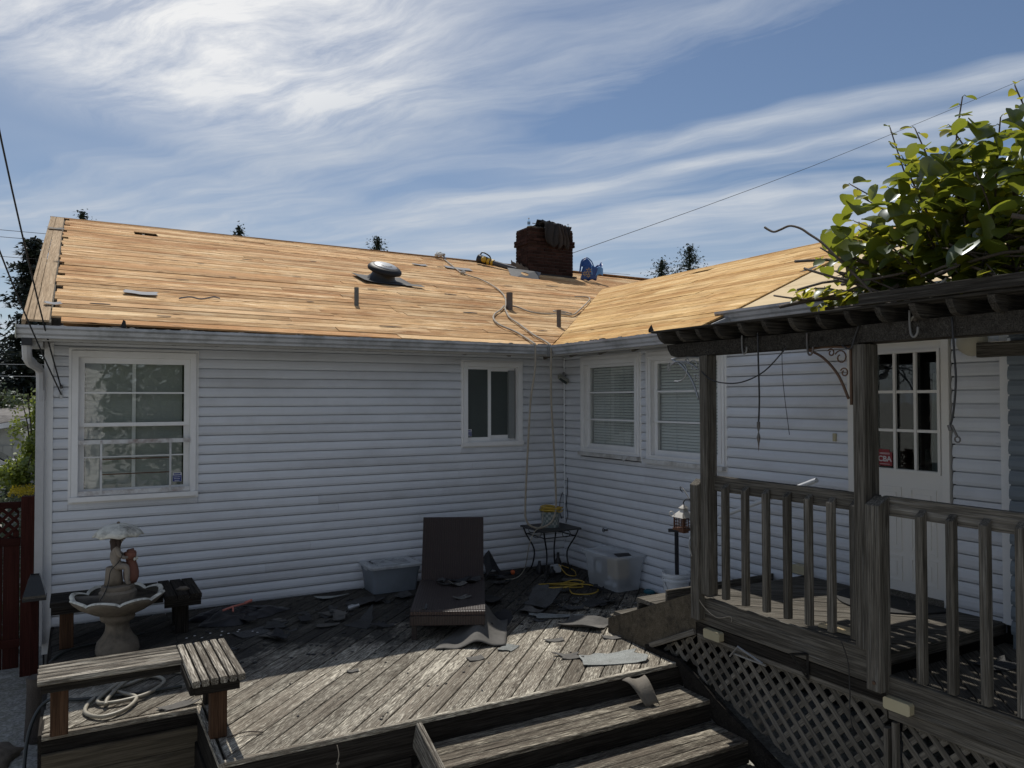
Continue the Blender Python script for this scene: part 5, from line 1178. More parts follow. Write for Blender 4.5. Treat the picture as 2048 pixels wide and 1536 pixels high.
# cream step lights, small brackets and cords on the porch rim
for y, z, lab in ((-4.25, .352, 'cream step light on the rim board near the corner post'), (-5.82, .338, 'cream step light on the rim board below the door post')):
    t = thing('step_light', lab, 'light', (-1.39, y, z), 'step lights on the porch rim'); x0 = -1.384 if y > -5 else -1.392
    obj('housing', MB().cham(.05, .175, .072, .010, Matrix.Translation((x0-.02, y, z))), CREAM, t); obj('back_plate', MB().box((x0, y-.08, z-.03), (x0+.006, y+.08, z+.03)), BLACK, t)
mb = MB().tube([(-1.40, -4.42, .235), (-1.44, -4.54, .345), (-1.42, -4.76, .28)], .008, 5); mb.bar((-1.39, -4.45, .262), (-1.39, -4.76, .262), .012, .012); props(obj('shelf_bracket', mb, GREYM), 'thin bent metal bracket on the porch skirt, nearer the corner post', 'bracket')
mb = MB().bar((-1.39, -5.135, .455), (-1.39, -5.135, .275), .02, .006, V((1, 0, 0))); mb.bar((-1.39, -5.13, .452), (-1.50, -5.08, .452), .035, .008); mb.bar((-1.49, -5.085, .447), (-1.395, -5.13, .29), .012, .012); props(obj('shelf_bracket', mb, BLACKM), 'black shelf bracket with a bright top on the porch rim', 'bracket')
rope('cord', [(-1.475, -5.47, .64), (-1.425, -5.48, .5), (-1.41, -5.48, .3), (-1.42, -5.485, .2), (-1.40, -5.49, .06)], .004, 'thin black cord hanging down the porch skirt beside the door post', BLACK, 'cord')
rope('cord', [(-1.45, -4.075, 1.02), (-1.455, -4.085, .86), (-1.455, -4.14, .62), (-1.41, -4.28, .50), (-1.395, -4.42, .535), (-1.40, -4.44, .50)], .003, 'thin pale cord hanging from the newel post to the rim', ROPEM, 'cord', n=5)
props(obj('hook', MB().tube(spline([(-1.45, -4.055, 1.10), (-1.475, -4.06, 1.05), (-1.47, -4.07, .98), (-1.452, -4.075, .93)], 4), .006, 5), GREYM), 'bright little metal hook screwed to the newel post', 'hook')
# hooks and cords under the pergola beam
def jhook(y, z, x, mat, lab, s_=1): return props(obj('hook', MB().tube(spline([(x, y, z+.09*s_), (x, y, z+.02), (x-.006, y-.012, z-.035*s_), (x-.01, y-.035, z-.05*s_), (x-.012, y-.055, z-.03*s_), (x-.012, y-.058, z+.0)], 4), .007, 6), mat, smooth=True), lab, 'hook', 'hooks along the pergola beam')
DULL = plain('dull_hook', (.16, .155, .145), .6, .15, 20)
jhook(-4.62, 2.585, -1.452, DULL, 'pale J-shaped hook on the beam above the bare siding'); jhook(-5.21, 2.55, -1.455, PIPEM, 'dark J-shaped hook on the beam just left of the door post', 1.1); jhook(-5.96, 2.62, -1.468, DULL, 'large grey J-shaped hook on the beam above the door', 1.15)
rope('cord', [(-1.46, -4.78, 2.68), (-1.462, -4.785, 2.5), (-1.46, -4.79, 2.2), (-1.46, -4.78, 2.02)], .007, 'straight black cord hanging from the beam with a pointed metal tip', BLACK, 'cord')
props(obj('plumb_tip', MB().lathe([(.001, -.20), (.006, -.14), (.014, -.10), (.004, -.06), (.012, -.02), (.012, .012), (.003, .02)], 8, c=(-1.46, -4.78, 2.02)), PIPEM), 'pointed metal tip on the end of the straight black cord', 'pendant')
rope('cord', [(-1.455, -5.03, 2.555), (-1.46, -4.84, 2.40), (-1.46, -4.62, 2.325), (-1.46, -4.42, 2.325), (-1.445, -4.27, 2.36), (-1.442, -4.18, 2.42)], .005, 'black cord sagging from the beam to the left pergola post', BLACK, 'cord')
rope('cord', [(-1.45, -4.99, 2.55), (-1.45, -5.0, 2.3), (-1.45, -5.05, 1.95)], .0022, 'hair-thin wire hanging beside the straight black cord', BLACK, 'wire', n=4)
rope('cord', [(-1.47, -5.62, 2.66), (-1.46, -5.585, 2.6), (-1.46, -5.55, 2.52), (-1.45, -5.48, 2.545)], .006, 'short black cord curling over the beam joint by the door post', BLACK, 'cord')
rope('cord', [(-1.47, -6.215, 2.66), (-1.47, -6.225, 2.45), (-1.47, -6.232, 2.3), (-1.47, -6.215, 2.12), (-1.47, -6.195, 2.045)], .006, 'dark cord hanging from the beam right of the door with a clasp at its end', BLACK, 'cord')
props(obj('clasp', MB().tube([(-1.47, -6.19, 2.05), (-1.47, -6.20, 2.02)], .012, 6).tube([(-1.47, -6.205, 2.05), (-1.47, -6.235, 1.985)], .007, 6).tube([(-1.47, -6.237+.016*math.cos(t*.7), 1.970+.016*math.sin(t*.7)) for t in range(10)], .005, 5), PIPEM), 'small metal swivel clasp at the end of the dark cord', 'clasp')
props(obj('doorbell', MB().cham(.014, .032, .07, .004, Matrix.Translation((-.022, -4.305, 1.865))), CREAM), 'little cream doorbell on the siding left of the door', 'doorbell')
props(obj('porch_lamp', MB().lathe([(.11, 0), (.10, .04), (.06, .07), (.001, .08)], 20, M=Matrix.Translation((-.018, -5.50, 2.62)) @ Matrix.Rotation(R(-90), 4, 'Y')), plain('opal_glass', (.50, .46, .36), .4, .05, 8), smooth='auto'), 'pale round lamp on the wall right of the door, half hidden by the beam', 'lamp')
# flood light and pipe in the inside corner
fl = thing('flood_light', 'pale square flood light in the inside corner under the eaves', 'flood light', (-.09, -.12, 2.47))
Ml = Matrix.Translation((-.10, -.13, 2.475)) @ Matrix.Rotation(R(-35), 4, 'Z') @ Matrix.Rotation(R(30), 4, 'X') @ Matrix.Rotation(R(38), 4, 'Y')
obj('head', MB().cham(.15, .10, .045, .008, Ml), plain('old_lamp', (.34, .34, .30), .5, .1, 10), fl); obj('glass', MB().box((-.06, -.056, -.018), (.06, -.0505, .018), Ml), FROST, fl); obj('arm', MB().tube([(-.10, -.13, 2.49), (-.04, -.05, 2.56)], .018, 8), GREYM, fl)
props(obj('conduit', MB().tube([(-.030, -.045, 2.76), (-.030, -.045, .56)], .011, 8), PVC, smooth='auto'), 'thin white conduit running down the inside corner', 'pipe')
rope('cable', [(-.02, -.10, 1.15), (-.03, -.11, .95), (-.026, -.08, .8), (-.03, -.12, .66), (-.04, -.09, .55)], .005, 'black cable looping beside the white conduit', BLACK, 'cable')
rope('cable', [(-.05, -.03, .95), (-.09, -.03, .85), (-.10, -.03, .7), (-.07, -.035, .6)], .005, 'black cable left of the white conduit', BLACK, 'cable')
props(obj('hose_tap', MB().tube([(-.01, -.98, .58), (-.07, -.98, .58)], .010, 6).tube([(-.07, -.98+.022*math.cos(t), .58+.022*math.sin(t)) for t in [i*.7 for i in range(10)]], .005, 5), BLACKM), 'small black garden tap on the right wall above the clear tote', 'tap')
# service cables at the left corner
cp = thing('cable_bracket', 'small grey bracket holding the service cables near the left corner', 'bracket', (-5.9, -.02, 2.25)); obj('plate', MB().box((-5.915, -.030, 2.225), (-5.89, -.014, 2.36)), GREYM, cp); obj('insulator', MB().tube([(-5.90, -.03, 2.33), (-5.90, -.07, 2.34)], .014, 8), PIPEM, cp)
rope('service_cable', [(-5.905, -.06, 2.34), (-6.05, -.8, 2.98), (-6.25, -2.2, 4.05), (-6.5, -4.2, 5.70)], .007, 'dark service cable rising from the left corner, the higher one', BLACK, 'cable', group='service cables')
rope('service_cable', [(-5.90, -.06, 2.26), (-6.04, -.55, 2.62), (-6.25, -1.6, 3.22), (-6.55, -3.2, 4.22)], .007, 'dark service cable rising from the left corner, the lower one', BLACK, 'cable', group='service cables')
rope('overhead_wire', [(8.0, 12.5, 6.86), (20, 12.2, 11.6), (37, 11.8, 18.9)], .010, 'single thin overhead wire crossing the sky behind the chimney', BLACK, 'wire', n=5)
for z, y, g, lab in ((8.30, 24, 0, 'topmost thin overhead wire left of the roof corner'), (8.05, 24, 1, 'second thin overhead wire from the top left of the roof corner'), (7.35, 24, 2, 'third thin overhead wire from the top left of the roof corner'), (3.35, 20, 3, 'upper of the two pale wires crossing the dark firs low on the left'), (2.98, 20, 4, 'lowest pale wire crossing the dark firs at the left edge')):
    rope('overhead_wire', [(-60, y, z+1.2), (-30, y, z+.35), (-6.2, y, z), (20, y, z+.6)], .011, lab, BLACK if g < 3 else GREYM, 'wire', n=4, group='overhead wires at the left edge')
# ================================================================== BENCHES
fb = thing('bench', 'L-shaped slatted bench in the sun at the left front corner of the deck', 'bench', (-5.4, -2.9, 0))
for k in range(5):
    y = -2.725-.073*k
    board('slat', (-5.972+rr(-.004, .004), y, .412+rr(-.003, .003)), (-5.13, y, .412+rr(-.003, .003)), .054, .038, BENCHW, fb, ch=.006)
for k in range(6):
    x = -5.098+.0555*k; board('slat', (x, -3.545+rr(-.006, .006), .4122+rr(-.003, .003)), (x, -2.70, .4122+rr(-.003, .003)), .043, .042, BENCHW, fb, ch=.006)
board('apron', (-5.95, -2.99, .362), (-5.13, -2.99, .362), .032, .06, DARKW, fb); board('apron', (-5.115, -3.04, .36), (-5.115, -3.50, .36), .03, .06, DARKW, fb); board('apron', (-5.10, -3.50, .36), (-4.83, -3.50, .36), .03, .06, DARKW, fb)  # aprons in dark wood, their shade put into the colour
for x, y in ((-5.85, -2.83), (-4.945, -3.385)): bevel_post('leg', y-.045, y+.045, x-.052, x+.052, .002, .392, 0, LEGW, fb)
for x, y in ((-4.86, -2.78), (-5.85, -2.78-.0)): pass
bevel_post('leg', -2.80, -2.72, -4.95, -4.86, .002, .392, 0, DARKW, fb)
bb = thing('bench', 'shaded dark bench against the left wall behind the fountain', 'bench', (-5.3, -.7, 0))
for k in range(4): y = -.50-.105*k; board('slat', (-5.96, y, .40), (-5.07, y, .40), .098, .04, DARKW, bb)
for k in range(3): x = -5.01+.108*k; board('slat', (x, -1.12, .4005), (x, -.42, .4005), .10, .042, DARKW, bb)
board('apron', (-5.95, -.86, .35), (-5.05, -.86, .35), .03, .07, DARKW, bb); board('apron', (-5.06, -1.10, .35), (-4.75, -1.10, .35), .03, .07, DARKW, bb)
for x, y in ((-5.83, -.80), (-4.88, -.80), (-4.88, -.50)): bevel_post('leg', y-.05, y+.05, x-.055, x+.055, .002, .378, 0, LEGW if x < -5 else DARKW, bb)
props(obj('stone', MB().blob((-4.88, -.92, .432), (.055, .05, .022), 9, 6, .5), CONC, smooth=True), 'brown stone lying on the corner of the shaded bench', 'stone')
mb = MB()
for k in range(14): mb.blob((-4.7-rr(-.45, .3), -1.2+rr(-.15, .2), .006), (.012, .008, .004), 5, 4)
obj('paint_chips', mb, WHITE, kind='stuff')
# ================================================================== FOUNTAIN
fx, fy = -5.44, -1.16
ft = thing('fountain', 'concrete tiered garden fountain with a seated figure under an umbrella', 'fountain', (fx, fy, 0))
c = (fx, fy, 0)
obj('pedestal', MB().lathe([(.165, .003), (.172, .03), (.165, .07), (.158, .10), (.125, .14), (.098, .19), (.092, .24), (.098, .27), (.13, .29), (.138, .315), (.125, .345)], 32, c=c, lobes=8, amp=.05), CONC, ft, smooth=True)
def bowlprof(inner): return [(.10, .33), (.20, .36), (.30, .415), (.352, .465), (.375, .497)] if not inner else [(.375, .498), (.368, .512), (.35, .512), (.335, .497), (.30, .455), (.2, .42), (.05, .41)]
def flute(prof, cap):
    m_ = MB().lathe(prof, 96, c=c, lobes=8, amp=.11, cap=cap)
    for p in m_.v:      # the petals of the rim rise between their notches
        r_ = math.hypot(p.x-fx, p.y-fy); a = math.atan2(p.y-fy, p.x-fx); p.z += (abs(math.sin(4*a))**.7-.75)*.045*max(0, (r_-.15)/.25); p.x = fx+(p.x-fx)*.935; p.y = fy+(p.y-fy)*.935
    return m_
obj('bowl', flute(bowlprof(0), True), CONC, ft, smooth=True); obj('rim', flute(bowlprof(1)[:4], False), CONCW, ft, smooth=True); obj('basin', flute(bowlprof(1)[3:], False), MOSS, ft, smooth=True)
obj('base_ring', MB().lathe([(.14, .42), (.150, .50), (.150, .53), (.135, .545), (.13, .55), (.135, .565), (.13, .585), (.01, .59)], 28, c=c), CONC, ft, smooth='auto')
mb = MB()
for k in range(30): a = rr(0, 6.28); r_ = rr(.17, .33); mb.blob((fx+r_*math.cos(a), fy+r_*math.sin(a), .425+.2*(r_-.15)), (rr(.012, .04), rr(.012, .04), rr(.008, .02)), 6, 4, .5)
obj('leaf_litter', mb, MOSS, ft, kind='stuff')
obj('stump', MB().lathe([(.075, .585), (.066, .66), (.062, .74), (.055, .745)], 16, c=(fx-.03, fy+.02, 0), lobes=5, amp=.06), CONC, ft, smooth=True)
def skin(name, verts, edges, root, mat, par, sub_=2):
    me = bpy.data.meshes.new(name); me.from_pydata([v[0] for v in verts], edges, []); me.materials.append(mat)
    o = bpy.data.objects.new(name, me); link(o, par); md = o.modifiers.new('skin', 'SKIN'); md.use_smooth_shade = True
    for i, v in enumerate(verts):
        r_ = v[1]; me.skin_vertices[0].data[i].radius = (r_, r_) if not isinstance(r_, tuple) else r_
        me.skin_vertices[0].data[i].use_root = (i == root)
    o.modifiers.new('sub', 'SUBSURF').levels = sub_; o.modifiers['sub'].render_levels = sub_
    return o
def F(x, y, z): return (fx+x, fy+y, z)              # seated figure looks towards +x
vs = [(F(-.03, 0, .765), .062), (F(-.03, 0, .83), .058), (F(-.02, 0, .895), .062), (F(-.005, 0, .940), .024), (F(.005, 0, .970), .036), (F(.008, 0, 1.01), .042),
      (F(-.012, -.052, .905), .022), (F(.005, -.070, .855), .019), (F(.045, -.055, .825), .016), (F(.075, -.030, .825), .014),
      (F(-.012, .052, .905), .022), (F(.01, .068, .855), .019), (F(.05, .055, .83), .016), (F(.08, .030, .83), .014),
      (F(.0, -.035, .755), .036), (F(.065, -.045, .745), .030), (F(.07, -.047, .68), .024), (F(.072, -.047, .60), .024), (F(.10, -.05, .597), .016),
      (F(.0, .035, .755), .036), (F(.065, .045, .745), .030), (F(.07, .047, .68), .024), (F(.072, .047, .60), .024), (F(.10, .05, .597), .016)]
ed = [(0,1),(1,2),(2,3),(3,4),(4,5),(2,6),(6,7),(7,8),(8,9),(2,10),(10,11),(11,12),(12,13),(0,14),(14,15),(15,16),(16,17),(17,18),(0,19),(19,20),(20,21),(21,22),(22,23)]
STONE = plain('figure_stone', (.26, .22, .18), .9, .15, 26, dirt=(.10, .085, .07), dirtamt=.6, bstr=.4)
fig = skin('figure', vs, ed, 0, STONE, ft)
obj('face', MB().blob(F(.045, 0, .985), (.012, .008, .010), 7, 5).blob(F(.040, -.016, .997), (.006, .005, .004), 6, 4).blob(F(.040, .016, .997), (.006, .005, .004), 6, 4).blob(F(.041, 0, .968), (.006, .010, .003), 6, 4), STONE, fig, smooth=True)
obj('hair', MB().blob(F(-.014, 0, 1.01), (.050, .052, .050), 14, 9, .25).blob(F(-.035, -.025, .945), (.030, .028, .075), 9, 7, .3).blob(F(-.035, .025, .945), (.030, .028, .075), 9, 7, .3).blob(F(.0, -.044, .965), (.018, .016, .065), 8, 6, .3), plain('dark_stone', (.065, .045, .038), .9, .25, 30, bstr=.4), fig, smooth=True)
obj('basket', MB().lathe([(.035, .80), (.048, .83), (.052, .86), (.02, .872)], 12, c=(fx+.095, fy, 0)).blob(F(.10, .0, .87), (.04, .045, .02), 9, 6, .5).blob(F(.125, -.02, .835), (.02, .03, .015), 8, 5, .4), TERRA, fig, smooth=True)
obj('jar', MB().lathe([(.045, .588), (.062, .63), (.064, .68), (.052, .74), (.04, .775), (.045, .79), (.03, .80)], 18, c=(fx+.105, fy+.03, 0)), TERRA, ft, smooth=True)
mb = MB()
for k in range(5): a = R(-60+30*k); mb.blob((fx+.105+.045*math.cos(a), fy+.0+.05*math.sin(a), .805), (.010, .010, .016), 6, 4)
obj('blossom', mb, CONCW, fig, smooth=True)
def um(u, v):
    a = 2*math.pi*u; s_ = 1-abs(math.sin(4*a)); r_ = .195*v*(1+.03*s_*v); return F(r_*math.cos(a), r_*math.sin(a), 1.115-.125*(1-math.sqrt(max(0, 1-(.96*v)**2)))-.014*s_*v**4)
ub = obj('umbrella', MB().grid(lambda u, v: V(um(u, v)), 48, 9), CONCW, ft, smooth=True, solid=.010)
mb = MB()
for k in range(8): a = R(45*k); mb.tube([V((fx+.196*v*math.cos(a), fy+.196*v*math.sin(a), 1.119-.125*(1-math.sqrt(max(0, 1-(.96*v)**2)))-.012*v**4)) for v in [i/7 for i in range(8)]], .004, 5)
obj('rib', mb, CONCW, ub); obj('finial', MB().lathe([(.014, 1.10), (.018, 1.115), (.012, 1.122), (.014, 1.132), (.004, 1.138)], 12, c=c), CONC, ub, smooth=True); obj('umbrella_stem', MB().tube([F(-.005, .0, 1.00), F(0, 0, 1.10)], .010, 8), STONE, ub)
rope('pump_cable', [F(.03, -.075, .86), F(.0, -.085, .80), F(-.06, -.09, .73), F(-.075, -.09, .64), F(-.10, -.10, .56), F(-.14, -.12, .49)], .004, 'thin black pump cable hanging down the fountain figure', BLACK, 'cable')
# hoses
hz = [(-5.02, -2.05, .02), (-5.15, -1.98, .03), (-5.40, -2.12, .02), (-5.62, -2.28, .02), (-5.70, -2.55, .02), (-5.60, -2.72, .022), (-5.45, -2.66, .025), (-5.37, -2.48, .03), (-5.45, -2.35, .035), (-5.52, -2.20, .03), (-5.40, -2.05, .03), (-5.22, -2.05, .025), (-5.16, -2.20, .02), (-5.30, -2.44, .03), (-5.52, -2.50, .03), (-5.62, -2.42, .03), (-5.52, -2.22, .045), (-5.42, -2.10, .045), (-5.20, -1.94, .03), (-5.05, -1.98, .02)]
rope('garden_hose', [(x, y+.0, z) for x, y, z in hz[:18]]+[(-5.50, -2.30, .05), (-5.56, -2.45, .04), (-5.57, -2.52, .03)], .014, 'pale garden hose coiled on the deck under the sunny bench', HOSE, 'hose', k=7, n=8)
rope('garden_hose', [(-5.05, -2.38, .02), (-5.4, -2.36, .02), (-5.75, -2.28, .02), (-5.93, -2.22, .03), (-6.03, -2.30, -.10), (-6.06, -2.50, -.32), (-6.02, -2.7, -.48), (-5.95, -2.75, -.50)], .013, 'dark garden hose running off the left edge of the deck', HOSED, 'hose', n=8)
rope('garden_hose', [(-5.2, -.75, .02), (-5.55, -.85, .02), (-5.85, -1.05, .03), (-5.99, -1.25, -.05), (-6.02, -1.4, -.2)], .013, 'dark hose behind the fountain along the left wall', HOSED, 'hose', n=8)
props(obj('garden_tap', MB().tube([(-5.62, -.02, .28), (-5.62, -.10, .28), (-5.62, -.12, .22)], .014, 8).tube([(-5.62+.03*math.cos(t*.7), -.09, .31+.03*math.sin(t*.7)) for t in range(10)], .006, 5), BLACKM), 'black garden tap low on the wall behind the fountain', 'tap')
# black bag heap beside the bench
def heap(u, v): a = 2*math.pi*u; r_ = (1-v)*(1+.22*math.sin(a*3+1)+.1*math.sin(a*7)); return V((-4.36+.44*r_*math.cos(a)-.05*v, -.56+.26*r_*math.sin(a), .008+.11*v**.7+.035*noise.noise(V((u*9, v*5, 2)))*(1 if v > .1 else .1)))
props(obj('plastic_sheet', MB().grid(heap, 40, 12), plain('black_bag', (.010, .010, .014), .35, .2, 14, bstr=.3), smooth=True), 'crumpled heap of black plastic sheet beside the shaded bench', 'plastic sheet')
props(obj('grabber_tool', MB().tube([(-4.50, -.72, .13), (-4.40, -.70, .15), (-4.25, -.62, .15)], .011, 6).tube([(-4.40, -.70, .15), (-4.405, -.74, .11)], .009, 6).tube([(-4.27, -.62, .15), (-4.20, -.60, .165)], .016, 6), PINK), 'dull pink hand tool lying on the black plastic heap', 'tool')
# ================================================================== TORN SHINGLES AND DEBRIS
def scrap(name, cx, cy, w, h, rot, mat, lab, cat='shingle', group=None, curl=.02, z=.003, th=.005, jag=.10, seed=0, fold=None, axis=0):
    rs = random.Random(seed*77+5); N = 22
    cor = [(-.5, -.5), (.5, -.5), (.5, .5), (-.5, .5)]; cor = [(x*rs.uniform(.72, 1.05), y*rs.uniform(.72, 1.05)) for x, y in cor]
    if rs.random() < .45: cor[rs.randrange(4)] = (rs.uniform(-.2, .2), rs.uniform(-.3, .3)) if jag > .12 else cor[0]
    torn = {rs.randrange(4), rs.randrange(4)}; base = []
    for e_, m_ in ((0, 6), (1, 5), (2, 6), (3, 5)):
        (xa, ya), (xb, yb) = cor[e_], cor[(e_+1) % 4]
        for q in range(m_):
            t = (q+(rs.uniform(-.25, .25) if q else 0))/m_; k_ = jag*(1.0 if e_ in torn else .18)*(q > 0)
            base.append((xa+(xb-xa)*t+rs.uniform(-k_, k_), ya+(yb-ya)*t+rs.uniform(-k_, k_)))
    vs = []; rings = (1.0, .72, .42)
    M = Matrix.Translation((cx, cy, z)) @ Matrix.Rotation(R(rot), 4, 'Z')
    def P(u, v):
        t = (u, v)[axis]; zz = curl*(abs(t)*2)**2+.15*curl*math.sin(u*9+v*6+seed)
        if fold is not None: zz += max(0, (t-fold[0])*fold[1])
        return M @ V((u*w, v*h, max(zz, 0)+.001))
    for r_ in rings: vs += [P(x*r_, y*r_) for x, y in base]
    vs.append(P(0, 0)); fs = []
    for i in range(2): fs += [(i*N+k, i*N+(k+1) % N, (i+1)*N+(k+1) % N, (i+1)*N+k) for k in range(N)]
    fs += [(2*N+k, 2*N+(k+1) % N, 3*N) for k in range(N)]
    o = obj(name, MB().add(vs, fs), mat, solid=th); return props(o, lab, cat, group)
def buckle(u, v):
    a_, b_, c_, d_ = V((-3.02, -2.50, .006)), V((-2.42, -2.72, .006)), V((-2.12, -2.22, .03)), V((-2.60, -2.16, .02))
    p = (a_*(1-u)+b_*u)*(1-v)+(d_*(1-u)+c_*u)*v
    return p+V((0, 0, .19*math.exp(-((u-.62+.15*v)/.20)**2)*(.25+.75*v)+.05*v*v+.008*math.sin(u*14+v*5)))
props(obj('felt_sheet', MB().grid(buckle, 22, 14), FELT, smooth=True, solid=.004), 'large buckled sheet of grey roofing felt half in the sun before the chaise longue', 'roofing felt')
scrap('felt_sheet', -2.28, -2.18, .30, .28, 20, FELTD, 'dark upturned end of felt in the shade by the foot of the chaise longue', 'roofing felt', curl=.10, seed=9, jag=.12)
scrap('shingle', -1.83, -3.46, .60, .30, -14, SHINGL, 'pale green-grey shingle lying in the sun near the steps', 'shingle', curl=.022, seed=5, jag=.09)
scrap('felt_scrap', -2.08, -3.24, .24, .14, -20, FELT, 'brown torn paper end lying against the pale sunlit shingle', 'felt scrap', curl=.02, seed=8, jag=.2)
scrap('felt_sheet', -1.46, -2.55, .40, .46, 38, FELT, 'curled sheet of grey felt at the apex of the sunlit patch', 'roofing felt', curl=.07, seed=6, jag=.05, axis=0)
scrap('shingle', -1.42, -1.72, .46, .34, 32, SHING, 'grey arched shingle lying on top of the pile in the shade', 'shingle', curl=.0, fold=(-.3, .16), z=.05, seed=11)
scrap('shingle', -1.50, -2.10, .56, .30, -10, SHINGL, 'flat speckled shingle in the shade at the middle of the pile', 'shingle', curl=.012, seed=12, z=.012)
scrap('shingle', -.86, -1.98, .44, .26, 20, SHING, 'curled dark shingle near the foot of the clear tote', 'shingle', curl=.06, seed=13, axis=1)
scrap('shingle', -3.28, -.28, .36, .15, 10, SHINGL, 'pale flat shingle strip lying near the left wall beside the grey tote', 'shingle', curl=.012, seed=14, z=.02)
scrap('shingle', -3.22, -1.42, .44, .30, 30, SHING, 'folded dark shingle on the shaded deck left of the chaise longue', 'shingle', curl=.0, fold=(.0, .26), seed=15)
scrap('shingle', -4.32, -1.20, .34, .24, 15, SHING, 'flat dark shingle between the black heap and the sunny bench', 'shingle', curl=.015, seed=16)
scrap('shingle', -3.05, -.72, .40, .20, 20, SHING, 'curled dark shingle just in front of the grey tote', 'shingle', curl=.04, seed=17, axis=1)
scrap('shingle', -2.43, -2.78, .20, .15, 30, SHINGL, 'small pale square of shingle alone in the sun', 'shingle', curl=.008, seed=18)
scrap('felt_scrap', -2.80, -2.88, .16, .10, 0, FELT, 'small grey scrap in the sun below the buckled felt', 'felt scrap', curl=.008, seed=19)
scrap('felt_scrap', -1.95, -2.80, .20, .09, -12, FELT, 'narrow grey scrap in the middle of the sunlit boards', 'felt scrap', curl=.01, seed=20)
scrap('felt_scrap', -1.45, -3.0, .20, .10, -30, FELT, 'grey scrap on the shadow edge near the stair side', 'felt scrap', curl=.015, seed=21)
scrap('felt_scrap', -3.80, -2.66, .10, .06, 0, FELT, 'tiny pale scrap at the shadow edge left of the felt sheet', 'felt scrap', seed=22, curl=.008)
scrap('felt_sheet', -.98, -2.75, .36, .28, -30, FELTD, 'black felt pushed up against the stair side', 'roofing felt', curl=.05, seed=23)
scrap('felt_scrap', -5.13, -2.72, .26, .12, 16, FELT, 'torn grey felt scrap under the corner of the sunny bench', 'felt scrap', curl=.012, seed=24, jag=.16)
# felt leaning on the first step
def bent(u, v):
    A_, B_, C_, D_ = V((-2.02, -3.885, -.005)), V((-1.80, -3.885, -.01)), V((-1.87, -4.09, -.16)), V((-1.99, -4.07, -.16))
    p = (A_*(1-v)+B_*v)*(1-u)+(D_*(1-v)+C_*v)*u
    return p+V((.10*u*u-.05*u+.012*math.sin(v*9), -.04*u*(1-u), .05*math.sin(math.pi*u)+.012*math.sin(v*7+u*3)))
o = obj('felt_sheet', MB().grid(bent, 10, 8), plain('brown_felt', (.13, .115, .095), .9, .15, 14, dirt=(.22, .2, .17), dirtamt=.4, bstr=.4), solid=.005, smooth=True); props(o, 'brown bent piece of felt leaning on the upper step', 'roofing felt')
mesh_sh = []
LABS = 'torn scrap of dark grey shingle lying among the litter on the shaded deck'
for k in range(46):
    if k < 26: x, y = rr(-2.1, -.55), rr(-2.25, -.35)
    elif k < 38: x, y = rr(-4.0, -2.6), rr(-1.9, -.45)
    else: x, y = rr(-4.6, -3.5), rr(-1.7, -.8)
    if -2.9 < x < -1.9 and y > -2.4 and k < 26: x += .75
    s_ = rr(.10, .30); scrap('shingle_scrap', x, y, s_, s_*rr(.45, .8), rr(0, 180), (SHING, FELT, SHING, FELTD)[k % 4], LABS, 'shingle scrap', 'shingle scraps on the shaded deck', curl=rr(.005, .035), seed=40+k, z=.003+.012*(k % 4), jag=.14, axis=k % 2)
# scraps on the chaise longue
for k, (a, b, s_, m_) in enumerate(((.12, .05, .10, SHING), (.46, .42, .17, FELT), (.30, 1.02, .22, SHING), (.42, .95, .20, FELT), (.55, 1.12, .26, SHING), (.40, 1.14, .26, FELTD), (.22, 1.10, .18, SHING))):
    p = MC @ V((a, b, 0)); labs = ('dark triangular scrap at the front left corner of the chaise seat', 'thin grey scrap in the middle of the chaise seat', 'scrap of shingle below the chaise backrest, leftmost in front', 'curled scrap in front of the middle of the chaise backrest', 'dark scrap below the right half of the chaise backrest', 'black crumpled scrap standing against the chaise backrest', 'scrap of shingle at the left end of the chaise backrest')
    scrap('shingle_scrap', p.x, p.y, s_, s_*.6, rr(0, 90), m_, labs[k], 'shingle scrap', curl=.02+.02*(k > 2), z=.276, seed=90+k, jag=.16)
mb = MB()
for k in range(520):
    x, y = (rr(-2.2, -.3), rr(-2.4, -.15)) if k < 300 else ((rr(-4.9, -2), rr(-2.2, -.3)) if k < 480 else (rr(-4.6, -1.5), rr(-3.7, -2.3)))
    s_ = rr(.004, .020) if k < 480 else rr(.003, .011); mb.box((x-s_, y-s_*.7, .002), (x+s_, y+s_*.7, .002+s_*.5), Matrix.Translation((x, y, 0)) @ Matrix.Rotation(rr(0, 3), 4, 'Z') @ Matrix.Translation((-x, -y, 0)))
obj('shingle_crumbs', mb, SHING, kind='stuff')
mb = MB()
for k in range(90): x, y = (rr(-1.25, -.75), rr(-1.95, -1.6)) if k < 60 else (rr(-3, -1.5), rr(-3.6, -.4)); s_ = rr(.004, .014); mb.blob((x, y, .004), (s_, s_*.8, s_*.35), 5, 3)
obj('pale_crumbs', mb, SHINGL, kind='stuff')
scrap('shingle', -.72, -6.35, .34, .2, 20, SHING, 'dark curled shingle lying on the raised porch right of the landing', 'shingle', z=.473, curl=.03, seed=61)
scrap('shingle', -.60, -5.95, .30, .2, -10, SHING, 'dark shingle scrap on the porch close to the landing edge', 'shingle', z=.473, curl=.03, seed=62)
scrap('felt_scrap', -1.40, -5.25, .10, .05, 30, FELT, 'small pale chip on the ground at the foot of the steps', 'felt scrap', z=-.505, seed=63) if False else None
props(obj('bottle_neck', MB().lathe([(.03, 0), (.034, .05), (.02, .08), (.02, .12)], 10, M=Matrix.Translation((-3.30, -.93, .035)) @ Matrix.Rotation(R(80), 4, 'Y')), GREYM, smooth='auto'), 'small metal fitting lying on its side among the scraps by the grey tote', 'fitting')
rope('twig', [(-4.90, -3.47, .012), (-4.78, -3.46, .02), (-4.68, -3.50, .012)], .004, 'thin twig on the sunny deck by the bench leg', TWIG, 'twig', n=4)
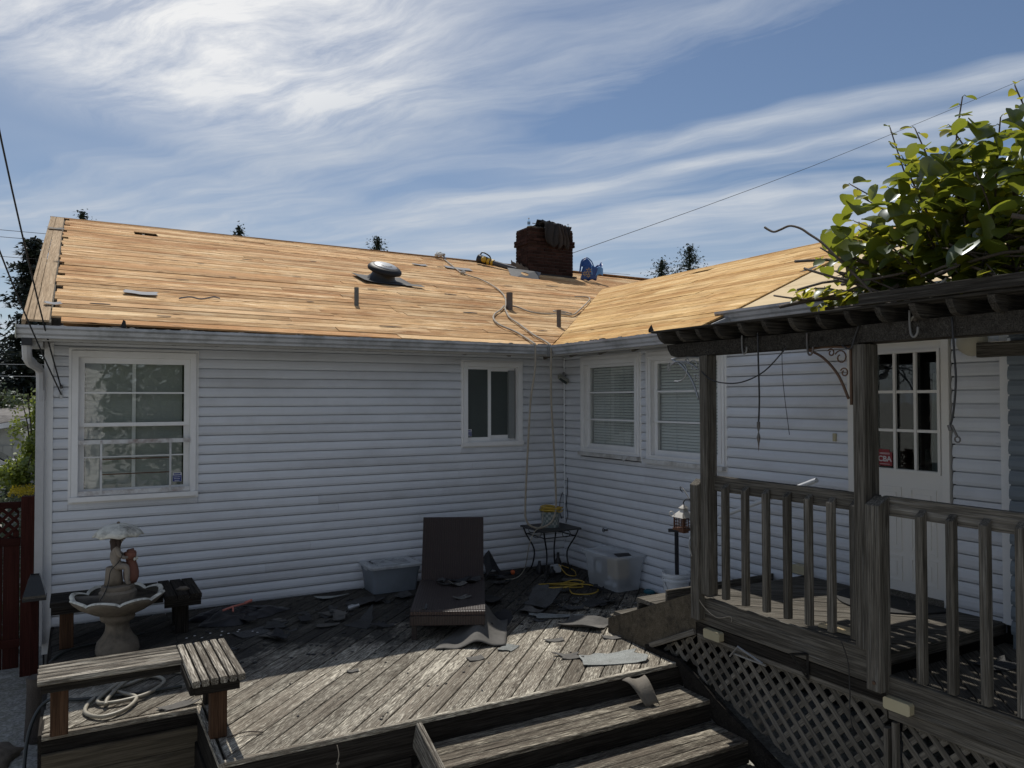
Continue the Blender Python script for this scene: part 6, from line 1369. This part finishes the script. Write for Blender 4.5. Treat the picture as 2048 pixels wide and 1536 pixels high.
props(obj('cobweb_string', MB().tube(spline([(-4.29, -3.86, -.02), (-4.28, -3.865, -.08), (-4.29, -3.866, -.14), (-4.285, -3.866, -.22)], 4), .003, 4).blob((-4.287, -3.868, -.135), (.012, .006, .010), 6, 4, .5), ROPEM), 'frayed pale string hanging on the dark front board of the deck', 'string')
# ================================================================== LEFT SIDE: fence, baffle, stump
fn = thing('fence', 'dark red wooden fence with a lattice top at the left edge', 'fence', (-6.7, .36, -.5))
bevel_post('post', .30, .42, -6.24, -6.125, -.6, 1.245, 0, FENCEW, fn); bevel_post('post', .30, .42, -8.1, -7.99, -.6, 1.245, 0, FENCEW, fn)
for z, h in ((1.165, .06), (.80, .075), (-.2, .08)): board('rail', (-7.99, .36, z), (-6.245, .36, z), .05, h, FENCEW, fn)
for k in range(12):
    x = -6.32-.142*k
    board('fence_board', (x, .365, -.45), (x, .365, .765), .138, .02, FENCEW, fn, up=(0, 1, 0))
lattice(fn, 'y', .362, -7.98, -6.26, .84, 1.135, pitch=.10, w=.03, mat=FENCEW)
board('fence_board', (-6.285, .38, -.45), (-6.285, .38, .9), .05, .02, FENCEW, fn, up=(0, 1, 0))
bf = thing('baffle', 'dark smoky cone shaped baffle round a red post at the left wall corner', 'baffle', (-6.09, -.40, .33))
obj('shade', MB().lathe([(.048, .60), (.060, .585), (.125, .42), (.128, .385)], 4, M=Matrix.Translation((-6.09, -.40, 0)) @ Matrix.Rotation(R(45), 4, 'Z'), cap=False), SMOKE, bf, solid=.006)
mb = MB().lathe([(.129, .375), (.132, .40)], 4, M=Matrix.Translation((-6.09, -.40, 0)) @ Matrix.Rotation(R(45), 4, 'Z'), cap=False); obj('rim', mb, BLACK, bf, solid=.006)
bevel_post('post', -.44, -.36, -6.125, -6.055, -.5, .56, 0, FENCEW, bf)
props(obj('log', MB().lathe([(.085, -.52), (.075, -.3), (.07, -.12), (.075, -.02), (.05, -.015)], 12, c=(-6.02, -1.45, 0), lobes=5, amp=.12), BARK, smooth='auto'), 'short dark bark covered log standing beside the deck edge', 'log')
for x, y, s_, lab in ((-6.40, -1.7, .28, 'flat grey rock on the ground beside the bark covered log'), (-6.25, -2.75, .2, 'smaller flat rock at the bottom left corner')):
    props(obj('rock', MB().blob((x, y, -.52), (s_, s_*.8, .10), 14, 8, .5), CONC, smooth=True), lab, 'rock', 'rocks left of the deck')
props(obj('felt_sheet', MB().grid(lambda u, v: V((-6.35+.40*u, -2.62+.3*v, -.43+.05*math.sin(u*4+v*3))), 6, 5), FELTD, solid=.005), 'dark sheet of felt on the ground at the bottom left corner', 'roofing felt')
# ================================================================== VINE
vine = thing('vine', 'leafy vine with big round leaves spilling over the pergola', 'vine', (-.9, -6.2, 2.75))
def leafmesh(seed, L, Wd, fold_, droop):
    n = 6; vs = []; rs = random.Random(seed)
    for i in range(n+1):
        t = i/n; w_ = Wd*math.sin(math.pi*min(1, t*.90+.085))**.55*(1-.12*t)*(.95 if i else .5); z = -droop*t*t
        if i == n: w_ = .03
        jit = rs.uniform(.92, 1.08)
        vs += [V((t*L-(.05*L if i == 0 else 0), -w_*jit, z+fold_*w_)), V((t*L, 0, z)), V((t*L-(.05*L if i == 0 else 0), w_*jit, z+fold_*w_))]
    fs = [(3*i+a, 3*(i+1)+a, 3*(i+1)+a+1, 3*i+a+1) for i in range(n) for a in (0, 1)]
    return vs, fs
LM = []
for k in range(8):
    vs, fs = leafmesh(k, 1, .42+.05*(k % 3), .18+.12*(k % 4), .10+.09*(k % 3)); me = bpy.data.meshes.new('leaf'); me.from_pydata(vs, [], fs); me.materials.append(VLEAF)
    for p in me.polygons: p.use_smooth = True
    me2 = me.copy(); me2.materials.clear(); me2.materials.append(VYOUNG); LM.append((me, vs, fs, me2))
LEAVES = []
rv = random.Random(5)
def leaf_at(p, d, size, young=False):
    d = V(d).normalized(); up = V((rv.uniform(-.5, .5), rv.uniform(-.7, .3), 1)).normalized()
    M, _ = frame(p, V(p)+d*size, up); M.translation = V(p)
    LEAVES.append((M @ Matrix.Scale(size, 4), rv.randrange(8), young))
stems = MB(); petioles = MB()
def shoot(base, tip, sag=.1, n=16, s0=.155, s1=.065, r=.010):
    base, tip = V(base), V(tip); mid = (base+tip)/2+V((rv.uniform(-.1, .1), rv.uniform(-.12, .12), sag)); pts = spline([base, base*.6+mid*.4+V((0, 0, -sag*.3)), mid, tip], 5)
    stems.tube(pts, r, 5, taper=.004)
    for k in range(n):
        f = .12+.88*k/(n-1); q = pts[min(int(f*(len(pts)-1)), len(pts)-1)]; t = (pts[min(int(f*(len(pts)-1))+1, len(pts)-1)]-pts[max(int(f*(len(pts)-1))-1, 0)]).normalized()
        side = t.cross(V((0, 0, 1))); side = side.normalized() if side.length > .1 else V((1, 0, 0))
        dv = (t*.45+side*(1 if k % 2 else -1)*rv.uniform(.5, 1)+V((0, 0, rv.uniform(-.5, .25)))).normalized(); sz = (s0+(s1-s0)*f**2)*rv.uniform(.75, 1.15)
        e = q+dv*sz*.35; petioles.tube([q, q+dv*sz*.2+V((0, 0, .01)), e], .0025, 4); leaf_at(e, dv+V((0, 0, -.25)), sz, f > .3 and rv.random() < .8)
tips = [((-1.0, -5.9, 3.0), (-1.0, -5.53, 4.03)), ((-1.0, -6.0, 3.1), (-1.05, -5.74, 3.95)), ((-.95, -6.1, 3.0), (-1.0, -6.02, 4.07)), ((-.9, -5.9, 3.0), (-1.0, -5.22, 3.72)), ((-1.0, -5.8, 2.95), (-1.05, -5.10, 3.38)), ((-1.05, -5.75, 2.95), (-1.10, -5.07, 3.15)), ((-1.2, -5.75, 2.85), (-1.2, -4.98, 2.92)), ((-1.1, -5.75, 2.95), (-1.0, -5.25, 3.45)), ((-.95, -6.2, 3.1), (-.95, -6.30, 4.05)), ((-.9, -6.3, 3.0), (-1.0, -6.62, 4.0)), ((-1.0, -6.1, 2.9), (-1.15, -5.78, 3.55)), ((-1.1, -6.2, 2.9), (-1.3, -6.12, 3.62)), ((-1.2, -6.2, 2.85), (-1.45, -6.35, 3.45)), ((-1.1, -6.4, 2.85), (-1.4, -6.55, 3.2)), ((-.8, -6.3, 2.9), (-.75, -5.7, 3.45)), ((-.7, -6.2, 2.9), (-.7, -5.55, 3.25)), ((-1.2, -6.3, 2.85), (-1.55, -6.5, 2.85)), ((-1.0, -6.2, 2.9), (-1.2, -6.35, 3.8)), ((-.8, -5.9, 2.9), (-.9, -5.45, 3.65)), ((-1.1, -6.0, 2.85), (-1.35, -5.65, 3.25)), ((-1.0, -6.0, 3.0), (-1.0, -5.62, 3.8)), ((-.9, -6.1, 3.2), (-.9, -5.88, 3.95)), ((-.6, -6.5, 2.9), (-.6, -6.3, 3.8)), ((-.7, -6.0, 2.95), (-.75, -5.95, 3.75))]
for k, (b, t) in enumerate(tips): shoot(b, t, .06+.05*(k % 3), 17 if k < 16 else 15)
for (b, t) in (((-1.15, -5.6, 2.86), (-1.2, -4.90, 2.98)), ((-1.1, -5.5, 2.85), (-1.15, -5.05, 2.86)), ((-1.0, -5.6, 2.9), (-1.05, -5.0, 3.22)), ((-1.0, -5.7, 3.0), (-1.0, -5.12, 3.42)), ((-1.0, -5.7, 3.05), (-1.0, -5.32, 3.6)), ((-1.1, -5.6, 2.95), (-1.1, -5.2, 3.05))): shoot(b, t, .05, 18, .135, .075)
# fill of older leaves in the thick of the vine
for k in range(560):
    y = -5.30-1.4*rv.random()**.8; top = 3.05+.74*min(1, max(0, (-5.22-y)/.45)); z = rv.uniform(2.98, top)
    if z < 3.05 and rv.random() < .5: z += .3
    leaf_at((rv.uniform(-1.45, -.4), y, z), (rv.uniform(-1, .6), rv.uniform(-.8, .9), rv.uniform(-.7, .15)), rv.uniform(.09, .175))
camp = V((-5.77, -8.78, 2.2)); LEAVES.sort(key=lambda a: (a[0].translation-V((-1.1, -5.8, 3.3))).length+(0 if a[0].translation.y > -6.6 else 5))
for M, k, yg in LEAVES[:300]:
    o = bpy.data.objects.new('leaf', LM[k][3 if yg else 0]); link(o, vine, M)
for want in (False, True):
    mb = MB()
    for M, k, yg in LEAVES[300:]:
        if yg == want: mb.add([M @ p for p in LM[k][1]], LM[k][2])
    if mb.v: obj('leaf_mass', mb, VYOUNG if want else VLEAF, vine, smooth=True, kind='stuff')
obj('shoot', stems, TWIG, vine, smooth=True); obj('petiole', petioles, VLEAF, vine, smooth=True, kind='stuff')
mb = MB(); 
for k in range(70):
    y = rv.uniform(-7.4, -5.4); x = rv.uniform(-1.4, -.4); z = rv.uniform(2.78, 3.02); L = rv.uniform(.35, 1.0); a = rv.uniform(-1.2, 1.2); b = rv.uniform(-.25, .45)
    p = V((x, y, z)); q = p+V((L*.4*math.sin(a), L*math.cos(a), L*b)); mb.tube(spline([p, (p+q)/2+V((0, 0, rv.uniform(-.08, .1))), q], 3), rv.uniform(.005, .016), 5)
obj('twig_tangle', mb, TWIG, vine, smooth=True, kind='stuff')
mb = MB().tube(spline([(-.9, -6.5, 2.80), (-1.1, -6.25, 2.82), (-1.35, -6.05, 2.80), (-1.47, -5.99, 2.66)], 5), .026, 7, taper=.012); mb.tube(spline([(-.7, -6.1, 3.3), (-.9, -6.15, 3.05), (-1.2, -6.2, 2.86), (-1.3, -6.4, 2.80)], 5), .024, 7, taper=.018); mb.tube(spline([(-.8, -6.2, 2.8), (-.85, -6.25, 3.2), (-.8, -6.2, 3.6)], 5), .022, 7, taper=.01)
obj('trunk', mb, TWIG, vine, smooth=True)
obj('cut_stem', MB().tube([(-1.46, -5.955, 2.66), (-1.40, -6.06, 2.80), (-1.36, -6.12, 2.90)], .008, 6), plain('pale_cane', (.30, .27, .22), .8, .15, 20), vine)
rope('bare_cane', [(-1.52, -5.83, 2.70), (-1.46, -5.755, 2.80), (-1.45, -5.62, 2.95), (-1.45, -5.47, 3.10), (-1.45, -5.34, 3.235), (-1.45, -5.235, 3.315), (-1.45, -5.16, 3.37), (-1.45, -5.07, 3.405), (-1.45, -4.99, 3.395), (-1.45, -4.93, 3.39), (-1.45, -4.88, 3.415), (-1.45, -4.845, 3.44)], .008, 'bare leafless cane arching up from the pergola to the left of the vine', TWIG, 'cane', k=4)
# ================================================================== TREES AND GARDEN BEHIND
def conifer(x, y, zb, h, rad, lab, n=2600, mat=CONIF, group='far firs behind the roof', seed=1, droop=.35, trunk=True, zmin=0):
    rs = random.Random(seed); t = thing('fir_tree', lab, 'tree', (x, y, zb), group)
    mb = MB(); whorls = int(26+h)
    for i in range(whorls+(14 if mat is CONIF else 0)):
        f = zmin+(1-zmin)*(i+rs.uniform(-.3, .3))/whorls if i < whorls else .84+.155*(i-whorls+rs.random())/14; f = min(max(f, 0), .995); z = zb+h*f; L0 = rad*(1-f)**.85*rs.uniform(.75, 1.15)+.12
        nb = max(4, int(8*(1-f)+3))
        for b in range(nb):
            a = rs.uniform(0, 6.28); L = L0*rs.uniform(.55, 1.1); k = max(3, int(n/whorls/nb)) if i < whorls else 16
            for j in range(k):
                u = (j+rs.random())/k; r_ = L*u; p = V((x+r_*math.cos(a)+rs.gauss(0, .06*rad*u), y+r_*math.sin(a)+rs.gauss(0, .06*rad*u), z-droop*r_*u+rs.gauss(0, .012*h)+.12*r_))
                s_ = rs.uniform(.5, 1.1)*(.045*h)**.8*(1-.35*f)*(.55 if mat is CONIF else .85); d = V((math.cos(a)+rs.gauss(0, .6), math.sin(a)+rs.gauss(0, .6), -.25+rs.gauss(0, .35))).normalized(); sd = d.cross(V((rs.gauss(0, 1), rs.gauss(0, 1), rs.gauss(0, 1)))).normalized()
                mb.add([p-d*s_*.5-sd*s_*.16, p+d*s_*.5, p-d*s_*.5+sd*s_*.16, p+d*s_*.1+sd*s_*.3], [(0, 1, 2), (0, 2, 3)])
    obj('crown', mb, mat, t)
    tm = MB().tube([(x, y, zb-.5), (x, y, zb+h*.5), (x, y, zb+h)], .018*h, 6, taper=.004*h); obj('trunk', tm, BARK, t)
    return t
conifer(-7.25, 26.0, -.2, 8.7, 3.0, 'big dark fir at the left edge, its top beside the roof corner', 15000, CONIB, None, 3, .30)
conifer(-10.2, 28.0, -.2, 8.6, 3.4, 'second big dark fir cut off by the left edge of the picture', 11000, CONIB, None, 4, .30); conifer(-9.0, 23.5, -.2, 6.4, 2.6, 'lower dark fir in front of the two big ones at the left edge', 9000, CONIB, None, 9, .35)
conifer(7.97, 30, 0, 10.75, 4.6, 'fir top showing over the middle of the roof ridge', 1700, seed=5); conifer(.98, 30, 0, 10.62, 2.6, 'tiny pointed fir tip above the left part of the ridge', 900, seed=6); conifer(-5.6, 30, 0, 10.50, 3.0, 'tiny fir tip above the left end of the ridge', 900, seed=7)
conifer(27.3, 30, 0, 11.3, 6.5, 'left and lower of the two fir tops right of the chimney', 3600, seed=8, droop=.5); conifer(29.7, 30, 0, 12.4, 6.5, 'taller of the two fir tops right of the chimney', 3600, seed=12, droop=.5)
def shrub(name, c, r, n, leaf, mat, lab, cat, seed=1, stem=True, group=None):
    rs = random.Random(seed); t = thing(name, lab, cat, (c[0], c[1], c[2]-r[2]), group); mb = MB(); cl = [(V((rs.gauss(0, .45), rs.gauss(0, .45), rs.gauss(0, .5)))) for _ in range(max(6, n//110))]
    for i in range(n):
        q = rs.choice(cl)+V((rs.gauss(0, .2), rs.gauss(0, .2), rs.gauss(0, .2)))
        if q.length > 1.15: q = q.normalized()*rs.uniform(.7, 1.1)
        p = V((c[0]+q.x*r[0], c[1]+q.y*r[1], c[2]+q.z*r[2])); d = V((rs.gauss(0, 1), rs.gauss(0, 1), rs.gauss(.2, .7))).normalized(); sd = d.orthogonal().normalized(); s_ = leaf*rs.uniform(.6, 1.2)
        mb.add([p, p+d*s_*.5+sd*s_*.28, p+d*s_, p+d*s_*.5-sd*s_*.28], [(0, 1, 2, 3)])
    obj('foliage', mb, mat, t)
    st = MB()
    for i in range(6): a = i*1.05; st.tube([(c[0], c[1], c[2]-r[2]-.3), (c[0]+.3*r[0]*math.cos(a), c[1]+.3*r[1]*math.sin(a), c[2]), (c[0]+.6*r[0]*math.cos(a), c[1]+.6*r[1]*math.sin(a), c[2]+.7*r[2])], .012+.01*r[2], 5, taper=.005)
    obj('stem', st, BARK, t)
    return t
shrub('shrub', (-6.62, 8.0, .93), (.42, .40, .40), 1500, .10, SHRUB, 'bright yellow-green bush left of the house corner', 'bush', 2)
shrub('small_tree', (-6.50, 9.3, 1.75), (.40, .45, .85), 1500, .10, SHRUB, 'slender light green tree beside the neighbour roof', 'tree', 3)
shrub('shrub', (-7.75, 16.2, 2.15), (1.1, .6, .55), 1300, .13, SHRUBD, 'grey-green bush behind the neighbour roof', 'bush', 4)
gc = thing('ground_cover', 'low green ground cover above the red fence', 'ground cover', (-6.8, 5, .2))
rs = random.Random(8); mb = MB()
for i in range(5200):
    x, y = rs.uniform(-8.2, -5.9), rs.uniform(2.6, 8.2); p = V((x, y, ground_z(x, y)+rs.uniform(.0, .34)*(.6+.4*math.sin(x*3+y*2)**2)+.18)); d = V((rs.gauss(0, 1), rs.gauss(0, 1), rs.gauss(.6, .6))).normalized(); sd = d.orthogonal().normalized(); s_ = rs.uniform(.05, .10)
    mb.add([p, p+d*s_*.5+sd*s_*.25, p+d*s_, p+d*s_*.5-sd*s_*.25], [(0, 1, 2, 3)])
o = obj('foliage', mb, HEDGE, gc, kind='stuff')
mb = MB()
for i in range(900):
    x, y = rs.uniform(-6.75, -6.2), rs.uniform(6.6, 7.6); p = V((x, y, ground_z(x, y)+rs.uniform(.40, .50))); d = V((rs.gauss(0, 1), rs.gauss(0, 1), rs.gauss(.8, .5))).normalized(); sd = d.orthogonal().normalized(); s_ = rs.uniform(.025, .05)
    mb.add([p, p+d*s_*.5+sd*s_*.3, p+d*s_, p+d*s_*.5-sd*s_*.3], [(0, 1, 2, 3)])
props(obj('yellow_flowers', mb, YFLOW, kind='stuff'), 'patch of small yellow flowers', 'flowers')
mb = MB()
for i in range(600):
    x, y = rs.uniform(-6.55, -6.15), rs.uniform(.5, 2.5); p = V((x, y, -.45+rs.uniform(0, .9)*rs.random())); d = V((rs.gauss(0, 1), rs.gauss(0, 1), rs.gauss(.6, .6))).normalized(); sd = d.orthogonal().normalized(); s_ = rs.uniform(.05, .10)
    mb.add([p, p+d*s_*.5+sd*s_*.25, p+d*s_, p+d*s_*.5-sd*s_*.25], [(0, 1, 2, 3)])
props(obj('weeds', mb, SHRUBD, kind='stuff'), 'weeds behind the red fence', 'weeds')
# neighbour's low building
nb_ = thing('neighbour_garage', 'low cream building with a grey shingle roof at the left edge', 'building', (-9.5, 14, .2))
obj('wall', MB().box((-13, 14.0, -.2), (-6.9, 19, 1.55)), NWALL, nb_)
obj('gable', MB().add([(-11.2, 13.995, 1.50), (-6.75, 13.995, 1.66), (-6.75, 13.995, 1.50)], [(0, 1, 2)]).add([(-6.75, 13.99, 1.50), (-6.75, 13.99, 1.74), (-11.2, 13.99, .85+.1), (-11.2, 13.99, .8)], [(0, 1, 2, 3)]), NWALL, nb_)
mb = MB().add([(-6.6, 13.7, 1.80), (-6.6, 17, 2.08), (-13, 17, 1.98), (-13, 13.7, .55)], [(0, 1, 2, 3)]); obj('roof', mb, NROOF, nb_, solid=.05)
obj('bargeboard', MB().bar((-6.6, 13.66, 1.74), (-13, 13.66, .49), .04, .12), TRIM, nb_)
obj('garage_door', MB().box((-12.0, 13.95, -.2), (-6.95, 13.99, 1.08)), NWALL, nb_)
for k in range(26): obj('door_panel', MB().cham(.18, .03, 1.0 if False else .62, .006, Matrix.Translation((-7.05-.2*k, 13.95, .78))), NWALL, nb_)
obj('band', MB().box((-12, 13.90, .40), (-6.92, 13.945, .44)), FASCIA, nb_)
# parked silver car
cr = thing('car', 'silver parked car half hidden by the bright bush', 'car', (-8.4, 10.4, .2)); gz = .22
def prof(pts, y0, y1): return MB().prism(pts, 'y', y0, y1)
cx = -9.9
obj('body', prof([(cx, gz+.25), (cx+.05, gz+.62), (cx+.9, gz+.72), (cx+1.3, gz+1.0), (cx+2.4, gz+1.02), (cx+2.9, gz+.72), (cx+3.3, gz+.60), (cx+3.4, gz+.25)], 9.9, 11.4), CARP, cr)
obj('windscreen', MB().add([(cx+2.92, 9.98, gz+.735), (cx+2.92, 11.32, gz+.735), (cx+2.45, 11.25, gz+1.025), (cx+2.45, 10.05, gz+1.025)], [(0, 1, 2, 3)]), CARG, cr, solid=.01)
obj('window', prof([(cx+1.0, gz+.75), (cx+1.35, gz+.97), (cx+2.3, gz+.98), (cx+2.75, gz+.73)], 9.885, 9.899), CARG, cr)
for x in (cx+.65, cx+2.75):
    for y in (9.92, 11.38): w_ = obj('wheel', MB().lathe([(.28, -.09), (.30, -.05), (.30, .05), (.28, .09)], 20, M=Matrix.Translation((x, y, gz+.28)) @ Matrix.Rotation(R(90), 4, 'X')), BLACK, cr, smooth='auto'); obj('rim', MB().lathe([(.17, -.095), (.17, .095)], 16, M=Matrix.Translation((x, y, gz+.28)) @ Matrix.Rotation(R(90), 4, 'X')), GREYM, w_)
obj('headlight', MB().blob((cx+3.32, 10.1, gz+.52), (.08, .14, .07)), WHITE, cr)
# ================================================================== BEHIND THE PHOTOGRAPHER (seen only as reflections)
rh = thing('house_behind', 'white clapboard house standing behind the photographer', 'house', (-8.5, -16, -.5))
mb = MB()
for k in range(34): z = -.4+.125*k; mb.prism([(-16.0, z), (-15.98, z), (-15.995, z+.127), (-16.0, z+.127)], 'x', -12, -5.1)
mb.box((-12, -22, -.5), (-5.1, -16.0, 3.85)); obj('wall', mb, plain('white_boards', (.72, .72, .71), .6, .03, 3), rh)
obj('roof', MB().add([(-12.4, -15.6, 3.7), (-4.8, -15.6, 3.7), (-4.8, -19, 5.3), (-12.4, -19, 5.3)], [(0, 1, 2, 3)]), SHING, rh, solid=.1)
shrub('garden_tree', (-3.6, -15.0, 2.0), (1.6, 1.4, 2.0), 2600, .22, SHRUBD, 'bushy tree standing behind the photographer', 'tree', 14); shrub('garden_tree', (1.5, -17.0, 2.6), (3.0, 2.0, 2.8), 3200, .3, SHRUBD, 'broad tree standing behind the photographer to the right', 'tree', 15); shrub('hedge', (-3.0, -19.0, 2.0), (9, 1.2, 2.6), 4500, .32, SHRUBD, 'tall hedge at the end of the garden behind the photographer', 'hedge', 16)
